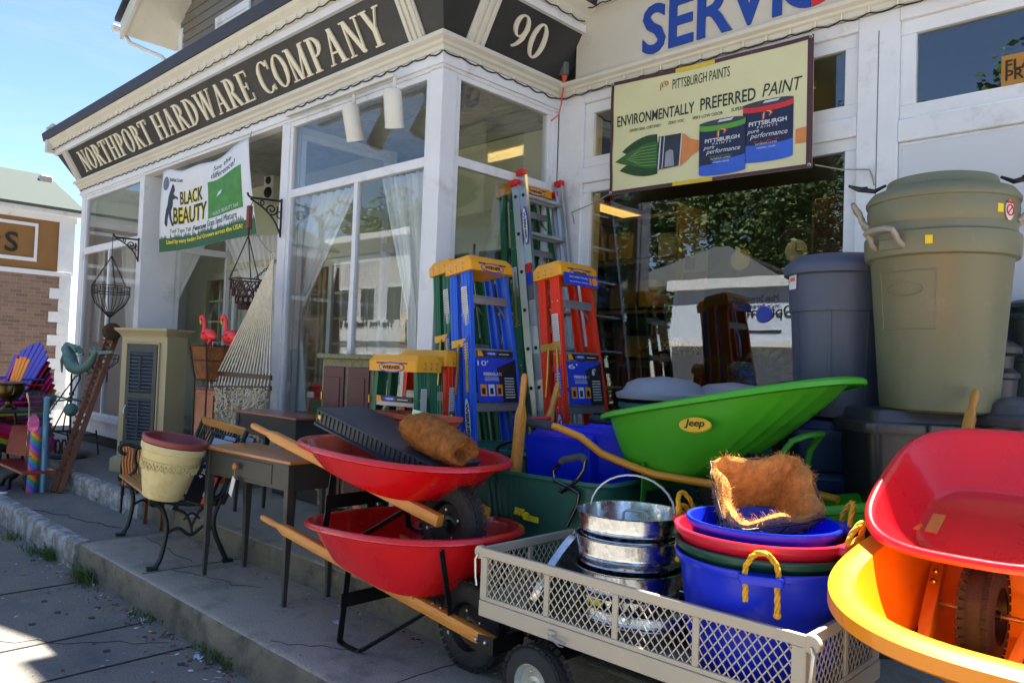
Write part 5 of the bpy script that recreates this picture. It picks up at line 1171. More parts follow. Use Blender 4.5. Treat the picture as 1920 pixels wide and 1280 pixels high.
lo = lm_.build('coir_liner', COIR, cb_, world=True); fb.build('fibres', COIRF, lo, world=True)
wm = MB()
for k in (0, .33, .66, .98): wm.tube(loopr(k, 40, 0), .0028 if k else .0042, 6, closed=True)
for i in range(0, 40, 4): wm.tube([loopr(k, 40, 0)[i]+nn*0 for k in (0, .33, .66, .98)], .0022, 5)
wm.build('wire_frame', M('dark_wire', (96, 92, 84), .3, metal=.9), cb_, world=True, angle=70)

# ---------------------------------------------------------------- dark green yard cart with blue boxes behind the red barrows
c = AY(1010, 905, 2.98); 
YC = T('yard_cart', 'dark green plastic yard cart with yellow badge behind the stacked red wheelbarrows', 'cart', (-2.53, 3.07, .16), 3)
m = MB(); W_, D_, H_ = .76, .42, .66
rg = [rr(W_*.2, D_*.2, .02, 8, .22)]+[rr(W_*(.80+.2*k), D_*(.80+.2*k), .10, 8, .22+(H_-.22)*k) for k in (0, .05, .3, .32, .6, .62, .97)]
rg += [rr(W_*1.03, D_*1.04, .11, 8, H_-.012), rr(W_*1.07, D_*1.08, .12, 8, H_), rr(W_*1.06, D_*1.07, .12, 8, H_+.015), rr(W_*1.0, D_*1.0, .11, 8, H_+.014), rr(W_*.97, D_*.97, .10, 8, H_-.02), rr(W_*.8, D_*.8, .09, 8, .26), rr(W_*.1, D_*.1, .01, 8, .26)]
m.loft(rg, cap0=True, cap1=True); tbm = m.build('tub', DKG, YC, angle=30)
m = MB()
for i in range(7): xx = -W_*.40+i*.035; m.bar((xx, -D_*.405, .24), (xx*1.13, -D_*.485, H_-.02), .014, .014, up=(0, -1, 0))
m.build('rib', DKG, YC)
for s in (-1, 1): wheel(YC, (-.28, s*.26, .13), .13, .06, (0, 1, 0), RIMK, 20)
MB().box(.24, .30, -.2, .2, 0, .24).build('cart_leg', DKG, YC, bevel=.01)
bp = AY(988, 965, 2.845); loc = WM[YC.name].inverted() @ bp
m = MB(FR(loc+Vector((0, -.012, 0)), (1, 0, -.05), (0, .22, 1))); put_text(m, 'EASY', Matrix.Translation((-.07, -.008, 0)), w=.062, h=.036, ext=.006, bold=.06); put_text(m, 'ROLLER', Matrix.Translation((.015, -.022, 0)), w=.075, h=.028, ext=.006, bold=.06); m.disc((.006, -.002, 0), .02, None, 16, .006)
m.build('badge_lettering', M('cart_yellow', (232, 206, 20), .5), YC)
# blue boxes standing in the cart
def bluebox(lab, px, rot, w, h, d, Y):
    c = AY(px[0], px[1], Y); t = T('recycling_box', lab, 'box', c, rot)
    m = MB(); m.loft([rr(w*.3, h*.3, .02, 5, 0)]+[rr(w*(.90+.1*k), h*(.9+.1*k), .045, 5, d*k) for k in (0, .04, .96)]+[rr(w*1.05, h*1.05, .05, 5, d*.97), rr(w*1.06, h*1.06, .05, 5, d), rr(w, h, .045, 5, d), rr(w*.92, h*.92, .04, 5, .02), rr(w*.1, h*.1, .01, 5, .02)], cap0=True, cap1=True)
    m.build('box_shell', BLU, t, angle=30)
    m = MB(); m.box(-w*.36, w*.36, -h*.42, -h*.40, -.006, .0).box(-w*.36, w*.36, h*.40, h*.42, -.006, 0).box(-w*.36, -w*.34, -h*.4, h*.4, -.006, 0).box(w*.34, w*.36, -h*.4, h*.4, -.006, 0); m.build('base_rib', BLU, t)
    return t
mx90 = Matrix.Rotation(R_(90), 3, 'X'); 
bluebox('big bright blue box lying on its side in the green cart', (1046, 872), Matrix.Rotation(R_(8), 3, 'Z') @ Matrix.Rotation(R_(-80), 3, 'X') @ Matrix.Rotation(R_(0), 3, 'Y'), .44, .34, .17, 3.13)
bluebox('second bright blue box with moulded squares behind the big one', (1130, 862), Matrix.Rotation(R_(10), 3, 'Z') @ Matrix.Rotation(R_(-84), 3, 'X'), .36, .30, .14, 3.22)
# red curved tray and long handles sticking out
REDPL = M('red_plastic_scoop', (186, 26, 28), .35)
p0 = AY(984, 700, 3.0); p1 = AY(966, 892, 2.95)
t = T('long_handle', 'long wooden barrow handle standing upright left of the blue box', 'handle', p1); m = MB(); grip_loft(m, p0, p1); m.build('handle_shaft', BARW, t, world=True)
p0 = AY(1047, 716, 3.5); p1 = AY(1018, 830, 3.42)
t = T('long_handle', 'wooden barrow handle leaning between the aluminium ladder and red ladder', 'handle', p1); m = MB(); grip_loft(m, p0, p1); m.build('handle_shaft', BARW, t, world=True)
m = MB(); pa = [AY(x, y, 3.10) for x, y in ((972, 893), (971, 840), (976, 805), (990, 789), (1010, 785), (1030, 786))]
m.tube(smooth(pa, 4), .016, 10); thing('red_scoop', m, REDPL, 'red plastic scoop edge curving over the blue box in the cart', 'scoop', pa[0], angle=60)
# second dark green cart frame behind
c = AY(905, 845, 3.05)
t = T('seat_tray', 'dark green slotted plastic tray behind the red wheelbarrow and the green cart', 'tray', (c.x, c.y+.2, .16), 12)
m = MB(); hz_ = c.z-.16
m.loft([rr(.1, .1, .02, 5, .3), rr(.42, .36, .05, 5, .3), rr(.5, .42, .06, 5, hz_-.02), rr(.54, .46, .07, 5, hz_), rr(.54, .46, .07, 5, hz_+.02), rr(.46, .38, .05, 5, hz_+.02), rr(.44, .36, .05, 5, hz_-.03), rr(.36, .3, .05, 5, .34), rr(.02, .02, .005, 5, .34)], cap0=True, cap1=True); m.build('tray_shell', DKG, t, angle=30)
m = MB()
for i in range(9): m.box(-.2+i*.05-.008, -.2+i*.05+.008, -.19, .19, hz_+.012, hz_+.026)
m.build('slats', DKG, t); MB().box(-.18, -.12, -.15, .15, 0, .3).box(.12, .18, -.15, .15, 0, .3).build('tray_leg', DKG, t)
pa = [AY(x, y, 3.0) for x, y in ((965, 885), (938, 862), (932, 845), (940, 834), (975, 822))]
thing('pull_rod', MB().tube(smooth(pa, 4), .009, 8), STEELK, 'black bent steel pull rod rising from the green cart', 'rod', pa[0], angle=60)
# ================================================================ ladders in the corner
def fib(name, c): return M(name, c, .42, var=.08, vs=3, spec=.4)
FG_B = fib('ladder_blue', (40, 96, 214)); FG_G = fib('ladder_green', (36, 104, 72)); FG_R = fib('ladder_red', (222, 54, 22))
CAPY = M('cap_yellow', (230, 158, 22), .45, var=.06)
ALU = M('aluminium', (196, 198, 200), .32, metal=.95, var=.08, vs=5, stretch=(1, 1, .2))
STEP = M('step_grey', (150, 152, 150), .4, metal=.7, var=.1)
LBLW = M('label_pale', (206, 208, 206), .5); LBLB = M('label_blue', (28, 58, 190), .4, var=.05); LBLK = M('label_black', (24, 26, 32), .45); LBLI = M('label_ink', (110, 112, 114), .6); LBLO = M('label_orange', (226, 140, 30), .45); BRASS = M('brass_spreader', (190, 150, 70), .35, metal=.85, var=.2)
GREYST = M('step_label', (40, 42, 48), .5)
def logo(parent, m, L, H, vertical=False):
    """oval maker's badge with lettering; m maps x along, y up, z out"""
    a = MB(m); a.disc((0, 0, 0), L/2, None, 28, .002, H/L); a.build('oval_badge', LBLB, parent)
    a = MB(m); a.disc((0, 0, .0022), L/2*.92, None, 28, .0012, H/L*.8); a.build('oval_field', LBLW, parent)
    a = MB(m); put_text(a, 'WERNER', Matrix.Translation((-L*.36, -H*.18, .0036)), w=L*.72, h=H*.36, ext=.001, bold=.03); a.build('badge_lettering', LBLK, parent)
def microtext(m, w, h, n, seed=1):
    r = random.Random(seed); a = MB(m)
    for i in range(n):
        y = h*(1-(i+.8)/n); x = .0
        while x < w*.92:
            l = r.uniform(.06, .2)*w; l = min(l, w-x); a.box(x, x+l*.85, y, y+h/n*.38, 0, .0006); x += l
    return a
def stepladder(label, foot, face, H, mat, wb, wt, dep, nst, caplab=True, tags=None, openback=.0, lean=0.0, stepmat=STEP):
    """folded fibreglass stepladder; local x across the rails, -y the climbing side, z up; face = world angle of the climbing side"""
    t = T('stepladder', label, 'ladder', foot, Matrix.Rotation(R_(face), 3, 'Z') @ Matrix.Rotation(R_(lean), 3, 'X'), 'stepladders leaning in the corner')
    web, fl = .078, .026
    def chan(x0, x1, y, z0, z1, s, wy):
        """C channel rail leaning from x0 (foot) to x1 (top), open towards the inside"""
        m = MB()
        for (dx, dy, wx, wyy) in ((0, 0, .006, wy), (-s*fl/2, -wy/2+.003, fl, .006), (-s*fl/2, wy/2-.003, fl, .006)):
            m.bar((x0+dx, y+dy, z0), (x1+dx, y+dy, z1), wyy, wx, up=(1, 0, 0)) if False else m.add([(x+dx+sx*wx/2, y+dy+sy*wyy/2, z) for x, z in ((x0, z0), (x1, z1)) for sx, sy in ((-1, -1), (1, -1), (1, 1), (-1, 1))], [(3, 2, 1, 0), (4, 5, 6, 7), (0, 1, 5, 4), (1, 2, 6, 5), (2, 3, 7, 6), (3, 0, 4, 7)])
        for yy in (-wy*.22, wy*.22): m.add([(x+s*(.004), y+yy+sy*.005, z) for x, z in ((x0, z0), (x1, z1)) for sy in (-1, 1)]+[(x+s*(.007), y+yy+sy*.003, z) for x, z in ((x0, z0), (x1, z1)) for sy in (-1, 1)], [(4, 5, 7, 6), (0, 4, 6, 2), (5, 1, 3, 7)])
        return m
    zt = H-.07
    for s in (-1, 1):
        ro = chan(s*wb/2, s*wt/2, 0, 0, zt, s, web).build('front_rail', mat, t)
        chan(s*(wb/2-.015), s*(wt/2-.002), dep, .02, zt, s, web*.8).build('rear_rail', mat, t)
        MB().box(s*wb/2-.022, s*wb/2+.022, -web/2-.006, web/2+.006, -.0, .05).build('rubber_foot', RUB, t, bevel=.004)
        r = MB()
        for i in range(nst):
            z = zt*(i+1)/(nst+.55); xx = s*(wb/2+(wt/2-wb/2)*z/zt)
            for dy in (-.02, .02): r.lathe([(.0001, .005), (.005, .004), (.006, 0)], 7, m=TR((xx+s*.003, dy, z), ry=90*s))
        r.build('rivets', ZINC, t)
        m = MB(); xs = s*(wt/2+.008)
        for dy in (.0, dep): m.tube([(s*(wb/2+(wt/2-wb/2)*.745)+s*.008, dy*.6, zt*.745), (s*(wb/2+(wt/2-wb/2)*.66)+s*.009, dy*.75, zt*.66), (s*(wb/2+(wt/2-wb/2)*.6)+s*.010, dy*.95, zt*.58)], .009, 6)
        m.box(s*(wb/2+(wt/2-wb/2)*.745)-.001, s*(wb/2+(wt/2-wb/2)*.745)+s*.009+.001, -.02, dep+.02, zt*.735, zt*.76); m.build('spreader', BRASS, t)
    for i in range(nst):
        z = zt*(i+1)/(nst+.55); w = wb+(wt-wb)*z/zt-.01
        so = MB().box(-w/2, w/2, -web/2+.003, web/2-.003, z-.008, z+.008).box(-w/2, w/2, -web/2+.003, -web/2+.008, z-.045, z+.0).build('step', stepmat, t, bevel=.002)
        MB().bar((-w/2+.01, 0, z-.11), (-w/2+.09, 0, z-.012), .014, .008, up=(0, 1, 0)).build('step_brace', STEP, so); MB().bar((w/2-.01, 0, z-.11), (w/2-.09, 0, z-.012), .014, .008, up=(0, 1, 0)).build('step_brace', STEP, so)
    # cap
    m = MB(); cw = wt+.05; a0, a1 = -web/2-.035, dep+web*.4+.02
    m.loft([rr(cw, a1-a0, .014, 4, zt-.025, 0, (a0+a1)/2), rr(cw, a1-a0, .014, 4, zt+.035, 0, (a0+a1)/2), rr(cw*.93, (a1-a0)*.80, .014, 4, H-.008, 0, (a0+a1)/2), rr(cw*.9, (a1-a0)*.76, .012, 4, H, 0, (a0+a1)/2)], cap0=True, cap1=True)
    co = m.build('cap', CAPY, t, angle=30)
    b = MB()
    for s in (-1, 1):
        for dy in (0, dep*.5, dep):
            for zz in (zt-.005, zt+.025): b.lathe([(.0001, .006), (.006, .005), (.007, 0)], 7, m=TR((s*cw/2, dy, zz), ry=90*s))
    b.build('cap_rivets', ZINC, co)
    b = MB(); b.box(-cw*.32, -cw*.15, a0-.0015, a0, zt+.018, zt+.026).box(cw*.15, cw*.32, a0-.0015, a0, zt+.018, zt+.026); b.build('cap_slot', LBLK, co)
    lo = MB(FR((0, a0-.001, zt-.002), (1, 0, 0), (0, 0, 1))); lo.disc((0, 0, 0), cw*.27, None, 26, .0015, .3); lo.build('cap_oval', LBLB, co)
    lo = MB(FR((0, a0-.0026, zt-.002), (1, 0, 0), (0, 0, 1))); lo.disc((0, 0, 0), cw*.25, None, 26, .0008, .24); lo.build('cap_field', CAPY, co)
    lo = MB(FR((0, a0-.0036, zt-.002), (1, 0, 0), (0, 0, 1))); put_text(lo, 'WERNER', Matrix.Translation((-cw*.19, -.011, 0)), w=cw*.38, h=.022, ext=.001, bold=.04); lo.build('cap_lettering', LBLK, co)
    return t, dict(web=web, zt=zt, wb=wb, wt=wt, dep=dep)
def railframe(d, s, z, y=0):
    """frame on the outside web of the front rail at height z (x along -y world-side, y up)"""
    x = s*(d['wb']/2+(d['wt']/2-d['wb']/2)*z/d['zt'])+s*.0075
    return FR((x, y, z), (0, s, 0), (0, 0, 1))
def rail_labels(t, d, s, z_warn, z_blue, z_logo, blue=True, logoL=.26):
    m = railframe(d, s, z_warn); w = .048
    if z_warn:
        MB(m).box(-w/2, w/2, -.13, .13, 0, .0015).build('warning_label', LBLW, t); mt = microtext(m @ Matrix.Translation((-w/2+.003, -.125, .0016)), w-.006, .25, 22, int(z_warn*50)); mt.build('warning_print', LBLI, t)
    if z_blue:
        m = railframe(d, s, z_blue); MB(m).prism([(-w/2, -.10, 0), (w/2, -.10, 0), (w/2, .09, 0), (-w/2, .05, 0)], (0, 0, .0015)).build('duty_label', LBLB, t)
        mt = microtext(m @ Matrix.Translation((-w/2+.004, -.05, .0016)), w-.01, .1, 6, 5); mt.box(-w*.36, w*.3, -.095+.0, -.07, 0, .0012) if False else None
        mt.build('duty_print', LBLW, t); MB(m).box(-w*.38, w*.38, -.096, -.066, .0016, .0024).build('bar_label', LBLW, t); mb_ = MB(m)
        for k in range(12): mb_.box(-w*.33+k*w*.055, -w*.33+k*w*.055+w*.03, -.092, -.07, .0025, .003)
        mb_.build('bar_print', LBLK, t)
    if z_logo:
        m = railframe(d, s, z_logo) @ Matrix.Rotation(R_(-90), 4, 'Z'); logo(t, m, logoL, .058)
def step_posters(t, d, z0, z1, txt, black=True, grn=False):
    """big printed card hanging between two steps on the climbing side"""
    w = (d['wb']+(d['wt']-d['wb'])*.5*(z0+z1)/d['zt'])*.84; h = z1-z0; y = -d['web']/2-.004
    m = FR((-w/2, y, z0), (1, 0, 0), (0, 0, 1))
    MB(m).box(0, w, 0, h, 0, .003).build('poster', LBLB if not grn else FG_B, t)
    a = MB(m); a.prism([(w*.62, .0, .0032), (w, 0, .0032), (w, h*.98, .0032), (w*.5, h*.78, .0032)], (0, 0, .001)); a.build('poster_black', LBLK, t)
    a = MB(m)
    put_text(a, txt[0], Matrix.Translation((w*.03, h*.82, .0034)), h=h*.12, w=w*.26, ext=.0008); put_text(a, 'FIBERGLASS', Matrix.Translation((w*.16, h*.60, .0034)), w=w*.46, h=h*.075, ext=.0008, bold=.03)
    put_text(a, txt[1], Matrix.Translation((w*.70, h*.68, .0045)), h=h*.16, ext=.0008, bold=.03) if txt[1] else None
    a.build('poster_lettering', LBLW, t)
    mt = microtext(m @ Matrix.Translation((w*.18, h*.48, .0034)), w*.4, h*.10, 3, 2); mt2 = microtext(m @ Matrix.Translation((w*.68, h*.08, .0045)), w*.26, h*.5, 8, 3); mt.v += []; mt.build('poster_print', LBLW, t); mt2.build('poster_print', LBLW, t)
    for i, (mat, xx) in enumerate(((LBLO, .06), (LBLW, .26), (LBLO, .46))):
        MB(m).box(w*xx, w*(xx+.15), h*.14, h*.40, .0034, .005).build('poster_picture', mat, t)
        MB(m).box(w*(xx+.03), w*(xx+.11), h*.18, h*.32, .0051, .006).build('poster_picture_dark', LBLK, t)
def step_label(t, d, z, col=GREYST):
    w = (d['wb']+(d['wt']-d['wb'])*z/d['zt'])*.80; y = -d['web']/2-.003
    m = FR((-w/2, y, z-.040), (1, 0, 0), (0, 0, 1)); MB(m).box(0, w, 0, .034, 0, .004).build('step_sticker', LBLK, t)
    MB(m).prism([(0, 0, .0042), (w*.16, 0, .0042), (w*.10, .034, .0042), (0, .034, .0042)], (0, 0, .001)).build('sticker_corner', LBLO, t)
    a = MB(m @ Matrix.Translation((w*.38, .017, .0043))); a.disc((0, 0, 0), w*.17, None, 20, .001, .013/(w*.17)); a.build('sticker_oval', LBLB, t)
    a = MB(m @ Matrix.Translation((w*.38, .017, .0056))); put_text(a, 'WERNER', Matrix.Translation((-w*.11, -.005, 0)), w=w*.22, h=.010, ext=.0006, bold=.03); a.build('sticker_lettering', LBLW, t)
    mt = microtext(m @ Matrix.Translation((w*.6, .010, .0043)), w*.3, .014, 1, 8); mt.build('sticker_print', LBLW, t)
# the climbing side of the tall ones faces +x, the rail webs face the street
LEAN = R_(9)
def solve(px, H, y_near_px=None):
    g = AZ(px[0], px[1], .16+H*math.cos(LEAN)); return (g.x+H*math.sin(LEAN), g.y)
LF = 90      # climbing side (local -y) turned to +x
bx_, by_ = solve((906, 487), 1.88)
t, d = stepladder('bright blue fibreglass stepladder with a blue printed card between its steps', (bx_, by_, .16), LF, 1.88, FG_B, .53, .32, .11, 5, lean=-9)
rail_labels(t, d, -1, 1.56, 1.30, .88, logoL=.30); zt = d['zt']; st = [zt*(i+1)/5.55 for i in range(5)]
step_posters(t, d, st[2]+.01, st[3]-.05, ("10'", ''))
step_label(t, d, st[3]+.0); 
rx_, ry_ = solve((1068, 497), 1.88)
t, d = stepladder('bright orange red fibreglass stepladder standing right of the aluminium extension ladder', (rx_, ry_, .16), LF, 1.88, FG_R, .53, .32, .11, 5, lean=-9)
rail_labels(t, d, -1, 1.42, 1.14, .80, logoL=.30); step_posters(t, d, st[2]+.01, st[3]-.05, ("6'", "6'")); step_label(t, d, st[3]+.0)
m = FR((-.17, -d['web']/2-.045, zt-.085), (1, 0, 0), (0, 0, 1)); MB(m).box(0, .34, 0, .075, 0, .003).build('header_card', LBLB, t); a = MB(m)
put_text(a, 'Set Ladder Ready', Matrix.Translation((.05, .042, .0032)), w=.18, h=.018, ext=.001); a.x = m; put_text(a, 'Secure before climbing', Matrix.Translation((.05, .016, .0032)), w=.18, h=.012, ext=.001); a.build('header_lettering', LBLW, t)
a = MB(m); a.disc((.30, .038, .0032), .028, None, 18, .001); a.box(.245, .265, .012, .06, .0032, .005); a.build('header_mark', LBLO, t)
gx, gy = solve((868, 490), 1.80)
gx -= .28; gy += .28
g2 = AZ(860, 490, .16+1.94*math.cos(LEAN)); g2.x += 1.94*math.sin(LEAN)
t, d = stepladder('dark green fibreglass stepladder half hidden behind the bright blue one', (g2.x-.02, g2.y+.06, .16), LF, 1.94, FG_G, .53, .32, .11, 5, lean=-9)
rail_labels(t, d, -1, 1.60, 1.34, .92, logoL=.30)
tg = AZ(990, 347, .16+2.68*math.cos(LEAN)); tg.x += 2.68*math.sin(LEAN)
t, d = stepladder('tall green fibreglass stepladder standing behind the aluminium extension ladder', (tg.x-.02, tg.y+.02, .16), LF, 2.68, FG_G, .68, .37, .12, 8, lean=-9)
rail_labels(t, d, -1, 1.85, None, .6)
# small ones, turned with their climbing side to the street
c = AY(756, 672, 2.80); H = c.z-.16+.02
t, d = stepladder('small green fibreglass stepladder in front of the old crackled cabinet', (c.x-.02, 2.80, .16), 8, H, FG_G, .47, .33, .10, 3)
rail_labels(t, d, 1, H-.32, None, None); zt2 = d['zt']; step_label(t, d, zt2*3/3.55+.02)
c = AY(832, 666, 3.02)
t, d = stepladder('small red fibreglass stepladder just right of the small green one', (c.x-.175, 3.06, .16), 8, c.z-.16+.03, FG_R, .47, .33, .10, 3)
rail_labels(t, d, 1, c.z-.16-.32, None, None)
MB(railframe(d, 1, .40)).box(-.02, .02, -.03, .03, 0, .0015).build('safety_label', LBLW, t); MB(railframe(d, 1, .415)).box(-.018, .018, -.008, .012, .0016, .0024).build('safety_band', FG_R, t)
# aluminium extension ladder
TT = AZ(1012, 332, .16+2.74*math.cos(LEAN)); TT.x += 2.74*math.sin(LEAN)
t = T('extension_ladder', 'tall aluminium extension ladder with red rail tips leaning in the corner', 'ladder', (TT.x+.03, TT.y-.02, .16), Matrix.Rotation(R_(90), 3, 'Z') @ Matrix.Rotation(R_(-9), 3, 'X'))
REDT = M('red_tip', (200, 30, 30), .4)
for sec, (yy, wd, H, nm) in enumerate(((0, .45, 2.74, 'fly'), (.062, .49, 2.67, 'base'))):
    for s in (-1, 1):
        x = s*wd/2
        MB().box(x-.003, x+.003, yy-.034, yy+.034, .02, H-.03).box(min(x, x-s*.024), max(x, x-s*.024), yy-.034, yy-.030, .02, H-.03).box(min(x, x-s*.024), max(x, x-s*.024), yy+.030, yy+.034, .02, H-.03).build('side_rail', ALU, t)
        MB().box(x-.03, x+.02, yy-.038, yy+.038, H-.045, H).build('rail_tip', REDT, t, bevel=.006)
        pl = MB()
        for i in range(9): pl.disc((0, 0, 0), .014, TR((x+s*.003, yy, .18+i*.295), ry=90*s), 14, .004)
        pl.build('rung_end', RUB, t)
    for i in range(9): z = .18+i*.295; MB().tube([(-wd/2, yy, z), (wd/2, yy, z)], .017, 10).build('rung', ALU, t)
dd = dict(wb=.45, wt=.45, zt=2.68, web=.068)
for zz, mat in ((1.82, LBLK), (1.62, LBLW), (1.22, LBLW), (.80, LBLW)):
    m = railframe(dd, -1, zz); MB(m).box(-.026, .026, -.10, .10, -.003, .0).build('rail_label', LBLI if mat is LBLK else mat, t); microtext(m @ Matrix.Translation((-.024, -.095, .0002)), .048, .19, 16, int(zz*9)).build('rail_print', LBLI, t)
m = railframe(dd, -1, 1.97); MB(m).box(-.026, .026, -.03, .035, .001, .002).build('red_label', REDT, t); m = railframe(dd, -1, 1.89); MB(m).box(-.026, .026, -.05, .045, .001, .002).build('blue_label', LBLB, t)
logo(t, railframe(dd, -1, 2.30) @ Matrix.Rotation(R_(-90), 4, 'Z'), .30, .058)

# ================================================================ things lying in the upper red barrow
BOOT = M('black_tray_plastic', (46, 50, 58), .42, var=.1, vs=4)
a, b, c, dq = AD(588, 757, 3.62), AD(640, 755, 3.75), AD(872, 868, 3.16), AD(800, 866, 3.02)
a = AY(588, 764, 2.24); e1 = AY(815, 876, 2.26); e2 = a+Vector((.02, .34, .0))
xa = (e1-a); L = xa.length; W = (e2-a).length
f_ = FR(a, e1-a, e2-a)
t = T('boot_tray', 'black plastic boot tray lying upside down across the upper red wheelbarrow', 'tray', a, f_.to_3x3())
W = .33
MB().loft([rr(L*1.0, W*1.0, .03, 4, -.085, L/2, W/2), rr(L*1.0, W*1.0, .03, 4, -.075, L/2, W/2), rr(L*.97, W*.92, .03, 4, -.07, L/2, W/2), rr(L*.96, W*.90, .03, 4, -.012, L/2, W/2), rr(L*.985, W*.97, .03, 4, -.006, L/2, W/2), rr(L*.985, W*.97, .03, 4, .0, L/2, W/2), rr(L*.95, W*.9, .03, 4, .003, L/2, W/2), rr(L*.1, W*.1, .003, 4, .003, L/2, W/2)], cap1=True, cap0=True).build('tray_shell', BOOT, t, angle=30)
m = MB()
for i in range(26): x = L*(.03+i*.037); m.box(x-.005, x+.005, W*.03, W*.06, -.068, -.012)
m.build('ribs', BOOT, t)
MB().box(L*.012, L*.016, W*.22, W*.42, -.055, -.03).box(L*.03, L*.06, W*.035, W*.042, -.05, -.028).build('sticker', M('sticker_yellow', (230, 200, 20), .5), t)
TERRA = M('terracotta_plastic', (198, 92, 62), .45, var=.06)
cP = AY(752, 806, 2.66)
t = T('planter_box', 'terracotta coloured plastic window box in the upper red wheelbarrow', 'planter', (cP.x+.02, cP.y+.06, cP.z-.06), -4)
m = MB(); m.loft([rr(.50, .14, .02, 4, -.05), rr(.53, .17, .02, 4, .06), rr(.60, .22, .02, 4, .12), rr(.62, .24, .02, 4, .125), rr(.62, .24, .02, 4, .15), rr(.58, .20, .02, 4, .15), rr(.54, .16, .02, 4, .09), rr(.50, .13, .02, 4, -.04), rr(.05, .01, .002, 4, -.04)], cap0=True, cap1=True); m.build('box_wall', TERRA, t, angle=30)
p0 = AY(776, 800, 2.36); p1 = AY(872, 848, 2.34)
t = T('coir_roll', 'rolled brown coir basket liner lying on the black boot tray', 'coir liner', p0)
ax = (p1-p0).normalized(); fr_ = FR(p0, ax, Vector((0, 0, 1))); Lr = (p1-p0).length
rnd = random.Random(2); rgs = []; pn = []
prof = [(-.02, .02), (-.015, .06), (0.01, .082), (Lr*.25, .088), (Lr*.5, .082), (Lr*.72, .074), (Lr*.95, .062), (Lr*1.02, .056), (Lr*.99, .046), (Lr*.8, .040), (Lr*.7, .01)]
for x, r in prof:
    ring = []
    for j in range(30):
        an = 2*math.pi*j/30; rr0 = r*(1+.10*math.sin(2*an+x*9)+.06*rnd.uniform(-1, 1)*(r > .04)); ring.append(fr_ @ Vector((x+.012*math.sin(3*an), rr0*math.cos(an), rr0*math.sin(an)*1.05)))
    rgs.append(ring)
lo = MB().loft(rgs, cap0=True, cap1=True).build('roll', M('coir_brown_roll', (158, 98, 48), .95, var=.4, vs=30, bump=1.0, bs=140, spec=.15), t, world=True, angle=180)
for _ in range(2600):
    k = rnd.randrange(1, 9); j = rnd.randrange(30); q = rgs[k][j].lerp(rgs[k+1][j], rnd.random()).lerp(rgs[k][(j+1) % 30], rnd.random()*.5); cc = fr_ @ Vector((prof[k][0], 0, 0)); pn.append((q, q-cc))
fb = MB(); fibres(fb, pn, .018, 0, .0006); fb.build('fibres', M('coir_fibre_brown', (150, 92, 46), .9, var=.4, vs=20, spec=.2), lo, world=True)
q = AY(786, 778, 2.33); MB(FR(q, CR+Vector((0, 0, -.25)), CU)).box(-.035, .035, -.018, .02, -.002, .002).build('paper_tag', M('tag_green', (170, 206, 170), .6), t, world=True)

# ================================================================ tables, cabinet, bench
TBLK = M('table_black', (54, 54, 50), .45, var=.12, vs=4); TTOP = M('table_top_wood', (176, 108, 50), .30, var=.18, vs=3.5, stretch=(1, 12, 12), coat=.4); TTOP2 = M('table_top_cherry', (138, 66, 40), .28, var=.15, vs=3.5, stretch=(1, 12, 12), coat=.4)
KNOB = M('knob_wood', (170, 104, 50), .35, coat=.3)
def table(label, fl, frr, bl, br, z0, zt, top, over, drawer, lean=0):
    ctr = (Vector(fl)+Vector(frr)+Vector(bl)+Vector(br))/4; t = T('side_table', label, 'table', ctr)
    inv = lambda p: Vector(p)-ctr
    for p in (fl, frr, bl, br):
        p = inv(p); m = MB(); q = p*1.0; q.z = zt-z0-.02; c_ = 1 if True else 0
        sx, sy = (1 if p.x > 0 else -1), (1 if p.y > 0 else -1)
        m.bar((p.x, p.y, 0), (p.x-sx*.004, p.y-sy*.004, .55*(zt-z0)), .020, .020, up=(0, 1, 0), w2=.042, h2=.042).bar((p.x-sx*.004, p.y-sy*.004, .55*(zt-z0)), (p.x-sx*.004, p.y-sy*.004, zt-z0-.02), .042, .042, up=(0, 1, 0)); m.build('leg', TBLK, t, bevel=.002)
    P4 = [inv(p) for p in (fl, frr, br, bl)]; za, zb_ = zt-z0-.022-.15, zt-z0-.022
    for i, (a, b) in enumerate(zip(P4, P4[1:]+P4[:1])):
        d_ = (b-a).normalized(); MB().bar(Vector((a.x, a.y, (za+zb_)/2))+d_*.018, Vector((b.x, b.y, (za+zb_)/2))-d_*.018, .02, zb_-za).build('apron', TBLK, t, bevel=.002)
    m = MB(); pts = []
    for p, s in zip(P4, ((-1, -1), (1, -1), (1, 1), (-1, 1))): pts.append((p.x+s[0]*over[0], p.y+s[1]*over[1], zt-z0-.02))
    m.prism(pts, (0, 0, .02)); m.build('tabletop', top, t, bevel=.005)
    if drawer:
        a, b = P4[0], P4[1]; d_ = (b-a).normalized(); n_ = Vector((d_.y, -d_.x, 0)); L = (b-a).length
        m = MB(FR(Vector((a.x, a.y, za))+n_*.0105, d_, (0, 0, 1))); do = m.box(L*.18, L*.82, .022, .132, -.004, .004).build('drawer', TBLK, t, bevel=.002)
        m = MB(FR(Vector((a.x, a.y, za))+n_*.014, d_, (0, 0, 1))); m.lathe([(.008, 0), (.008, .012), (.02, .018), (.022, .028), (.015, .036), (.0005, .038)], 16, m=Matrix.Translation((L*.42, .085, 0))); m.build('knob', KNOB, do)
        kp = ctr+Vector((a.x, a.y, za))+n_*.035+d_*L*.42+Vector((0, 0, .08)); kp.z = z0+za+.08
        return t, kp, d_, n_
    return t
fl, frr, bl, br = AZ(383, 1077, 0), AZ(532, 1137, 0), AZ(458, 1062, 0), AZ(614, 1118, 0)
tb, kp, d_, n_ = table('black side table with warm wood top and drawer, behind the barrow handles', fl, frr, bl, br, 0, .80, TTOP, (.05, .03), True)
tg_ = T('price_tag', 'paper price tag hanging on a string from the table drawer knob', 'tag', kp)
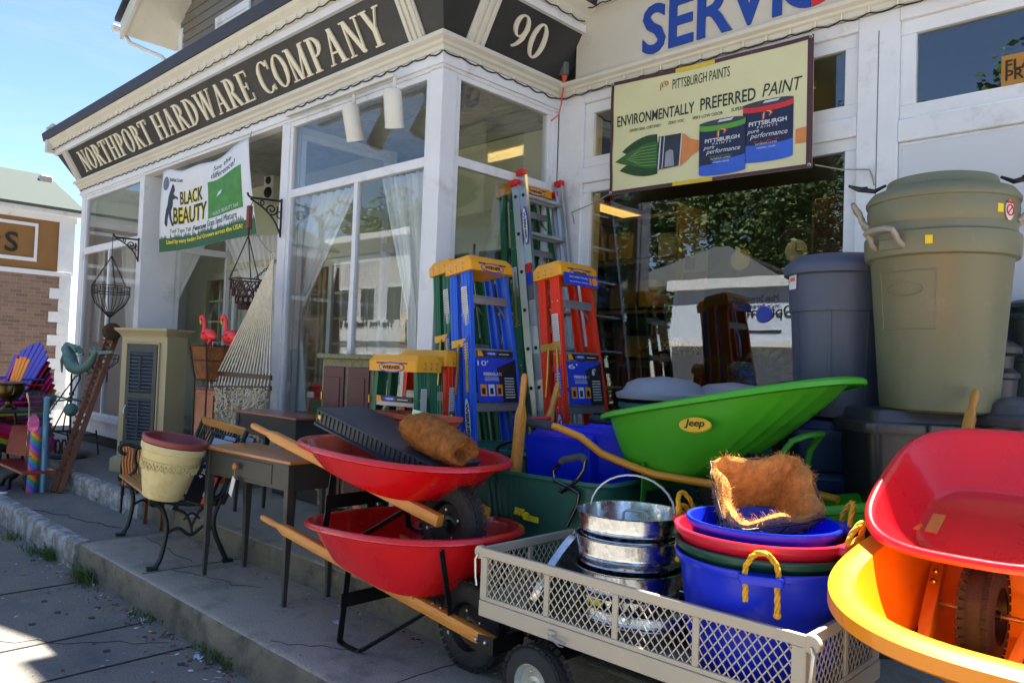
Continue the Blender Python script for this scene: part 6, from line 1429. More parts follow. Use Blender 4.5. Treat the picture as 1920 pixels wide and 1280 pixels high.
MB().tube([(0, 0, .0), (.004, -.008, -.03), (0, -.006, -.06)], .0018, 5).build('string', M('string', (190, 160, 80), .8), tg_)
mm_ = FR((0, -.006, -.06), (.92, -.1, -.35), (.35, .0, .92)); MB(mm_).box(-.024, .024, -.115, 0, -.001, .001).build('card', M('tag_white', (222, 218, 214), .6), tg_); MB(mm_).box(-.012, .012, -.098, -.02, -.002, -.0012).build('print', LBLK, tg_)
q = AZ(440, 958, .16); 
z2 = AY(443, 767, q.y).z
table('taller black side table with cherry wood top on the upper step', q, q+Vector((.84, .0, 0)), q+Vector((0, .24, 0)), q+Vector((.84, .24, 0)), .16, z2, TTOP2, (.04, .03), False)
# crackled cream cabinet with maroon doors
CRK = bpy.data.materials.new('crackle_paint'); CRK.use_nodes = True; kn = CRK.node_tree; N = kn.nodes.new; b = kn.nodes['Principled BSDF']; vo = N('ShaderNodeTexVoronoi'); vo.feature = 'DISTANCE_TO_EDGE'; vo.inputs['Scale'].default_value = 22; co = N('ShaderNodeTexCoord'); mp_ = N('ShaderNodeMapping'); mp_.inputs['Scale'].default_value = (1, 1, .45); nn_ = N('ShaderNodeTexNoise'); nn_.inputs['Scale'].default_value = 9; ad_ = N('ShaderNodeMixRGB'); ad_.inputs[0].default_value = .12
kn.links.new(co.outputs['Object'], mp_.inputs[0]); kn.links.new(mp_.outputs[0], nn_.inputs['Vector']); kn.links.new(mp_.outputs[0], ad_.inputs[1]); kn.links.new(nn_.outputs['Color'], ad_.inputs[2]); kn.links.new(ad_.outputs[0], vo.inputs['Vector']); r1 = N('ShaderNodeValToRGB'); r1.color_ramp.elements[0].color = L3((66, 60, 40)); r1.color_ramp.elements[1].color = L3((132, 128, 92)); r1.color_ramp.elements[1].position = .045; kn.links.new(vo.outputs[0], r1.inputs[0]); kn.links.new(r1.outputs[0], b.inputs['Base Color']); b.inputs['Roughness'].default_value = .6
MAR = M('maroon_paint', (88, 42, 42), .45, var=.15)
g = AZ(598, 956, .16); zt = AY(595, 662, g.y).z-.16; 
t = T('cabinet', 'old crackle painted cabinet with maroon door panels beside the small green ladder', 'cabinet', (g.x+.28, g.y+.15, .16), 14)
W, D_ = .52, .34
MB().box(-W/2, W/2, -D_/2+.012, D_/2, .06, zt-.04).build('carcass', CRK, t, bevel=.004); MB().box(-W/2-.03, W/2+.03, -D_/2-.03, D_/2+.02, zt-.04, zt).build('top', CRK, t, bevel=.01)
for s in (-1, 1):
    do = MB().box(s*W*.24-W*.2, s*W*.24+W*.2, -D_/2-.006, -D_/2+.011, .12, zt-.1).build('door', MAR, t, bevel=.003)
    MB().box(s*W*.24-W*.13, s*W*.24+W*.13, -D_/2-.012, -D_/2-.0065, .2, zt-.18).build('door_panel', MAR, do, bevel=.006)
    MB().box(s*W*.45, s*W*.47, -D_/2-.01, -D_/2, .3, .36).box(s*W*.45, s*W*.47, -D_/2-.01, -D_/2, zt-.36, zt-.3).build('hinge', BRASS, t)
for sx in (-1, 1):
    for sy in (-1, 1): MB().lathe([(.02, 0), (.03, .02), (.026, .06)], 12, True, True, m=TR((sx*(W/2-.04), sy*(D_/2-.05), 0))).build('foot', CRK, t)
# cream cabinet with louvred shutter door
CABC = M('cabinet_cream', (172, 160, 124), .5, var=.07, vs=3); SHU = M('shutter_grey', (62, 66, 62), .5, var=.1); SLAT = M('louvre_slat', (92, 104, 122), .35, var=.08)
g = AZ(214, 881, .16); zt = 1.60-.16
t = T('cabinet', 'tall cream cabinet with dark louvred shutter door left of the bench', 'cabinet', (g.x+.29, g.y+.22, .16), 22)
W, D_ = .60, .28
MB().box(-W/2, W/2, -D_/2+.015, D_/2, .1, zt-.05).build('carcass', CABC, t, bevel=.005)
m = MB(); m.loft([rr(W+.0, D_+.0, .004, 2, zt-.08), rr(W+.02, D_+.02, .004, 2, zt-.06), rr(W+.09, D_+.09, .006, 2, zt-.02), rr(W+.10, D_+.10, .006, 2, zt)], cap0=True, cap1=True); m.build('cornice', CABC, t, angle=20)
m = MB(); m.loft([rr(W+.07, D_+.07, .004, 2, 0), rr(W+.07, D_+.07, .004, 2, .13), rr(W+.02, D_+.02, .004, 2, .155)], cap0=True, cap1=True); m.build('plinth', CABC, t, angle=20)
zt_ = zt-.14; zb_ = .24; y = -D_/2
m = MB()
for x0, x1, z0, z1 in ((-.22, .22, zt_-.015, zt_), (-.22, .22, zb_, zb_+.015), (-.22, -.205, zb_, zt_), (.205, .22, zb_, zt_)): m.box(x0, x1, y-.006, y+.018, z0, z1)
m.build('door_moulding', CABC, t, bevel=.003)
do = MB().box(-.2, -.15, y-.012, y+.016, zb_+.02, zt_-.02).box(.15, .2, y-.012, y+.016, zb_+.02, zt_-.02).box(-.15, .15, y-.012, y+.016, zt_-.10, zt_-.02).box(-.15, .15, y-.012, y+.016, zb_+.02, zb_+.09).box(-.15, .15, y-.012, y+.016, (zt_+zb_)/2-.03, (zt_+zb_)/2+.03).build('shutter_door', SHU, t, bevel=.003)
MB().box(-.15, .15, y+.0135, y+.016, zb_+.08, zt_-.09).build('shutter_shadow', M('deep_shadow_board', (20, 20, 22), .8), do)  # near-black sheet, shade between the louvres put in as colour
m = MB(); zm = (zt_+zb_)/2
for z0, z1 in ((zb_+.09, zm-.03), (zm+.03, zt_-.10)):
    n = int((z1-z0)/.034)
    for i in range(n): zz = z0+(i+.5)*(z1-z0)/n; m.boxm(TR((0, y-.0, zz), rx=-38), .296, .034, .005)
m.build('louvres', SLAT, do)
MB().box(-.006, .006, y-.026, y-.018, zb_+.12, zm-.05).box(-.006, .006, y-.026, y-.018, zm+.06, zt_-.14).build('tilt_rod', SHU, do)
MB().tube([(-.175, y-.014, zm-.1), (-.178, y-.035, zm-.14), (-.178, y-.035, zm-.2), (-.175, y-.014, zm-.24)], .006, 6).build('door_handle', ZINC, do)
# orange wood cabinet behind
OW = M('orange_wood', (150, 74, 30), .4, var=.2, vs=3, stretch=(8, 8, 1), coat=.3)
g = AY(392, 725, 3.22); 
t = T('cabinet', 'small orange stained wood cabinet between the shuttered cabinet and the hammock', 'cabinet', (g.x, 3.30, .16), 12); zt = g.z-.16
MB().box(-.15, .15, -.12, .14, 0, zt-.025).build('carcass', OW, t, bevel=.004); MB().box(-.17, .17, -.14, .16, zt-.025, zt).build('top', M('dark_wood_top', (92, 48, 26), .4, coat=.3), t, bevel=.006); do = MB().box(-.12, .12, -.132, -.121, .05, zt-.06).build('door', OW, t, bevel=.004); MB().ball((-.09, -.142, zt*.55), .012, 10).build('knob', ZINC, do)
# bench
IRON = M('bench_iron', (30, 44, 42), .4, metal=.4, var=.15, bump=.15, bs=60); BWD = M('bench_slat', (190, 132, 52), .38, var=.15, vs=4, stretch=(1, 10, 10), coat=.35)
A, B_ = AZ(292, 1068, 0), AZ(228, 998, 0); r0 = AZ(410, 1055, 0)
xd = (A-B_); xd.z = 0; Lb = 1.10; ang = math.degrees(math.atan2(xd.y, xd.x))
t = T('park_bench', 'park bench with cast iron ends and yellow slats holding the cream planter', 'bench', (A.x-Lb/2*math.cos(R_(ang)), A.y-Lb/2*math.sin(R_(ang))+.0, 0), ang)
for s in (-1, 1):
    m = MB(); x = s*Lb/2; wv = .028
    def strap(pts, r): m.tube(smooth([(x, y, z) for y, z in pts], 5), r, 8)
    strap([(-.02, .0), (.02, .06), (.045, .18), (.05, .28), (.02, .38), (-.02, .42)], .016)
    strap([(.44, .0), (.40, .08), (.35, .2), (.34, .3), (.38, .42), (.43, .58), (.48, .72), (.53, .86)], .016)
    strap([(-.06, .42), (.0, .435), (.1, .415), (.22, .40), (.34, .42), (.40, .46)], .019)
    strap([(-.01, .60), (-.045, .615), (-.06, .645), (-.04, .67), (-.0, .672), (.06, .65), (.2, .64), (.33, .645), (.43, .66)], .014)
    strap([(.06, .65), (.045, .58), (.06, .50), (.03, .44)], .013)
    strap([(.10, .64), (.16, .58), (.11, .50), (.16, .45), (.24, .42)], .010); strap([(.05, .22), (.12, .25), (.2, .2), (.28, .25), (.35, .22)], .011); strap([(.08, .38), (.16, .34), (.2, .25), (.2, .2)], .009); strap([(.3, .39), (.24, .34), (.2, .25)], .009)
    strap([(.15, .30), (.2, .34), (.25, .30)], .008)
    for (yy, zz) in ((-.02, 0), (.44, 0)): m.box(x-.022, x+.022, yy-.035, yy+.03, 0, .02)
    m.build('cast_iron_end', IRON, t, angle=60)
for i in range(5): MB().box(-Lb/2+.01, Lb/2-.01, -.055+i*.085, .005+i*.085, .437-.006*math.sin(i*.8), .455-.006*math.sin(i*.8)).build('seat_slat', BWD, t, bevel=.005)
for i, (yy, zz) in enumerate(((.415, .54), (.525, .85))): MB().boxm(TR((0, yy, zz), rx=14), Lb-.02, .02, .06).build('back_slat', BWD, t, bevel=.005)
m = MB(); 
for i in range(15):
    xx = -Lb*.40+i*Lb*.8/14; m.tube([(xx, .425, .56), (xx+.02*math.sin(i*1.3), .45, .65), (xx-.02*math.sin(i), .48, .74), (xx, .515, .82)], .008, 6)
m.tube([(-Lb*.42, .44, .60), (0, .44, .60), (Lb*.42, .44, .60)], .008, 6).tube([(-Lb*.42, .505, .79), (Lb*.42, .505, .79)], .008, 6); m.build('back_lattice', IRON, t, angle=60)
# cream planter (two nested pots) on it
POT = M('cream_pot', (206, 190, 136), .5, var=.06, vs=3, dirt=(176, 150, 92), ds=7, dp=(.5, .75)); POTR = M('rosy_pot', (140, 60, 60), .5, var=.08)
bz = .458; c = AZ(303, 938, bz+.0)
t = T('flower_pot', 'large cream flower pot with vine relief standing on the bench seat', 'flower pot', (c.x, c.y, bz+.02), Matrix.Rotation(R_(11), 3, CF)); s = 1.0
rT = .185
MB().lathe([(.001, 0), (.105, 0), (.115, .008), (.118, .03), (.128, .06), (.150, .15), (.168, .24), (.172, .245), (.177, .29), (.186, .295), (.19, .32), (.188, .335), (.175, .335), (.165, .29), (.1, .03), (.001, .03)], 48).build('pot_wall', POT, t)
m = MB()
for i in range(20):
    a = i*2*math.pi/20; f = lambda da, z: ((.1605+.0045+(z-.2)*.18)*math.cos(a+da), (.1605+.0045+(z-.2)*.18)*math.sin(a+da), z)
    m.tube([f(-.16, .20), f(-.08, .225), f(0, .20), f(.08, .175), f(.16, .20)], .0042, 5); m.ball(f(-.06, .19), .008, 6); m.ball(f(.08, .212), .008, 6)
m.tube([((.1655+.006)*math.cos(2*math.pi*k/48), (.1655+.006)*math.sin(2*math.pi*k/48), .237) for k in range(48)], .003, 5, closed=True)
m.build('relief', POT, t, angle=60)
t = T('flower_pot', 'rosy pink flower pot rim nested inside the cream pot on the bench', 'flower pot', Vector((c.x, c.y, bz+.02))+Matrix.Rotation(R_(11), 3, CF) @ Vector((0, 0, .30)), Matrix.Rotation(R_(11), 3, CF)); MB().lathe([(.10, -.2), (.160, .02), (.176, .04), (.190, .042), (.194, .07), (.186, .075), (.172, .07), (.1, -.15), (.001, -.15)], 44, True).build('pot_wall', POTR, t)
# boxed barbecue tool sets leaning on the bench
BOXK = M('box_black_print', (26, 26, 30), .3, var=.1); BOXO = M('box_orange_print', (226, 90, 40), .4); BOXS = M('box_silver_print', (170, 172, 178), .35)
labs = ['nearest black boxed barbecue tool set leaning at the right end of the bench', 'middle black boxed barbecue tool set leaning at the right end of the bench', 'rearmost black boxed barbecue tool set leaning at the right end of the bench']
for i in range(3):
    pb = AZ(352+i*14, 938-i*4, bz+.0); pt_ = AD(436+i*20, 826-i*3, 5.2+i*.1); pb = AD(384+i*15, 948-i*3, 4.95+i*.1)
    f = FR(pb, CR*.9+Vector((.1, .3, -.28)), pt_-pb)
    t = T('tool_set_box', labs[i], 'boxed set', pb, FR((0, 0, 0), pt_-pb, -CR+Vector((0, 0, .3))).to_3x3(), 'boxed barbecue tool sets')
    Lx = (pt_-pb).length; Wx = .16
    MB().box(0, Lx, -Wx*.1, Wx*.9, -.05, 0).build('carton', BOXK, t, bevel=.004)
    MB().box(Lx*.02, Lx*.20, -Wx*.05, Wx*.2, -.0, .002).box(Lx*.30, Lx*.42, -Wx*.05, Wx*.25, 0, .002).build('print_orange', BOXO, t); MB().box(Lx*.12, Lx*.30, -Wx*.05, Wx*.25, 0.0005, .0025).box(Lx*.78, Lx*.98, -Wx*.05, Wx*.75, 0.0005, .0025).build('print_silver', BOXS, t)
    a = MB(FR((Lx*.36, Wx*.62, .0005), (1, 0, 0), (0, 1, 0))); put_text(a, '4 pc. Barbeque', Matrix.Translation((0, -.02, 0)), w=Lx*.52, h=.034, ext=.002, bold=.02); a.build('lettering', LBLW, t)
# little wooden stool legs behind the bench
g = AZ(243, 990, 0); g2 = AZ(299, 988, 0)
t = T('wooden_stool', 'low brown wooden stool standing behind the park bench', 'stool', (g+g2)/2+Vector((0, .16, 0)))
zt = AY(285, 835, g.y+.2).z
for x, y in ((-.16, -.1), (.16, -.1), (-.16, .18), (.16, .18)): MB().bar((x, y, 0), (x*.9, y*.9, zt-.02), .026, .026, up=(0, 1, 0)).build('leg', M('brown_wood', (104, 62, 36), .5, var=.15), t)
MB().box(-.2, .2, -.14, .22, zt-.02, zt).build('seat', M('brown_wood', (104, 62, 36), .5), t, bevel=.006)
# ================================================================ banners
def cloth(cs, nu, nv, wave, m):
    a, b, c, d = cs   # tl, tr, br, bl
    def fn(u, v):
        p = a.lerp(b, u).lerp(d.lerp(c, u), v); return p+wave(u, v)
    m.grid(fn, nu, nv); return m
def onto(cs, wave, u0, u1, v0, v1, off):
    """a point mapper for flat print: (x in 0..1, y in 0..1 up) -> cloth surface, pushed off the cloth"""
    a, b, c, d = cs; nrm = (b-a).cross(a-d).normalized()
    if nrm.y > 0: nrm = -nrm
    def f(x, y, z=0):
        u = u0+(u1-u0)*x; v = v1+(v0-v1)*y; return a.lerp(b, u).lerp(d.lerp(c, u), v)+wave(u, v)+nrm*(off+z)
    return f
def print_text(m, f, s, **k):
    vs, fs, tw, th = text_mb(s, 1, 1, 0.0008, **k); m.add([f(v.x, v.y, v.z) for v in vs], fs)
def print_poly(m, f, pts, th=.0008):
    m.add([f(x, y, 0) for x, y in pts]+[f(x, y, th) for x, y in pts], [tuple(range(len(pts)))[::-1], tuple(range(len(pts), 2*len(pts)))]+[(i, (i+1) % len(pts), len(pts)+(i+1) % len(pts), len(pts)+i) for i in range(len(pts))])
# --- paint banner
YP = Y3-.12
cs = [AY(1148, 156, YP), AY(1527, 64, YP), AY(1523, 314, YP), AY(1143, 366, YP)]
wv = lambda u, v: Vector((0, -.002*math.sin(u*9+v*2)*math.sin(3.14*v)-.008*math.sin(3.14*u)*math.sin(2.4*v)-.004*math.exp(-((u-v*.3)**2)*40)-.004*math.sin(14*(u-1)*(1-v)), -.012*math.sin(3.14*u)*(1-v)))
tb = T('paint_banner', 'cream vinyl paint banner with green leaf brush and two paint cans above the big window', 'banner', (cs[0]+cs[2])/2)
VIN = M('banner_cream', (206, 204, 158), .38, var=.05, vs=2); MARB = M('banner_maroon', (74, 40, 48), .5, var=.1)
cloth(cs, 40, 26, wv, MB()).build('cloth', VIN, tb, world=True, solid=.002)
F = lambda u0, v0, u1, v1, off=.004: onto(cs, wv, u0, u1, min(v0, v1), max(v0, v1), off)
E = F(0, 0, 1, 1)
m = MB()
for x0, y0, x1, y1 in ((0, .968, 1, 1), (0, 0, 1, .03), (0, .03, .016, .968), (.975, .03, 1, .968)):
    for i in range(12):
        xa, xb = x0+(x1-x0)*i/12, x0+(x1-x0)*(i+1)/12
        if x1-x0 > .5: print_poly(m, E, [(xa, y0), (xb, y0), (xb, y1), (xa, y1)])
    if x1-x0 < .5:
        for i in range(12): ya, yb = y0+(y1-y0)*i/12, y0+(y1-y0)*(i+1)/12; print_poly(m, E, [(x0, ya), (x1, ya), (x1, yb), (x0, yb)])
m.build('border', MARB, tb, world=True)
E2 = F(0, 0, 1, 1, .0055); m = MB()
for y0, y1 in ((.966, 1.0), (0, .032)): 
    for i in range(4): print_poly(m, E2, [(.36+i*.05, y0), (.41+i*.05, y0), (.41+i*.05, y1), (.36+i*.05, y1)])
m.build('border_yellow', M('banner_yellow', (206, 176, 40), .5), tb, world=True)
PIN = M('banner_ink', (24, 42, 38), .5)
m = MB(); print_text(m, F(.345, .17, .635, .085), 'PITTSBURGH PAINTS'); 
print_text(m, F(.040, .41, .465, .315), 'ENVIRONMENTALLY', bold=.012); print_text(m, F(.495, .405, .755, .305), 'PREFERRED', bold=.012); print_text(m, F(.785, .395, .955, .295), 'PAINT', shear=.25)
print_text(m, F(.115, .475, .29, .45), 'GREEN SEAL CERTIFIED'); print_text(m, F(.33, .47, .415, .445), 'ZERO VOC'); print_text(m, F(.455, .468, .605, .442), 'VERY LOW ODOR'); print_text(m, F(.645, .462, .86, .435), 'SUPERIOR PERFORMANCE')
m.build('lettering', PIN, tb, world=True)
# leaf brush
GLF = M('leaf_green_print', (38, 92, 36), .5, var=.2, vs=20); GLF2 = M('leaf_green_dark_print', (24, 64, 28), .5, var=.2, vs=20); LVN = M('leaf_vein_print', (120, 160, 90), .5)
def P2(ps, mat, nm, off): m = MB(); print_poly(m, F(0, 0, 1, 1, off), ps); return m.build(nm, mat, tb, world=True)
def leaf(x0, y0, x1, y1, w, n=9):
    dx, dy = x1-x0, y1-y0; L = math.hypot(dx, dy*.62); nx, ny = -dy*.62/L, dx/L/.62*.62
    up_ = []; dn = []
    for i in range(n+1):
        t = i/n; k = w*math.sin(math.pi*min(1, t*.62))**.9*(1 if t < .8 else 1); up_.append((x0+dx*t+nx*k*.6, y0+dy*t+ny*k)); dn.append((x0+dx*t-nx*k*.6, y0+dy*t-ny*k))
    return up_+dn[::-1]
for i, (x0, y0, x1, y1, w, mt) in enumerate(((.075, .36, .275, .37, .10, GLF2), (.06, .20, .275, .21, .09, GLF2), (.035, .28, .275, .30, .085, GLF), (.09, .29, .28, .29, .11, GLF))):
    P2(leaf(x0, y0, x1, y1, w), mt, 'leaf_print', .004+.0012*i)
m = MB(); f = F(0, 0, 1, 1, .0105)
for k in range(7):
    yk = .20+.028*k; pts = [(.10+.015*abs(k-3), .29+(yk-.29)*.4), (.19, .29+(yk-.285)*.9), (.272, yk+.0)]
    for (xa, ya), (xb, yb) in zip(pts[:-1], pts[1:]): print_poly(m, f, [(xa, ya-.0025), (xb, yb-.0025), (xb, yb+.0025), (xa, ya+.0025)])
m.build('leaf_vein', LVN, tb, world=True)
P2([(.272, .155), (.392, .165), (.402, .435), (.285, .435)], M('ferrule_print', (40, 46, 58), .3, var=.3, vs=10), 'ferrule', .011)
for x0, x1 in ((.280, .287), (.302, .306), (.392, .397)): P2([(x0, .16), (x1, .16), (x1+.012, .43), (x0+.012, .43)], M('print_pale', (190, 196, 206), .4), 'ferrule_band', .0125)
P2([(.318, .17), (.368, .17), (.362, .30), (.345, .315), (.322, .295)], M('print_grey', (140, 144, 156), .4), 'ferrule_shine', .0125)
P2([(.390, .175), (.400, .165), (.43, .20), (.46, .245), (.50, .272), (.52, .28), (.52, .345), (.49, .35), (.45, .375), (.42, .42), (.402, .432)], M('brush_wood_print', (196, 124, 66), .5, var=.15), 'brush_handle', .010)
P2([(.93, .195), (.975, .195), (.975, .315), (.93, .305)], M('brush_wood_print', (196, 124, 66), .5), 'brush_handle_end', .004)
CANB = M('can_navy_print', (26, 32, 66), .4); CANL = M('can_blue_print', (50, 92, 196), .4); PWH = M('print_white', (206, 210, 222), .5)
def can(x0, x1, y0, y1, band, o, lab):
    cx = (x0+x1)/2; w = x1-x0; e = .022
    el = lambda y, s, n=10: [(cx-w/2*math.cos(math.pi*i/n), y-s*e*math.sin(math.pi*i/n)) for i in range(n+1)]
    P2(el(y0, 1)+el(y1, 1)[::-1], CANB, 'can_body', o)
    P2(el(y0, 1)+[(p[0], p[1]) for p in el(y0+(y1-y0)*.30, 1)[::-1]], CANL, 'can_base', o+.0012)
    P2(el(y1-.055, 1)+el(y1-.012, 1)[::-1], band, 'can_band', o+.0012)
    P2(el(y1-.008, 1)+el(y1-.008, -1)[::-1], M('can_lid_print', (60, 60, 70), .4), 'can_lid', o+.0015); P2([(cx-w*.1, y1-.012), (cx+w*.2, y1-.012), (cx+w*.25, y1+.006), (cx-w*.05, y1+.006)], M('print_pale', (190, 196, 206), .4), 'can_lid_shine', o+.0028)
    f = F(0, 0, 1, 1, o+.003)
    m = MB(); g = lambda xa, ya, xb, yb: F(xa, 1-ya, xb, 1-yb, o+.003)
    print_text(m, g(x0+w*.13, y0+(y1-y0)*.60, x1-w*.12, y0+(y1-y0)*.675), 'PITTSBURGH', bold=.02); print_text(m, g(x0+w*.30, y0+(y1-y0)*.545, x1-w*.3, y0+(y1-y0)*.585), 'PAINTS', sp=1.5)
    print_text(m, g(x0+w*.10, y0+(y1-y0)*.455, x0+w*.34, y0+(y1-y0)*.525), 'pure', shear=.3); print_text(m, g(x0+w*.16, y0+(y1-y0)*.355, x1-w*.10, y0+(y1-y0)*.47), 'performance', shear=.3)
    print_text(m, g(x0+w*.27, y0+(y1-y0)*.255, x1-w*.3, y0+(y1-y0)*.285), 'INTERIOR LATEX'); print_text(m, g(x0+w*.30, y0+(y1-y0)*.185, x1-w*.33, y0+(y1-y0)*.215), 'MINIMAL ODOR'); m.build('can_lettering', PWH, tb, world=True)
    m = MB(); print_text(m, g(x0+w*.25, y0+(y1-y0)*.30, x1-w*.26, y0+(y1-y0)*.33), lab, sp=1.3); m.build('can_finish', band, tb, world=True)
    for k, (mt, rr0) in enumerate(((M('p_red', (206, 50, 40), .5), .034), (M('p_yellow', (226, 190, 40), .5), .026), (M('p_blue', (40, 90, 170), .5), .018))):
        pstrokes(cx, y0+(y1-y0)*.775, rr0*.62, mt, o+.003+k*.0008)
def pstrokes(cx, cy, r, mt, off, w=.0045):
    m = MB(); f = F(0, 0, 1, 1, off); pts = [(cx-r, cy-r*2.2)]+[(cx-r*math.cos(math.pi*i/8), cy+r*1.5*math.sin(math.pi*i/8)) for i in range(9)]+[(cx+r*.5, cy-r*.9)]
    for (xa, ya), (xb, yb) in zip(pts[:-1], pts[1:]): print_poly(m, f, [(xa-w/2, ya-w*.4), (xb-w/2, yb-w*.4), (xb+w/2, yb+w*.4), (xa+w/2, ya+w*.4)])
    m.build('p_emblem', mt, tb, world=True)
can(.70, .92, .115, .565, M('can_red', (196, 44, 44), .5), .005, 'FLAT')
can(.495, .715, .06, .48, M('can_green', (84, 150, 50), .5), .0105, 'EGGSHELL')
for k, (mt, rr0) in enumerate(((M('p_red', (206, 50, 40), .5), .020), (M('p_yellow', (226, 190, 40), .5), .0145), (M('p_blue', (40, 90, 170), .5), .009))): pstrokes(.302, .885, rr0, mt, .005+k*.0008, .005)
for i, (p, q, lab) in enumerate(((cs[3], AY(1072, 398, Y3-.01), 'cord tying the lower left corner of the paint banner to the wall'), (cs[2], AY(1630, 318, Y3-.01), 'cord tying the lower right corner of the paint banner to the wall'))):
    thing('tie_cord', MB().tube([p+Vector((.02, -.012, .01)), p.lerp(q, .5)+Vector((0, 0, -.006)), q, q+Vector((.02, 0, -.05)), q+Vector((.03, 0, -.10))], .004, 5), M('tie_cord', (150, 140, 120), .8), lab, 'cord', p, 'cords of the banners')
m = MB()
for p in (cs[1]+Vector((-.015, -.012, -.015)), cs[2]+Vector((-.015, -.012, .015)), cs[3]+Vector((.015, -.012, .015)), cs[0]+Vector((.015, -.012, -.015))): m.tube([p+Vector((.009*math.cos(k*.628), 0, .009*math.sin(k*.628))) for k in range(10)], .0035, 6, closed=True)
m.build('grommets', ZINC, tb, world=True)

# --- grass seed banner in the entrance
YG = 3.42
cs = [AY(307, 322, YG), AY(469, 258, YG), AY(480, 438, YG), AY(300, 473, YG)]
wv = lambda u, v: Vector((0, -.02*math.sin(u*7+v*3)-.03*math.sin(3.14*u)*(1-v), (-.10*math.sin(3.14*u)**1.2+.015*math.sin(u*16))*(1-v)**1.3-.02*math.sin(3.14*u)*v))
tb = T('seed_banner', 'white grass seed banner with black yellow lettering hanging in the entrance', 'banner', (cs[0]+cs[2])/2)
cloth(cs, 36, 24, wv, MB()).build('cloth', M('banner_white', (214, 216, 220), .4, var=.04, vs=2), tb, world=True, solid=.002)
GB = M('banner_green', (26, 84, 48), .5, var=.25, vs=30)
m = MB(); E = F(0, 0, 1, 1, .004); n = 60; rnd = random.Random(3)
for i in range(n): xa, xb = i/n, (i+1)/n; h = .155+rnd.uniform(0, .07); print_poly(m, E, [(xa, .0), (xb, .0), (xb, .15), ((xa+xb)/2, h), (xa, .15)])
m.build('grass_band', GB, tb, world=True)
m = MB(); f = F(.56, .25, .92, .70, .004)
for i in range(6):
    for j in range(5): print_poly(m, f, [(i/6, j/5), ((i+1)/6, j/5), ((i+1)/6, (j+1)/5), (i/6, (j+1)/5)])
m.build('green_picture', M('banner_grass', (62, 130, 30), .5, var=.3, vs=12), tb, world=True)
YLL = M('banner_text_yellow', (232, 216, 30), .5)
for off, mt, nm, bd in ((.005, YLL, 'lettering_outline', .075), (.0065, M('banner_black', (18, 22, 24), .5), 'lettering', .02)):
    m = MB(); dx = .0
    print_text(m, F(.255, .445, .50, .275, off), 'BLACK', bold=bd, shear=.15); print_text(m, F(.165, .685, .545, .475, off), 'BEAUTY', bold=bd, shear=.15); m.build(nm, mt, tb, world=True)
m = MB(); print_text(m, F(.63, .125, .82, .07), 'See the', shear=.2); print_text(m, F(.60, .215, .86, .145), 'difference!', shear=.2); print_text(m, F(.12, .80, .35, .735), 'Turf-Type Tall'); print_text(m, F(.37, .795, .535, .735), 'Fescue', shear=.3, bold=.03); print_text(m, F(.55, .79, .86, .715), 'Grass Seed Mixture'); print_text(m, F(.13, .17, .30, .10), 'Jonathan Green')
m.build('small_lettering', M('banner_ink_blue', (36, 48, 66), .5), tb, world=True)
m = MB(); print_text(m, F(.08, .93, .90, .865, .0065), 'Used by many leading Sod Growers across the USA!', bold=.02); m.build('yellow_lettering', YLL, tb, world=True)
m = MB(); print_text(m, F(.62, .675, .88, .635, .006), 'BLACK BEAUTY Sod'); m.build('picture_lettering', M('print_white', (206, 210, 222), .5), tb, world=True)
m = MB(); print_poly(m, F(.66, .38, .74, .46, .0055), [(0, 0), (.6, .25), (.8, .8), (.3, .6)]); m.build('picture_mark', M('print_white', (206, 210, 222), .5), tb, world=True)
# rearing horse silhouette (plain)
hp = [(.06, .30), (.075, .30), (.085, .40), (.10, .46), (.105, .40), (.125, .31), (.145, .29), (.15, .31), (.13, .38), (.125, .48), (.15, .55), (.155, .62), (.19, .64), (.215, .62), (.215, .655), (.175, .675), (.165, .70), (.185, .735), (.18, .79), (.165, .82), (.15, .80), (.135, .76), (.10, .66), (.085, .56), (.065, .50), (.05, .40), (.045, .34)]
m = MB(); E = F(.02, .0, 1, 1, .0045)
def tri(ps):
    from mathutils.geometry import tessellate_polygon
    return tessellate_polygon([[Vector((x, y, 0)) for x, y in ps]])
m.add([E(x, y) for x, y in hp], tri(hp)); m.build('horse_print', M('horse_ink', (26, 34, 56), .5), tb, world=True)
m = MB(); print_poly(m, F(.03, .09, .12, .26, .0045), [(.5+.5*math.cos(k*.4488), .5+.5*math.sin(k*.4488)) for k in range(14)]); m.build('round_print', M('round_grey_print', (90, 98, 120), .5, var=.5, vs=40), tb, world=True)
q = AY(1100/1, 0, 1) if False else AY(515, 481, YG)
thing('tie_cord', MB().tube([cs[2], cs[2].lerp(q, .5)+Vector((0, 0, -.02)), q], .005, 5), M('tie_cord', (150, 140, 120), .8), 'white cord from the grass seed banner down to the middle post', 'cord', cs[2], 'cords of the banners')
thing('tie_cord', MB().tube([cs[1], AY(472, 246, YG)], .005, 5), M('tie_cord', (150, 140, 120), .8), 'short cord holding the top corner of the grass seed banner to the eave', 'cord', cs[1], 'cords of the banners')

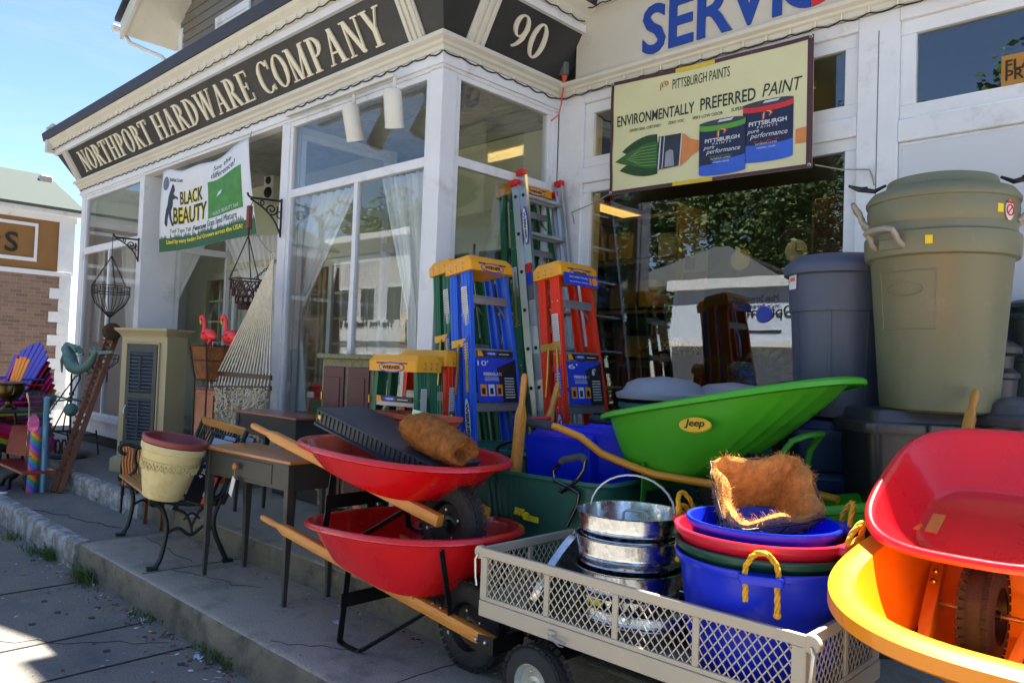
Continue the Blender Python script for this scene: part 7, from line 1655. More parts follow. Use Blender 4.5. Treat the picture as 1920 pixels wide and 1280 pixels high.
# ================================================================ iron brackets and what hangs from them
IRN = M('wrought_iron', (30, 30, 30), .5, metal=.3, var=.2)
def bracket(lab, wall, L, H, dirx):
    t = T('scroll_bracket', lab, 'bracket', wall, 0, 'scrolled iron brackets'); d = Vector(dirx).normalized()
    def q(a, z): p = d*a; return (p.x, p.y, z)
    m = MB(); m.tube([q(0, .02), q(0, -H)], .010, 6).tube([q(0, 0), q(L*.9, 0), q(L, .012), q(L*1.04, .04)], .011, 6)
    m.tube(smooth([q(.0, -H*.95), q(L*.16, -H*.62), q(L*.4, -H*.35), q(L*.72, -H*.14), q(L*.95, -.01)], 4), .008, 6)
    sp = []
    for i in range(26): a = i*.42; r = L*.20*(1-i/30); sp.append(q(L*.30+r*math.cos(a+2.6), -H*.26+r*math.sin(a+2.6)))
    m.tube(sp, .008, 6); sp = []
    for i in range(20): a = i*.45; r = L*.10*(1-i/24); sp.append(q(L*.60+r*math.cos(-a), -H*.10+r*math.sin(-a)))
    m.tube(sp, .006, 6); m.tube(smooth([q(.0, -H*.5), q(L*.12, -H*.44), q(L*.1, -H*.32), q(.0, -H*.3)], 4), .006, 6); m.build('ironwork', IRN, t, angle=70); return t
w1 = AY(262, 450, 3.48); bracket('scrolled iron bracket on the left post holding the wire basket', w1+Vector((0, -.01, 0)), .26, .26, (-.2, -1, 0))
w2 = AY(530, 378, 3.48); bracket('scrolled iron bracket on the middle post beside the grass seed banner', w2+Vector((0, -.01, 0)), .28, .32, (-.35, -1, 0))
def chain(m, p, q, n=14, r=.0035, lr=.014):
    p, q = Vector(p), Vector(q); d = (q-p).normalized(); u = d.orthogonal().normalized(); v = d.cross(u)
    n = max(4, int((q-p).length/(lr*1.9)))
    for i in range(n):
        c = p.lerp(q, (i+.5)/n); uu = u if i % 2 else v
        m.tube([c+d*lr*1.25*math.cos(a)+uu*lr*.6*math.sin(a) for a in [k*math.pi/4 for k in range(8)]], r, 4, closed=True)
# hanging wire basket left
hx = AY(212, 440, 3.22); 
c0 = AY(208, 545, 3.22)
t = T('hanging_basket', 'round wire hanging basket on chains at the left post bracket', 'basket', c0)
m = MB(); rB = .20; zt0, zb0 = 0.02, AY(208, 590, 3.22).z-c0.z
for z, r in ((.0, rB), (.05, rB), (-.03, rB*.99), (zb0*.9, rB*.32)): m.tube([(r*math.cos(k*.2618), r*math.sin(k*.2618), z) for k in range(24)], .005, 5, closed=True)
for i in range(14): a = i*2*math.pi/14; m.tube([(rB*math.cos(a), rB*math.sin(a), .05), (rB*math.cos(a), rB*math.sin(a), -.05), (rB*.8*math.cos(a), rB*.8*math.sin(a), zb0*.55), (rB*.32*math.cos(a), rB*.32*math.sin(a), zb0*.9), (.01*math.cos(a), .01*math.sin(a), zb0*1.1)], .0045, 5)
m.build('wire_bowl', IRN, t, angle=70)
m = MB(); top = hx-c0
for i in range(3): a = i*2.094+.5; chain(m, (rB*math.cos(a), rB*math.sin(a), .05), top+Vector((0, 0, -.25)))
m.tube([top+Vector((0, 0, -.25)), top], .004, 5); chain(m, (0, 0, zb0*1.1), (0.02, 0, zb0*1.1-.75)); m.build('chains', IRN, t, angle=70)
# second hanging wire bowl lower
c1 = AY(196, 665, 3.1); t = T('hanging_basket', 'second wire hanging basket hanging lower behind the wooden rack', 'basket', c1); m = MB()
for z, r in ((.0, .15), (-.04, .15), (-.15, .06)): m.tube([(r*math.cos(k*.2618), r*math.sin(k*.2618), z) for k in range(24)], .004, 5, closed=True)
for i in range(12): a = i*2*math.pi/12; m.tube([(.15*math.cos(a), .15*math.sin(a), 0), (.14*math.cos(a), .14*math.sin(a), -.08), (.06*math.cos(a), .06*math.sin(a), -.15)], .0035, 5)
m.build('wire_bowl', IRN, t, angle=70)
# rope / bead chandelier like basket on chains right of banner
RUSTC = M('rusty_chain', (74, 42, 38), .6, metal=.3, var=.2)
c2 = AY(462, 525, 3.18); th_ = AY(474, 378, 3.18)
t = T('hanging_basket', 'rusty chain link hanging planter below the grass seed banner', 'basket', c2); m = MB(); rB = .14
m.tube([(rB*math.cos(k*.2618), rB*math.sin(k*.2618), 0) for k in range(24)], .007, 6, closed=True)
for j, (r, z) in enumerate(((.125, -.05), (.105, -.11), (.08, -.17), (.05, -.22))):
    for i in range(12):
        a = (i+.5*j)*2*math.pi/12; cc = Vector((r*math.cos(a), r*math.sin(a), z)); tt = Vector((-math.sin(a), math.cos(a), 0)); m.tube([cc+tt*.024*math.cos(k*.785)+Vector((0, 0, .032))*math.sin(k*.785) for k in range(8)], .0055, 5, closed=True)
m.build('link_bowl', RUSTC, t, angle=70)
m = MB(); top = th_-c2
for i in range(3): a = i*2.094+.3; m.tube([(rB*math.cos(a), rB*math.sin(a), 0), (0, 0, .38)], .005, 5)
m.tube([(0, 0, .38), (0, 0, .44)], .008, 6).tube([(0, 0, .62), top+Vector((.0, 0, 0)), top+Vector((.02, -.01, .04))], .004, 5); chain(m, (rB, 0, 0), (rB+.16, .1, .16)); m.build('hanger', IRN, t, angle=70)
MB().box(-.022, .022, -.02, .02, .44, .64).build('wooden_block', M('red_wood', (110, 50, 40), .5), t, bevel=.006)

# ================================================================ rope hammock
ROPEW = M('hammock_rope', (202, 192, 170), .9, var=.18, vs=30, bump=.5, bs=80); BARD = M('spreader_wood', (66, 44, 36), .5)
YH = 3.22
hk = AY(512, 487, YH); b1l, b1r = AY(408, 700, YH-.14), AY(505, 708, YH-.02); b2l, b2r = AY(405, 727, YH-.15), AY(504, 728, YH-.03)
t = T('rope_hammock', 'cream rope hammock hanging from the middle post with dark spreader bars', 'hammock', hk)
m = MB(); n = 17
for i in range(n):
    u = i/(n-1); p = b1l.lerp(b1r, u); m.tube([hk+Vector((.01*(u-.5), 0, 0)), hk.lerp(p, .45)+Vector((0, .0, -.012)), p, b2l.lerp(b2r, u)+Vector((0, -.012, .02))], .0078, 6)
m.tube([hk+Vector((.02*math.cos(k*.628), 0, .03+.035*math.sin(k*.628))) for k in range(10)], .006, 6, closed=True); m.build('strings', ROPEW, t, world=True, angle=70)
for a, b in ((b1l, b1r), (b2l, b2r)): MB().bar(a+(a-b)*.04, b+(b-a)*.04, .022, .04).build('spreader_bar', BARD, t, world=True, bevel=.004)
m = MB(); bl_, br_ = AY(424, 862, YH-.02), AY(492, 862, YH+.05); rows, cols = 34, 26; rnd = random.Random(5)
for i in range(cols):
    for s in (0, 1):
        pts = []
        for j in range(rows+1):
            v = j/rows; u = (i+.5+(.5 if (j+s+i) % 2 else -.5)*.95)/cols; p = b2l.lerp(b2r, u).lerp(bl_.lerp(br_, u), v); p = p+Vector((rnd.gauss(0, .004), -.03*math.sin(3.14*v)-.035*math.sin(u*9+v*6)*v+rnd.gauss(0, .01)-.012*((i+j) % 2), rnd.gauss(0, .003)-.02*math.sin(3.14*u)*v)); pts.append(p)
        m.tube(pts, .0068, 4)
m.build('netting', ROPEW, t, world=True, angle=80)

# ================================================================ flamingos in a coco planter on an iron stand
FLA = M('flamingo_pink', (236, 60, 62), .38, var=.05); FLB = M('flamingo_beak', (222, 170, 50), .4)
YL = 3.1
pc = AY(404, 655, YL)
t = T('coco_planter', 'square coco lined planter on an iron stand behind the hammock', 'planter', (pc.x, pc.y, .16))
zz = pc.z-.16
MB().loft([rr(.22, .22, .02, 4, zz-.26), rr(.27, .27, .02, 4, zz-.1), rr(.31, .31, .02, 4, zz+.02), rr(.27, .27, .02, 4, zz+.02), rr(.2, .2, .02, 4, zz-.1)], cap0=True, cap1=True).build('coco_liner', M('coco_brown', (128, 78, 36), .95, var=.4, vs=14, bump=1, bs=60), t)
m = MB()
for w, z in ((.335, zz+.03), (.30, zz-.1), (.24, zz-.27)): m.tube(rr(w, w, .02, 3, z), .006, 5, closed=True)
for sx in (-1, 1):
    for sy in (-1, 1): m.tube([(sx*.165, sy*.165, zz+.05), (sx*.12, sy*.12, zz-.27), (sx*.12, sy*.12, 0)], .009, 6)
m.build('iron_stand', RUSTC, t, angle=60)
def flamingo(lab, bx, hx_, hy_, Y, flip):
    b = AY(bx[0], bx[1], Y); h = AY(hx_[0], hx_[1], Y); t = T('lawn_flamingo', lab, 'flamingo', b, 0, 'plastic flamingos')
    k = FPX and (Y/1.0); mm = AY(bx[0]+1, bx[1], Y)-b; s = mm.length/ .72; H_ = (h-b)
    e = Vector((1, 0, 0))
    m = MB()
    # body with tail, one surface with the neck
    rgs = []; path = [(.22, -.03, .012), (.16, -.0, .045), (.07, .02, .078), (.0, .015, .088), (-.07, .005, .075), (-.11, .02, .052), (-.125, .07, .032), (-.12, .14, .026), (-.135, .21, .023), (-.165, .26, .022), (-.20, .275, .023), (-.228, .262, .027), (-.24, .235, .026), (-.243, .215, .016)]
    sc = H_.z/.27
    m.tube([(x*sc, 0, z*sc) for x, z, r in path], [r*sc for x, z, r in path], 14); bo = m.build('body', FLA, t, angle=80)
    MB().tube([(-.243*sc, 0, .218*sc), (-.243*sc, 0, .185*sc), (-.232*sc, 0, .16*sc)], [.017*sc, .015*sc, .004*sc], 10).build('beak', FLB, t, angle=80)
    MB().tube([(.06*sc, -.085*sc, .04*sc), (.0, -.088*sc, .02*sc), (.1*sc, -.075*sc, -.01*sc)], [.02*sc, .03*sc, .012*sc], 8).tube([(.1*sc, 0, -.03*sc), (.08*sc, -.02*sc, -.10*sc), (.04*sc, -.03*sc, -.13*sc)], [.03*sc, .025*sc, .006*sc], 8).build('wing', FLA, t, angle=80)
    MB().tube([(0, .02, -.06*sc), (.03, .02, -.45)], .004, 5).tube([(.03, .03, -.06*sc), (.09, .03, -.45)], .004, 5).build('wire_leg', ZINC, t)
flamingo('left pink plastic flamingo standing in the coco planter', (390, 630), (366, 594), None, 3.06, 0)
flamingo('right pink plastic flamingo half behind the hammock strings', (432, 634), (402, 594), None, 3.16, 0)

# ================================================================ far left group
VERD2 = M('vane_verdigris', (98, 132, 122), .6, metal=.2, var=.25, vs=20, bump=.3, bs=60)
YW = 2.85
pb = AZ(127, 857, .16); YW = pb.y
t = T('weather_vane', 'green copper mermaid weather vane on a black round base', 'weather vane', pb)
W_ = lambda x, y, d=0: AY(x, y, YW)-pb+Vector((0, d, 0))
MB().lathe([(.001, 0), (.19, 0), (.20, .012), (.17, .025), (.001, .03)], 30).build('base', IRN, t)
MB().tube([W_(130, 857), W_(134, 700)], .012, 8).build('pole', IRN, t)
m = MB(); bp = [W_(x, y) for x, y in ((122, 652), (130, 664), (132, 676), (137, 688), (148, 692), (160, 688), (170, 678), (176, 666), (182, 657))]; m.tube(smooth(bp, 4), [.038]*1+[.046+.028*math.sin(3.14*min(1, k/18)) if k < 22 else .055*(1-(k-21)/14) for k in range(1, len(smooth(bp, 4)))], 12)
m.build('mermaid_body', VERD2, t, angle=80)
m = MB(); m.ball(W_(126, 650), .055, 14, (1.0, .8, 1.0)); 
for i in range(6): m.tube([W_(128, 644), W_(138+i*2, 648+i*1.5, .02*(i % 3-1)), W_(146+i*.8, 652+i*2.5, .03*(i % 3-1)), W_(150-i, 648+i*4)], [.02, .022, .016, .004], 7)
m.build('mermaid_head', VERD2, t, angle=80)
MB().tube([W_(121, 664), W_(116, 676), W_(116, 698)], [.022, .02, .008], 8).build('mermaid_arm', VERD2, t, angle=80)
m = MB(); m.tube([W_(181, 658), W_(175, 650), W_(160, 654)][:2], [.02, .008], 8).prism([W_(180, 659), W_(166, 653), W_(172, 663)], (0, .02, 0)).prism([W_(181, 658), W_(210, 657), W_(208, 662), W_(186, 664)], (0, .02, 0)).prism([W_(155, 690), W_(165, 700), W_(162, 703), W_(150, 692)], (0, .02, 0)); m.build('mermaid_fin', VERD2, t)
m = MB(); m.tube([W_(100, 752), W_(160, 746)], .010, 6).tube([W_(134, 740, -.22), W_(128, 756, .22)], .010, 6).ball(W_(133, 768), .075, 16).ball(W_(134, 738), .03, 10).ball(W_(131, 748), .035, 10)
m.build('compass_arms', VERD2, t, angle=70)
m = MB()
for s, p, k in (('E', W_(99, 758), 1), ('W', W_(155, 752), 1)): put_text(m, s, FR(p, (.72, .69, 0), (0, 0, 1)), h=.085, ext=.012, bold=.02)
m.build('compass_letter', VERD2, t)
m = MB(); m.tube([W_(80, 790), W_(142, 705), W_(150, 703), W_(150, 710), W_(100, 805)], .009, 6).tube([W_(118, 806), W_(128, 745)], .009, 6); m.build('stay', IRN, t, angle=70)
# iron plant stand with scrolls
g = AZ(112, 852, .16); t = T('plant_stand', 'black wrought iron plant stand with scrolls by the weather vane', 'plant stand', g); m = MB()
Wg = lambda x, y, d=0: AY(x, y, g.y)-g+Vector((0, d, 0))
m.tube([Wg(97, 808), Wg(128, 808)], .012, 6)
for x in (108, 120):
    c = Wg(x, 838); m.tube([c+Vector((.085*math.cos(k*.5236), 0, .085*math.sin(k*.5236))) for k in range(12)], .010, 6, closed=True)
m.tube([Wg(98, 808), Wg(94, 850)], .010, 6).tube([Wg(126, 808), Wg(130, 855)], .010, 6).tube([Wg(98, 808, .3), Wg(94, 850, .3)], .010, 6).tube([Wg(126, 808, .3), Wg(130, 855, .3)], .010, 6).box(Wg(97, 808).x, Wg(128, 808).x, 0, .3, Wg(97, 808).z-.005, Wg(97, 808).z+.01); m.build('ironwork', IRN, t, angle=70)
# wooden pegged rack leaning and a woven ball on it
RK = M('rack_wood', (112, 66, 38), .6, var=.25, vs=4, stretch=(6, 6, 1))
f0, f1 = AZ(99, 922, 0), AZ(112, 924, 0); h0 = AY(206, 624, 3.12); h1 = AY(220, 628, 3.14)
t = T('pegged_rack', 'brown pegged wooden rack leaning from the pavement against the left bay', 'rack', (f0+f1)/2)
for a, b in ((f0, h0), (f1, h1)): MB().bar(a, b, .035, .05, up=(0, 1, 0)).build('rail', RK, t, world=True, bevel=.004)
m = MB()
for i in range(22): k = .12+.86*i/22; a, b = f0.lerp(h0, k), f1.lerp(h1, k); m.bar(a+(a-b)*.5, b, .026, .026)
m.build('pegs', RK, t, world=True)
c = AY(210, 622, 3.05); t = T('woven_ball', 'dark brown woven twig ball on top of the leaning rack', 'ball', c); m = MB(); rnd = random.Random(8)
for i in range(46):
    n_ = Vector((rnd.gauss(0, 1), rnd.gauss(0, 1), rnd.gauss(0, 1))).normalized(); u = n_.orthogonal().normalized(); v = n_.cross(u); m.tube([(u*math.cos(k*.4488)+v*math.sin(k*.4488))*.092 for k in range(14)], .006, 4, closed=True)
m.build('twigs', M('twig_brown', (70, 48, 34), .8, var=.3), t, angle=80); 
# white rain gutter tube on post
# stacked deck chairs
def deck_mats(n, c): return M('chair_'+n, c, .4, var=.05)
CHAIRS = [('bottom black', (40, 40, 44)), ('lime green', (170, 190, 50)), ('bright red', (206, 30, 44)), ('magenta', (206, 34, 130)), ('hot pink', (226, 50, 120)), ('black', (44, 42, 46)), ('crimson red', (200, 24, 40)), ('violet blue', (86, 82, 190))]
cc = AZ(46, 905, 0)
base = AY(-6, 830, 2.38)
for i, (nm, col) in enumerate(CHAIRS):
    zo = .066*i; k = i; mt = deck_mats(nm.replace(' ', '_'), col)
    if i == len(CHAIRS)-1: lab = 'violet blue slatted deck chair on top of the stack in front of the brick shop'
    else: lab = '%s slatted deck chair, %s in the stack under the violet blue one' % (nm, ['lowest', 'second lowest', 'third lowest', 'fourth lowest', 'fifth lowest', 'sixth lowest', 'seventh'][i])
    t = T('deck_chair', lab, 'deck chair', (base.x+.012*i, base.y-.02*i, zo), 15, 'stacked deck chairs')
    ba = R_(24); hy0, hz0 = .24, .30
    m = MB()
    for j in range(7):                                           # fan back
        a = (j-3)*.065; L = .74-.04*abs(j-3)**1.35; x0 = (j-3)*.070; x1 = x0+math.sin(a)*L*.9
        p = Vector((x0, hy0, hz0)); q = Vector((x1, hy0+math.sin(ba)*L, hz0+math.cos(ba)*L)); m.bar(p, q, .064, .018, up=(0, -math.cos(ba), math.sin(ba)), w2=.088)
    m.build('back_slats', mt, t, bevel=.006)
    m = MB()
    for j in range(6): m.box(-.27, .27, -.26+j*.085, -.26+j*.085+.075, .345-.018*j, .363-.018*j)
    m.build('seat_slats', mt, t, bevel=.005)
    for s in (-1, 1):
        MB().prism([(s*.30-.065, -.34, .53), (s*.30+.065, -.34, .53), (s*.33+.05, .1, .53), (s*.33+.03, .42, .53), (s*.33-.03, .42, .53), (s*.30-.05, .1, .53)], (0, 0, .022)).build('armrest', mt, t, bevel=.006)
        MB().box(s*.29-.012, s*.29+.012, -.27, -.18, 0, .53).build('front_leg', mt, t, bevel=.004)
        MB().bar((s*.275, -.25, .33), (s*.275, .56, .04), .022, .10).build('side_rail', mt, t, bevel=.004)
    m = MB(); m.bar((-.27, hy0+.17, .62), (.27, hy0+.17, .62), .02, .06).build('back_brace', mt, t)
# pink little chair leaning in the front of the stack
PINKC = deck_mats('small_pink', (238, 70, 130)); ORC = deck_mats('small_orange', (244, 150, 50))
for lab, px, mt, tilt in (('small hot pink child deck chair lying on the violet blue chair at left edge', (8, 700), PINKC, -18), ('small orange child deck chair lying beside the small pink one', (22, 705), ORC, 20)):
    c = AY(px[0], px[1], 2.3); t = T('child_chair', lab, 'child chair', c, tilt)
    m = MB()
    for j in range(4): m.bar(((j-1.5)*.045, .04, -.06), ((j-1.5)*.06, .12, .22-.02*abs(j-1.5)), .04, .014, up=(0, -1, .2), w2=.05)
    m.build('back_slats', mt, t, bevel=.005)
    m = MB()
    for j in range(4): m.box(-.1, .1, -.16+j*.05, -.16+j*.05+.042, -.08, -.066)
    m.build('seat_slats', mt, t, bevel=.004)
# bronze urn on an iron table
g = AY(12, 780, 2.2); t = T('iron_table', 'dark iron table with scroll feet carrying the bronze urn at left edge', 'table', (g.x, g.y, 0)); zt = AY(12, 766, 2.2).z
m = MB(); m.box(-.42, .30, -.20, .20, zt-.02, zt).box(-.40, .28, -.19, -.17, zt-.10, zt-.02)
m.build('tabletop', M('iron_table_top', (54, 46, 40), .5, var=.2), t, bevel=.004); m = MB()
for sx in (-.34, .22):
    for s in (-1, 1): m.tube(smooth([(sx, s*.15, zt-.02), (sx, s*.17, zt*.7), (sx+.05, s*.10, zt*.45), (sx, s*.12, zt*.2), (sx-.05, s*.2, .02), (sx-.02, s*.26, .0)], 4), .014, 7)
m.build('scroll_leg', IRN, t, angle=70)
c = AY(16, 762, 2.2); t = T('bronze_urn', 'bronze handled urn at the left edge before the deck chairs', 'urn', (c.x, c.y, zt))
MB().lathe([(.001, 0), (.075, 0), (.07, .02), (.03, .05), (.028, .08), (.08, .11), (.125, .16), (.135, .21), (.13, .25), (.15, .262), (.148, .275), (.12, .27), (.001, .2)], 32).build('urn_body', M('old_bronze', (92, 76, 40), .35, metal=.85, var=.25), t)
MB().tube([(.13, 0, .16), (.17, 0, .17), (.185, 0, .21), (.16, 0, .235), (.13, 0, .23)], .012, 8).tube([(-.13, 0, .16), (-.17, 0, .17), (-.185, 0, .21), (-.16, 0, .235), (-.13, 0, .23)], .012, 8).build('handle', M('old_bronze', (92, 76, 40), .35), t, angle=70)
# small school desk bench with red brown board
RB = M('red_brown_wood', (150, 52, 26), .35, var=.25, vs=3, stretch=(1, 8, 8), coat=.3)
YD = 2.12; pl = [AY(22, 797, YD+.1), AY(60, 797, YD+.12), AY(56, 856, YD), AY(10, 850, YD)]
g = AZ(44, 922, 0); t = T('school_bench', 'low iron framed bench with upright red brown wooden board', 'bench', g)
MB().prism([pl[0], pl[1], pl[2], pl[3]], (0, .025, .005)).build('backboard', RB, t, world=True, bevel=.005)
a, b = AY(-4, 862, YD), AY(54, 862, YD); MB().box(a.x, b.x, YD-.05, YD+.22, a.z-.02, a.z+.01).build('seat', RB, t, world=True, bevel=.006)
for k, (x, y) in enumerate(((8, 912), (50, 918))):
    f = AZ(x, y, 0); fz = a.z-.02; dx = .02
    MB().tube(smooth([(f.x-.10, f.y, .0), (f.x-.06, f.y+.02, .08), (f.x+.0, YD+.06, fz*.6), (f.x-.03, YD+.1, fz)], 4), .020, 8).tube(smooth([(f.x+.16, f.y, 0), (f.x+.10, f.y+.02, .07), (f.x+.05, YD+.06, fz*.6), (f.x+.0, YD+.1, fz)], 4), .020, 8).build('iron_leg', IRN, t, world=True, angle=70)
# bag of rainbow pool tubes
p0, p1 = AZ(68, 922, 0), AY(80, 735, 2.12)
t = T('toy_tubes', 'clear bag of rainbow striped foam tubes standing on the pavement', 'foam tubes', p0)
RBW = bpy.data.materials.new('rainbow_stripe'); RBW.use_nodes = True; rn = RBW.node_tree; N = rn.nodes.new; b = rn.nodes['Principled BSDF']; co = N('ShaderNodeTexCoord'); wv_ = N('ShaderNodeTexWave'); wv_.inputs['Scale'].default_value = 2.2; wv_.bands_direction = 'DIAGONAL'; wv_.wave_profile = 'SAW'; cr_ = N('ShaderNodeValToRGB'); cr_.color_ramp.interpolation = 'CONSTANT'; el_ = cr_.color_ramp.elements
cols = [(120, 90, 190), (60, 130, 220), (80, 170, 70), (236, 150, 50), (220, 90, 110), (150, 110, 200)]; el_[0].color = L3(cols[0]); el_[1].position = .18; el_[1].color = L3(cols[1])
for i in range(2, 6): x_ = el_.new(.18*i); x_.color = L3(cols[i])
rn.links.new(co.outputs['Object'], wv_.inputs['Vector']); rn.links.new(wv_.outputs['Fac'], cr_.inputs[0]); rn.links.new(cr_.outputs[0], b.inputs['Base Color']); b.inputs['Roughness'].default_value = .6
MB().tube([p0+Vector((-.03, -.03, .01)), p0.lerp(p1, .64)+Vector((-.02, -.02, 0))], .05, 14).build('rainbow_tube', RBW, t, world=True)
MB().tube([p0+Vector((.045, .04, .01)), p0.lerp(p1, .95)+Vector((.03, .03, 0))], .024, 12).build('blue_tube', M('tube_pale_blue', (120, 180, 206), .6), t, world=True)
m = MB(); k0 = p0.lerp(p1, .70)+Vector((-.03, -.05, 0)); m.disc((0, 0, 0), .055, FR(k0, (.72, .69, 0), (0, 0, 1)), 18, .003, 1.5); m.build('pink_label', M('label_pink', (230, 90, 150), .5, var=.3, vs=30), t, world=True)
m = MB(); rgk = []
for k in range(9):
    v = k/8; c = p0.lerp(p1, v); r = .095*(1+.05*math.sin(k*2.1))+(.04 if k == 8 else 0); rgk.append([c+Vector((r*1.1*math.cos(a)*.72, r*1.1*math.cos(a)*.69+.05*math.sin(a), .012*math.sin(3*a) if k == 8 else 0)) for a in [j*2*math.pi/20 for j in range(20)]])
m.loft(rgk); m.build('clear_bag', glass('clear_film', (238, 240, 248), base=.10, boost=1.2, wav=.8), t, world=True)
# sneaker of somebody just outside the frame
g = AZ(14, 926, 0); t = T('person', 'person mostly outside the left edge, dark sneaker with white sole showing', 'person', g-Vector((.72, .69, 0))*.165, 44)
SHO = M('sneaker_cloth', (60, 44, 84), .8, var=.15); 
def foot(x0):
    sole = [[(x0+x, y, z) for x, y in [(-.14+.02*math.cos(0), 0)]] for z in (0,)]
    out = []
    for k in range(24):
        a = 2*math.pi*k/24; out.append((.02+.145*math.cos(a), (.045+.010*math.cos(a))*math.sin(a)))
    MB().prism([(x+x0, y, 0) for x, y in out], (0, 0, .028)).build('sole', M('sole_white', (220, 218, 212), .6), t, bevel=.008)
    rg = []
    for z, s, sh in ((.028, 1.0, 0), (.05, .97, -.004), (.075, .80, -.03), (.10, .60, -.06), (.13, .48, -.075), (.16, .46, -.08)): rg.append([(x0+sh+x*s, y*min(1, s*1.15), z-(.012 if x > .08 and z > .06 else 0)) for x, y in out])
    MB().loft(rg, cap1=True).build('shoe', SHO, t, angle=60)
    m = MB()
    for k in range(4): m.tube([(x0+.05-.025*k, -.03, .078+.010*k), (x0+.045-.025*k, 0, .088+.012*k), (x0+.05-.025*k, .03, .078+.010*k)], .004, 5)
    m.build('laces', M('sole_white', (220, 218, 212), .6), t)
foot(0.0)
for o_ in list(KIDS.get(t.name, [])):
    c_ = o_.copy(); COL.objects.link(c_); c_.parent = t; c_.location = (-.49, .22, .02)
SKIN = M('skin', (190, 140, 112), .55, var=.06, sub=.1)
def skinned(name, pts, edges, mat, parent, root=0, sub=2):
    """one continuous limb surface grown round a jointed skeleton; pts are (x, y, z, rx, ry)"""
    me = bpy.data.meshes.new(name); me.from_pydata([p[:3] for p in pts], edges, []); me.materials.append(mat)
    o = bpy.data.objects.new(name, me); COL.objects.link(o); o.parent = parent; KIDS.setdefault(parent.name, []).append(o); WM[o.name] = WM[parent.name]
    md = o.modifiers.new('skin', 'SKIN'); md.use_smooth_shade = True
    for v, p in zip(me.skin_vertices[0].data, pts): v.radius = (p[3], p[4] if len(p) > 4 else p[3])
    me.skin_vertices[0].data[root].use_root = True
    sb = o.modifiers.new('sub', 'SUBSURF'); sb.levels = sub; sb.render_levels = sub
    return o
HIP, CH1, CH2, NK = (-.25, .12, .98), (-.25, .12, 1.14), (-.24, .12, 1.34), (-.235, .12, 1.47)
bp_ = [HIP+(.13, .10), CH1+(.115, .085), CH2+(.135, .095), NK+(.05, .05), (-.225, .12, 1.54, .05), (-.215, .12, 1.60, .078, .085), (-.21, .12, 1.68, .080, .092), (-.215, .12, 1.74, .055, .06),
 (-.25, .03, .90, .085), (-.08-.06, .01, .50, .055), (-.095, 0, .10, .036), (-.02, 0, .05, .03), (-.25, .21, .90, .085), (-.34, .21, .50, .055), (-.58, .22, .13, .036), (-.50, .22, .05, .03),
 (-.245, -.06, 1.41, .055), (-.31, -.11, 1.15, .042), (-.38, -.12, .93, .028), (-.245, .30, 1.41, .055), (-.30, .36, 1.15, .042), (-.36, .36, .93, .028), (-.39, -.122, .87, .034, .016), (-.37, .36, .87, .034, .016)]
be_ = [(0, 1), (1, 2), (2, 3), (3, 4), (4, 5), (5, 6), (6, 7), (0, 8), (8, 9), (9, 10), (10, 11), (0, 12), (12, 13), (13, 14), (14, 15), (2, 16), (16, 17), (17, 18), (2, 19), (19, 20), (20, 21), (18, 22), (21, 23)]
for b0, dr in ((22, Vector((.01, 0, -.16))), (23, Vector((.01, 0, -.16)))):         # four unequal curled fingers and a thumb on each hand
    base = Vector(bp_[b0][:3]); dr = dr.normalized(); side = Vector((dr.z, 0, -dr.x)); inn = Vector((0, 1 if b0 == 22 else -1, 0))
    for k, L in enumerate((.060, .070, .065, .052)):
        a = base+dr*.025+side*(.024-.016*k); n0 = len(bp_); bp_ += [tuple(a)+(.009,), tuple(a+dr*L*.55+inn*.006)+(.008,), tuple(a+dr*L*.9+inn*.024)+(.007,)]; be_ += [(b0, n0), (n0, n0+1), (n0+1, n0+2)]
    a = base-dr*.01+side*.034; n0 = len(bp_); bp_ += [tuple(a)+(.010,), tuple(a+dr*.035+side*.016)+(.008,)]; be_ += [(b0, n0), (n0, n0+1)]
bo_ = skinned('body', bp_, be_, SKIN, t)
g_ = lambda i, e=.014: tuple(bp_[i][:3])+tuple(r_+e for r_ in bp_[i][3:])
skinned('shirt', [(-.25, .12, .88, .150, .118), g_(1), g_(2), (-.235, .12, 1.45, .075, .07), g_(16), (-.285, -.09, 1.25, .062), g_(19), (-.275, .335, 1.25, .062)], [(0, 1), (1, 2), (2, 3), (2, 4), (4, 5), (2, 6), (6, 7)], M('shirt_grey', (96, 104, 116), .85, var=.12), t)
skinned('trousers', [(-.25, .12, 1.04, .142, .108), g_(8), g_(9, .018), (-.095, 0, .12, .055), g_(12), g_(13, .018), (-.575, .22, .15, .055)], [(0, 1), (1, 2), (2, 3), (0, 4), (4, 5), (5, 6)], M('trousers_denim', (48, 58, 84), .85, var=.15), t)
hd = Vector((-.21, .12, 1.66))
MB().loft([[hd+Vector((-.015+.100*s_*math.cos(a)-(.012 if math.cos(a) < 0 else 0), .092*s_*math.sin(a), z)) for a in [k*2*math.pi/20 for k in range(20)]] for z, s_ in ((.0, .55), (.03, 1.0), (.06, 1.03), (.09, .92), (.112, .55), (.118, .1))], cap1=True).build('hair', M('hair_brown', (58, 42, 30), .6, var=.3, vs=60), t, angle=80)
MB().tube([hd+Vector((.082, 0, .02)), hd+Vector((.100, 0, -.008)), hd+Vector((.090, 0, -.02))], [.008, .013, .008], 8).ball(hd+Vector((0, .088, -.0)), .020, 8, (.6, .4, 1.3)).ball(hd+Vector((0, -.088, -.0)), .020, 8, (.6, .4, 1.3)).build('nose_and_ears', SKIN, t, angle=80)
MB().ball(hd+Vector((.078, .030, .016)), .011, 8).ball(hd+Vector((.078, -.030, .016)), .011, 8).build('eyes', M('eye_dark', (50, 42, 38), .3), t)
MB().tube([hd+Vector((.078, -.024, -.048)), hd+Vector((.088, 0, -.050)), hd+Vector((.078, .024, -.048))], .0055, 6).build('mouth', M('lip', (160, 92, 84), .5), t)

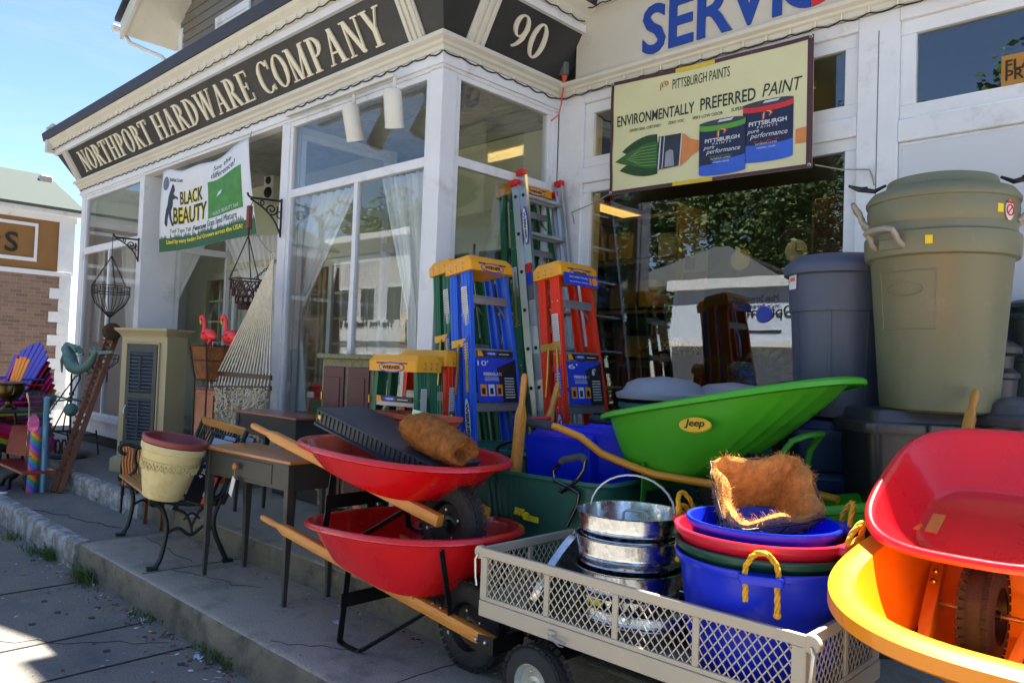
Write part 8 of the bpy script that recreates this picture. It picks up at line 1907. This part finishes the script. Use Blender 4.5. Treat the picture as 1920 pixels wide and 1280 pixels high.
# ================================================================ weeds, litter
WEED = [M('weed_green', (62, 96, 40), .7, var=.3, vs=20), M('weed_dry', (126, 118, 62), .8, var=.3)]
def tuft(lab, p, n, h, sp, seed):
    r = random.Random(seed); m = MB()
    for i in range(n):
        a = r.uniform(0, 6.28); b = Vector((r.gauss(0, sp), r.gauss(0, sp*.35), 0)); l = h*r.uniform(.4, 1.1); d = Vector((math.cos(a)*.6, math.sin(a)*.6, 1)).normalized(); u = Vector((-math.sin(a), math.cos(a), 0))*.0032; e = b+d*l+Vector((math.cos(a), math.sin(a), -.3))*l*.35
        m.cur = 1 if r.random() < .2 else 0; m.add([b-u, b+u, b+d*l*.6+u, b+d*l*.6-u, e], [(0, 1, 2, 3), (3, 2, 4)])
    o = m.build('weed_tuft', WEED, None); o.location = p; WM[o.name] = Matrix.Translation(p); tag(o, lab, 'weeds', 'weed tufts along the steps')
KZ = -.19
for i, (x, y, z, n, h, sp, lab) in enumerate(((25, 1010, KZ, 60, .08, .10, 'weed tuft at the whitewashed kerb near the left edge'), (62, 1035, KZ, 60, .07, .10, 'low weed tuft at the foot of the whitewashed kerb'), (92, 1046, KZ, 130, .13, .07, 'leafy weed tuft at the end of the whitewashed kerb'), (160, 1088, KZ, 170, .14, .09, 'tallest weed tuft on the sidewalk joint below the terrace kerb'), (268, 1158, KZ, 60, .06, .08, 'small dry weed tuft with litter at the terrace kerb'), (412, 1238, KZ, 120, .10, .10, 'weed tuft with dead leaves near the bottom of the terrace kerb'), (385, 1218, KZ, 40, .07, .06, 'thin weeds left of the lowest tuft at the terrace kerb'), (560, 1056, 0, 110, .10, .10, 'weed tuft at the step foot behind the table leg'), (648, 1092, 0, 90, .09, .10, 'weed tuft at the step foot under the lower barrow handle'), (400, 932, 0, 0, 0, 0, ''), (200, 938, 0, 60, .06, .10, 'weeds at the foot of the whitewashed step left of the bench'), (155, 917, 0, 50, .06, .08, 'small weeds left along the whitewashed step'), (262, 962, 0, 70, .06, .12, 'weeds between the bench legs at the step foot'))):
    if n: p = AZ(x, y, z); p.z = z; tuft(lab, p, n, h, sp, i)
r = random.Random(21); lm = MB(); LFM = [M('dead_leaf', (120, 70, 36), .8, var=.4, vs=30), M('dead_leaf_yellow', (176, 132, 40), .8, var=.3), M('dark_speck', (40, 40, 40), .8), M('paper_bit', (206, 206, 206), .7)]
def scrap(p, s, c, lift=.003):
    a = r.uniform(0, 6.28); u = Vector((math.cos(a), math.sin(a), r.uniform(-.2, .2)))*s; v = Vector((-math.sin(a), math.cos(a), r.uniform(-.2, .2)))*s*.6; q = Vector(p)+Vector((0, 0, lift+s*.1)); lm.cur = c; lm.add([q-u, q-v*.9, q+u, q+v*.8], [(0, 1, 2, 3)])
for i in range(420):
    x = r.uniform(-6.5, -2.4); y = 1.86-abs(r.gauss(0, .05))-r.random()**6*.5; scrap((x, y, KZ), r.uniform(.006, .02), r.choice((0, 0, 0, 1, 3)) if r.random() > .03 else 3)
for i in range(160): scrap((r.uniform(-7, -2), r.uniform(-.3, 1.8), KZ), r.uniform(.003, .012), r.choice((0, 1, 2, 2, 2, 3)))
for i in range(130): scrap((r.uniform(-5.5, -2.3), 2.52-abs(r.gauss(0, .05)), 0), r.uniform(.005, .016), r.choice((0, 0, 1, 3, 2)))
for i in range(60): scrap((r.uniform(-5.5, -2.3), r.uniform(1.95, 2.5), 0), r.uniform(.003, .009), r.choice((0, 2, 2, 3)))
tag(lm.build('leaf_litter', LFM), 'dead leaves and paper bits scattered along the kerb and step', 'litter', kind='stuff')
PAP = M('paper_scrap', (196, 204, 226), .7)
for i, (x, y, z, s, lab) in enumerate(((592, 1096, 0, .05, 'crumpled pale paper scrap on the terrace beside the table leg'), (633, 1168, 0, .035, 'flat white paper slip on the terrace below the barrow leg'), (266, 1162, KZ, .03, 'white paper scrap in the litter at the kerb'), (372, 1232, KZ, .035, 'white crumpled scrap near the lowest weed tuft'))):
    p = AZ(x, y, z); m = MB(); m.grid(lambda u, v: ((u-.5)*s*2+.2*s*math.sin(v*5), (v-.5)*s*1.1, .004+s*.15*math.sin(u*6+v*3)**2), 8, 6, False); thing('paper_scrap', m, PAP, lab, 'paper', (0, 0, 0)).location = p
GUM = M('gum_spot', (58, 58, 60), .9)
gm = MB()
for (x, y) in ((83, 1127), (108, 1148), (62, 1050), (200, 1220), (172, 1158), (183, 1139), (340, 1245), (60, 1170), (320, 1190)):
    p = AZ(x, y, KZ); gm.prism([(p.x+.022*math.cos(k*.6)*(1+.2*math.sin(k*2.2)), p.y+.018*math.sin(k*.6), KZ) for k in range(10)], (0, 0, .003))
tag(gm.build('gum_spots', GUM), kind='structure')

# slatted chair seen past the left end of the bench
t = T('slatted_chair', 'orange slatted chair back with black iron rails left of the cream pot', 'chair', AZ(236, 965, 0)+Vector((0, .25, 0)))
SLW = M('chair_slat_orange', (186, 104, 36), .4, var=.2, coat=.3); DD = 6.55
for i in range(6):
    f_ = lambda dx, y: AD(231+i*5.6+dx, y+i*1.6, DD)
    MB().tube(smooth([f_(-1, 829), f_(2, 845), f_(-.5, 865), f_(1, 888), f_(-1, 908)], 4), .012, 6).build('back_slat', SLW, t, world=True, angle=70)
MB().tube([AD(226, 828, DD), AD(262, 838, DD)], .012, 6).tube([AD(226, 908, DD), AD(262, 919, DD)], .012, 6).tube(smooth([AD(226, 828, DD), AD(230, 850, DD), AD(227, 880, DD), AD(228, 908, DD)], 4), .011, 6).build('iron_rail', IRON, t, world=True, angle=70)
for x in (230, 258): a = AD(x, 910, DD); MB().bar(a, (a.x, a.y, 0), .022, .022, up=(0, 1, 0)).build('leg', IRON, t, world=True)
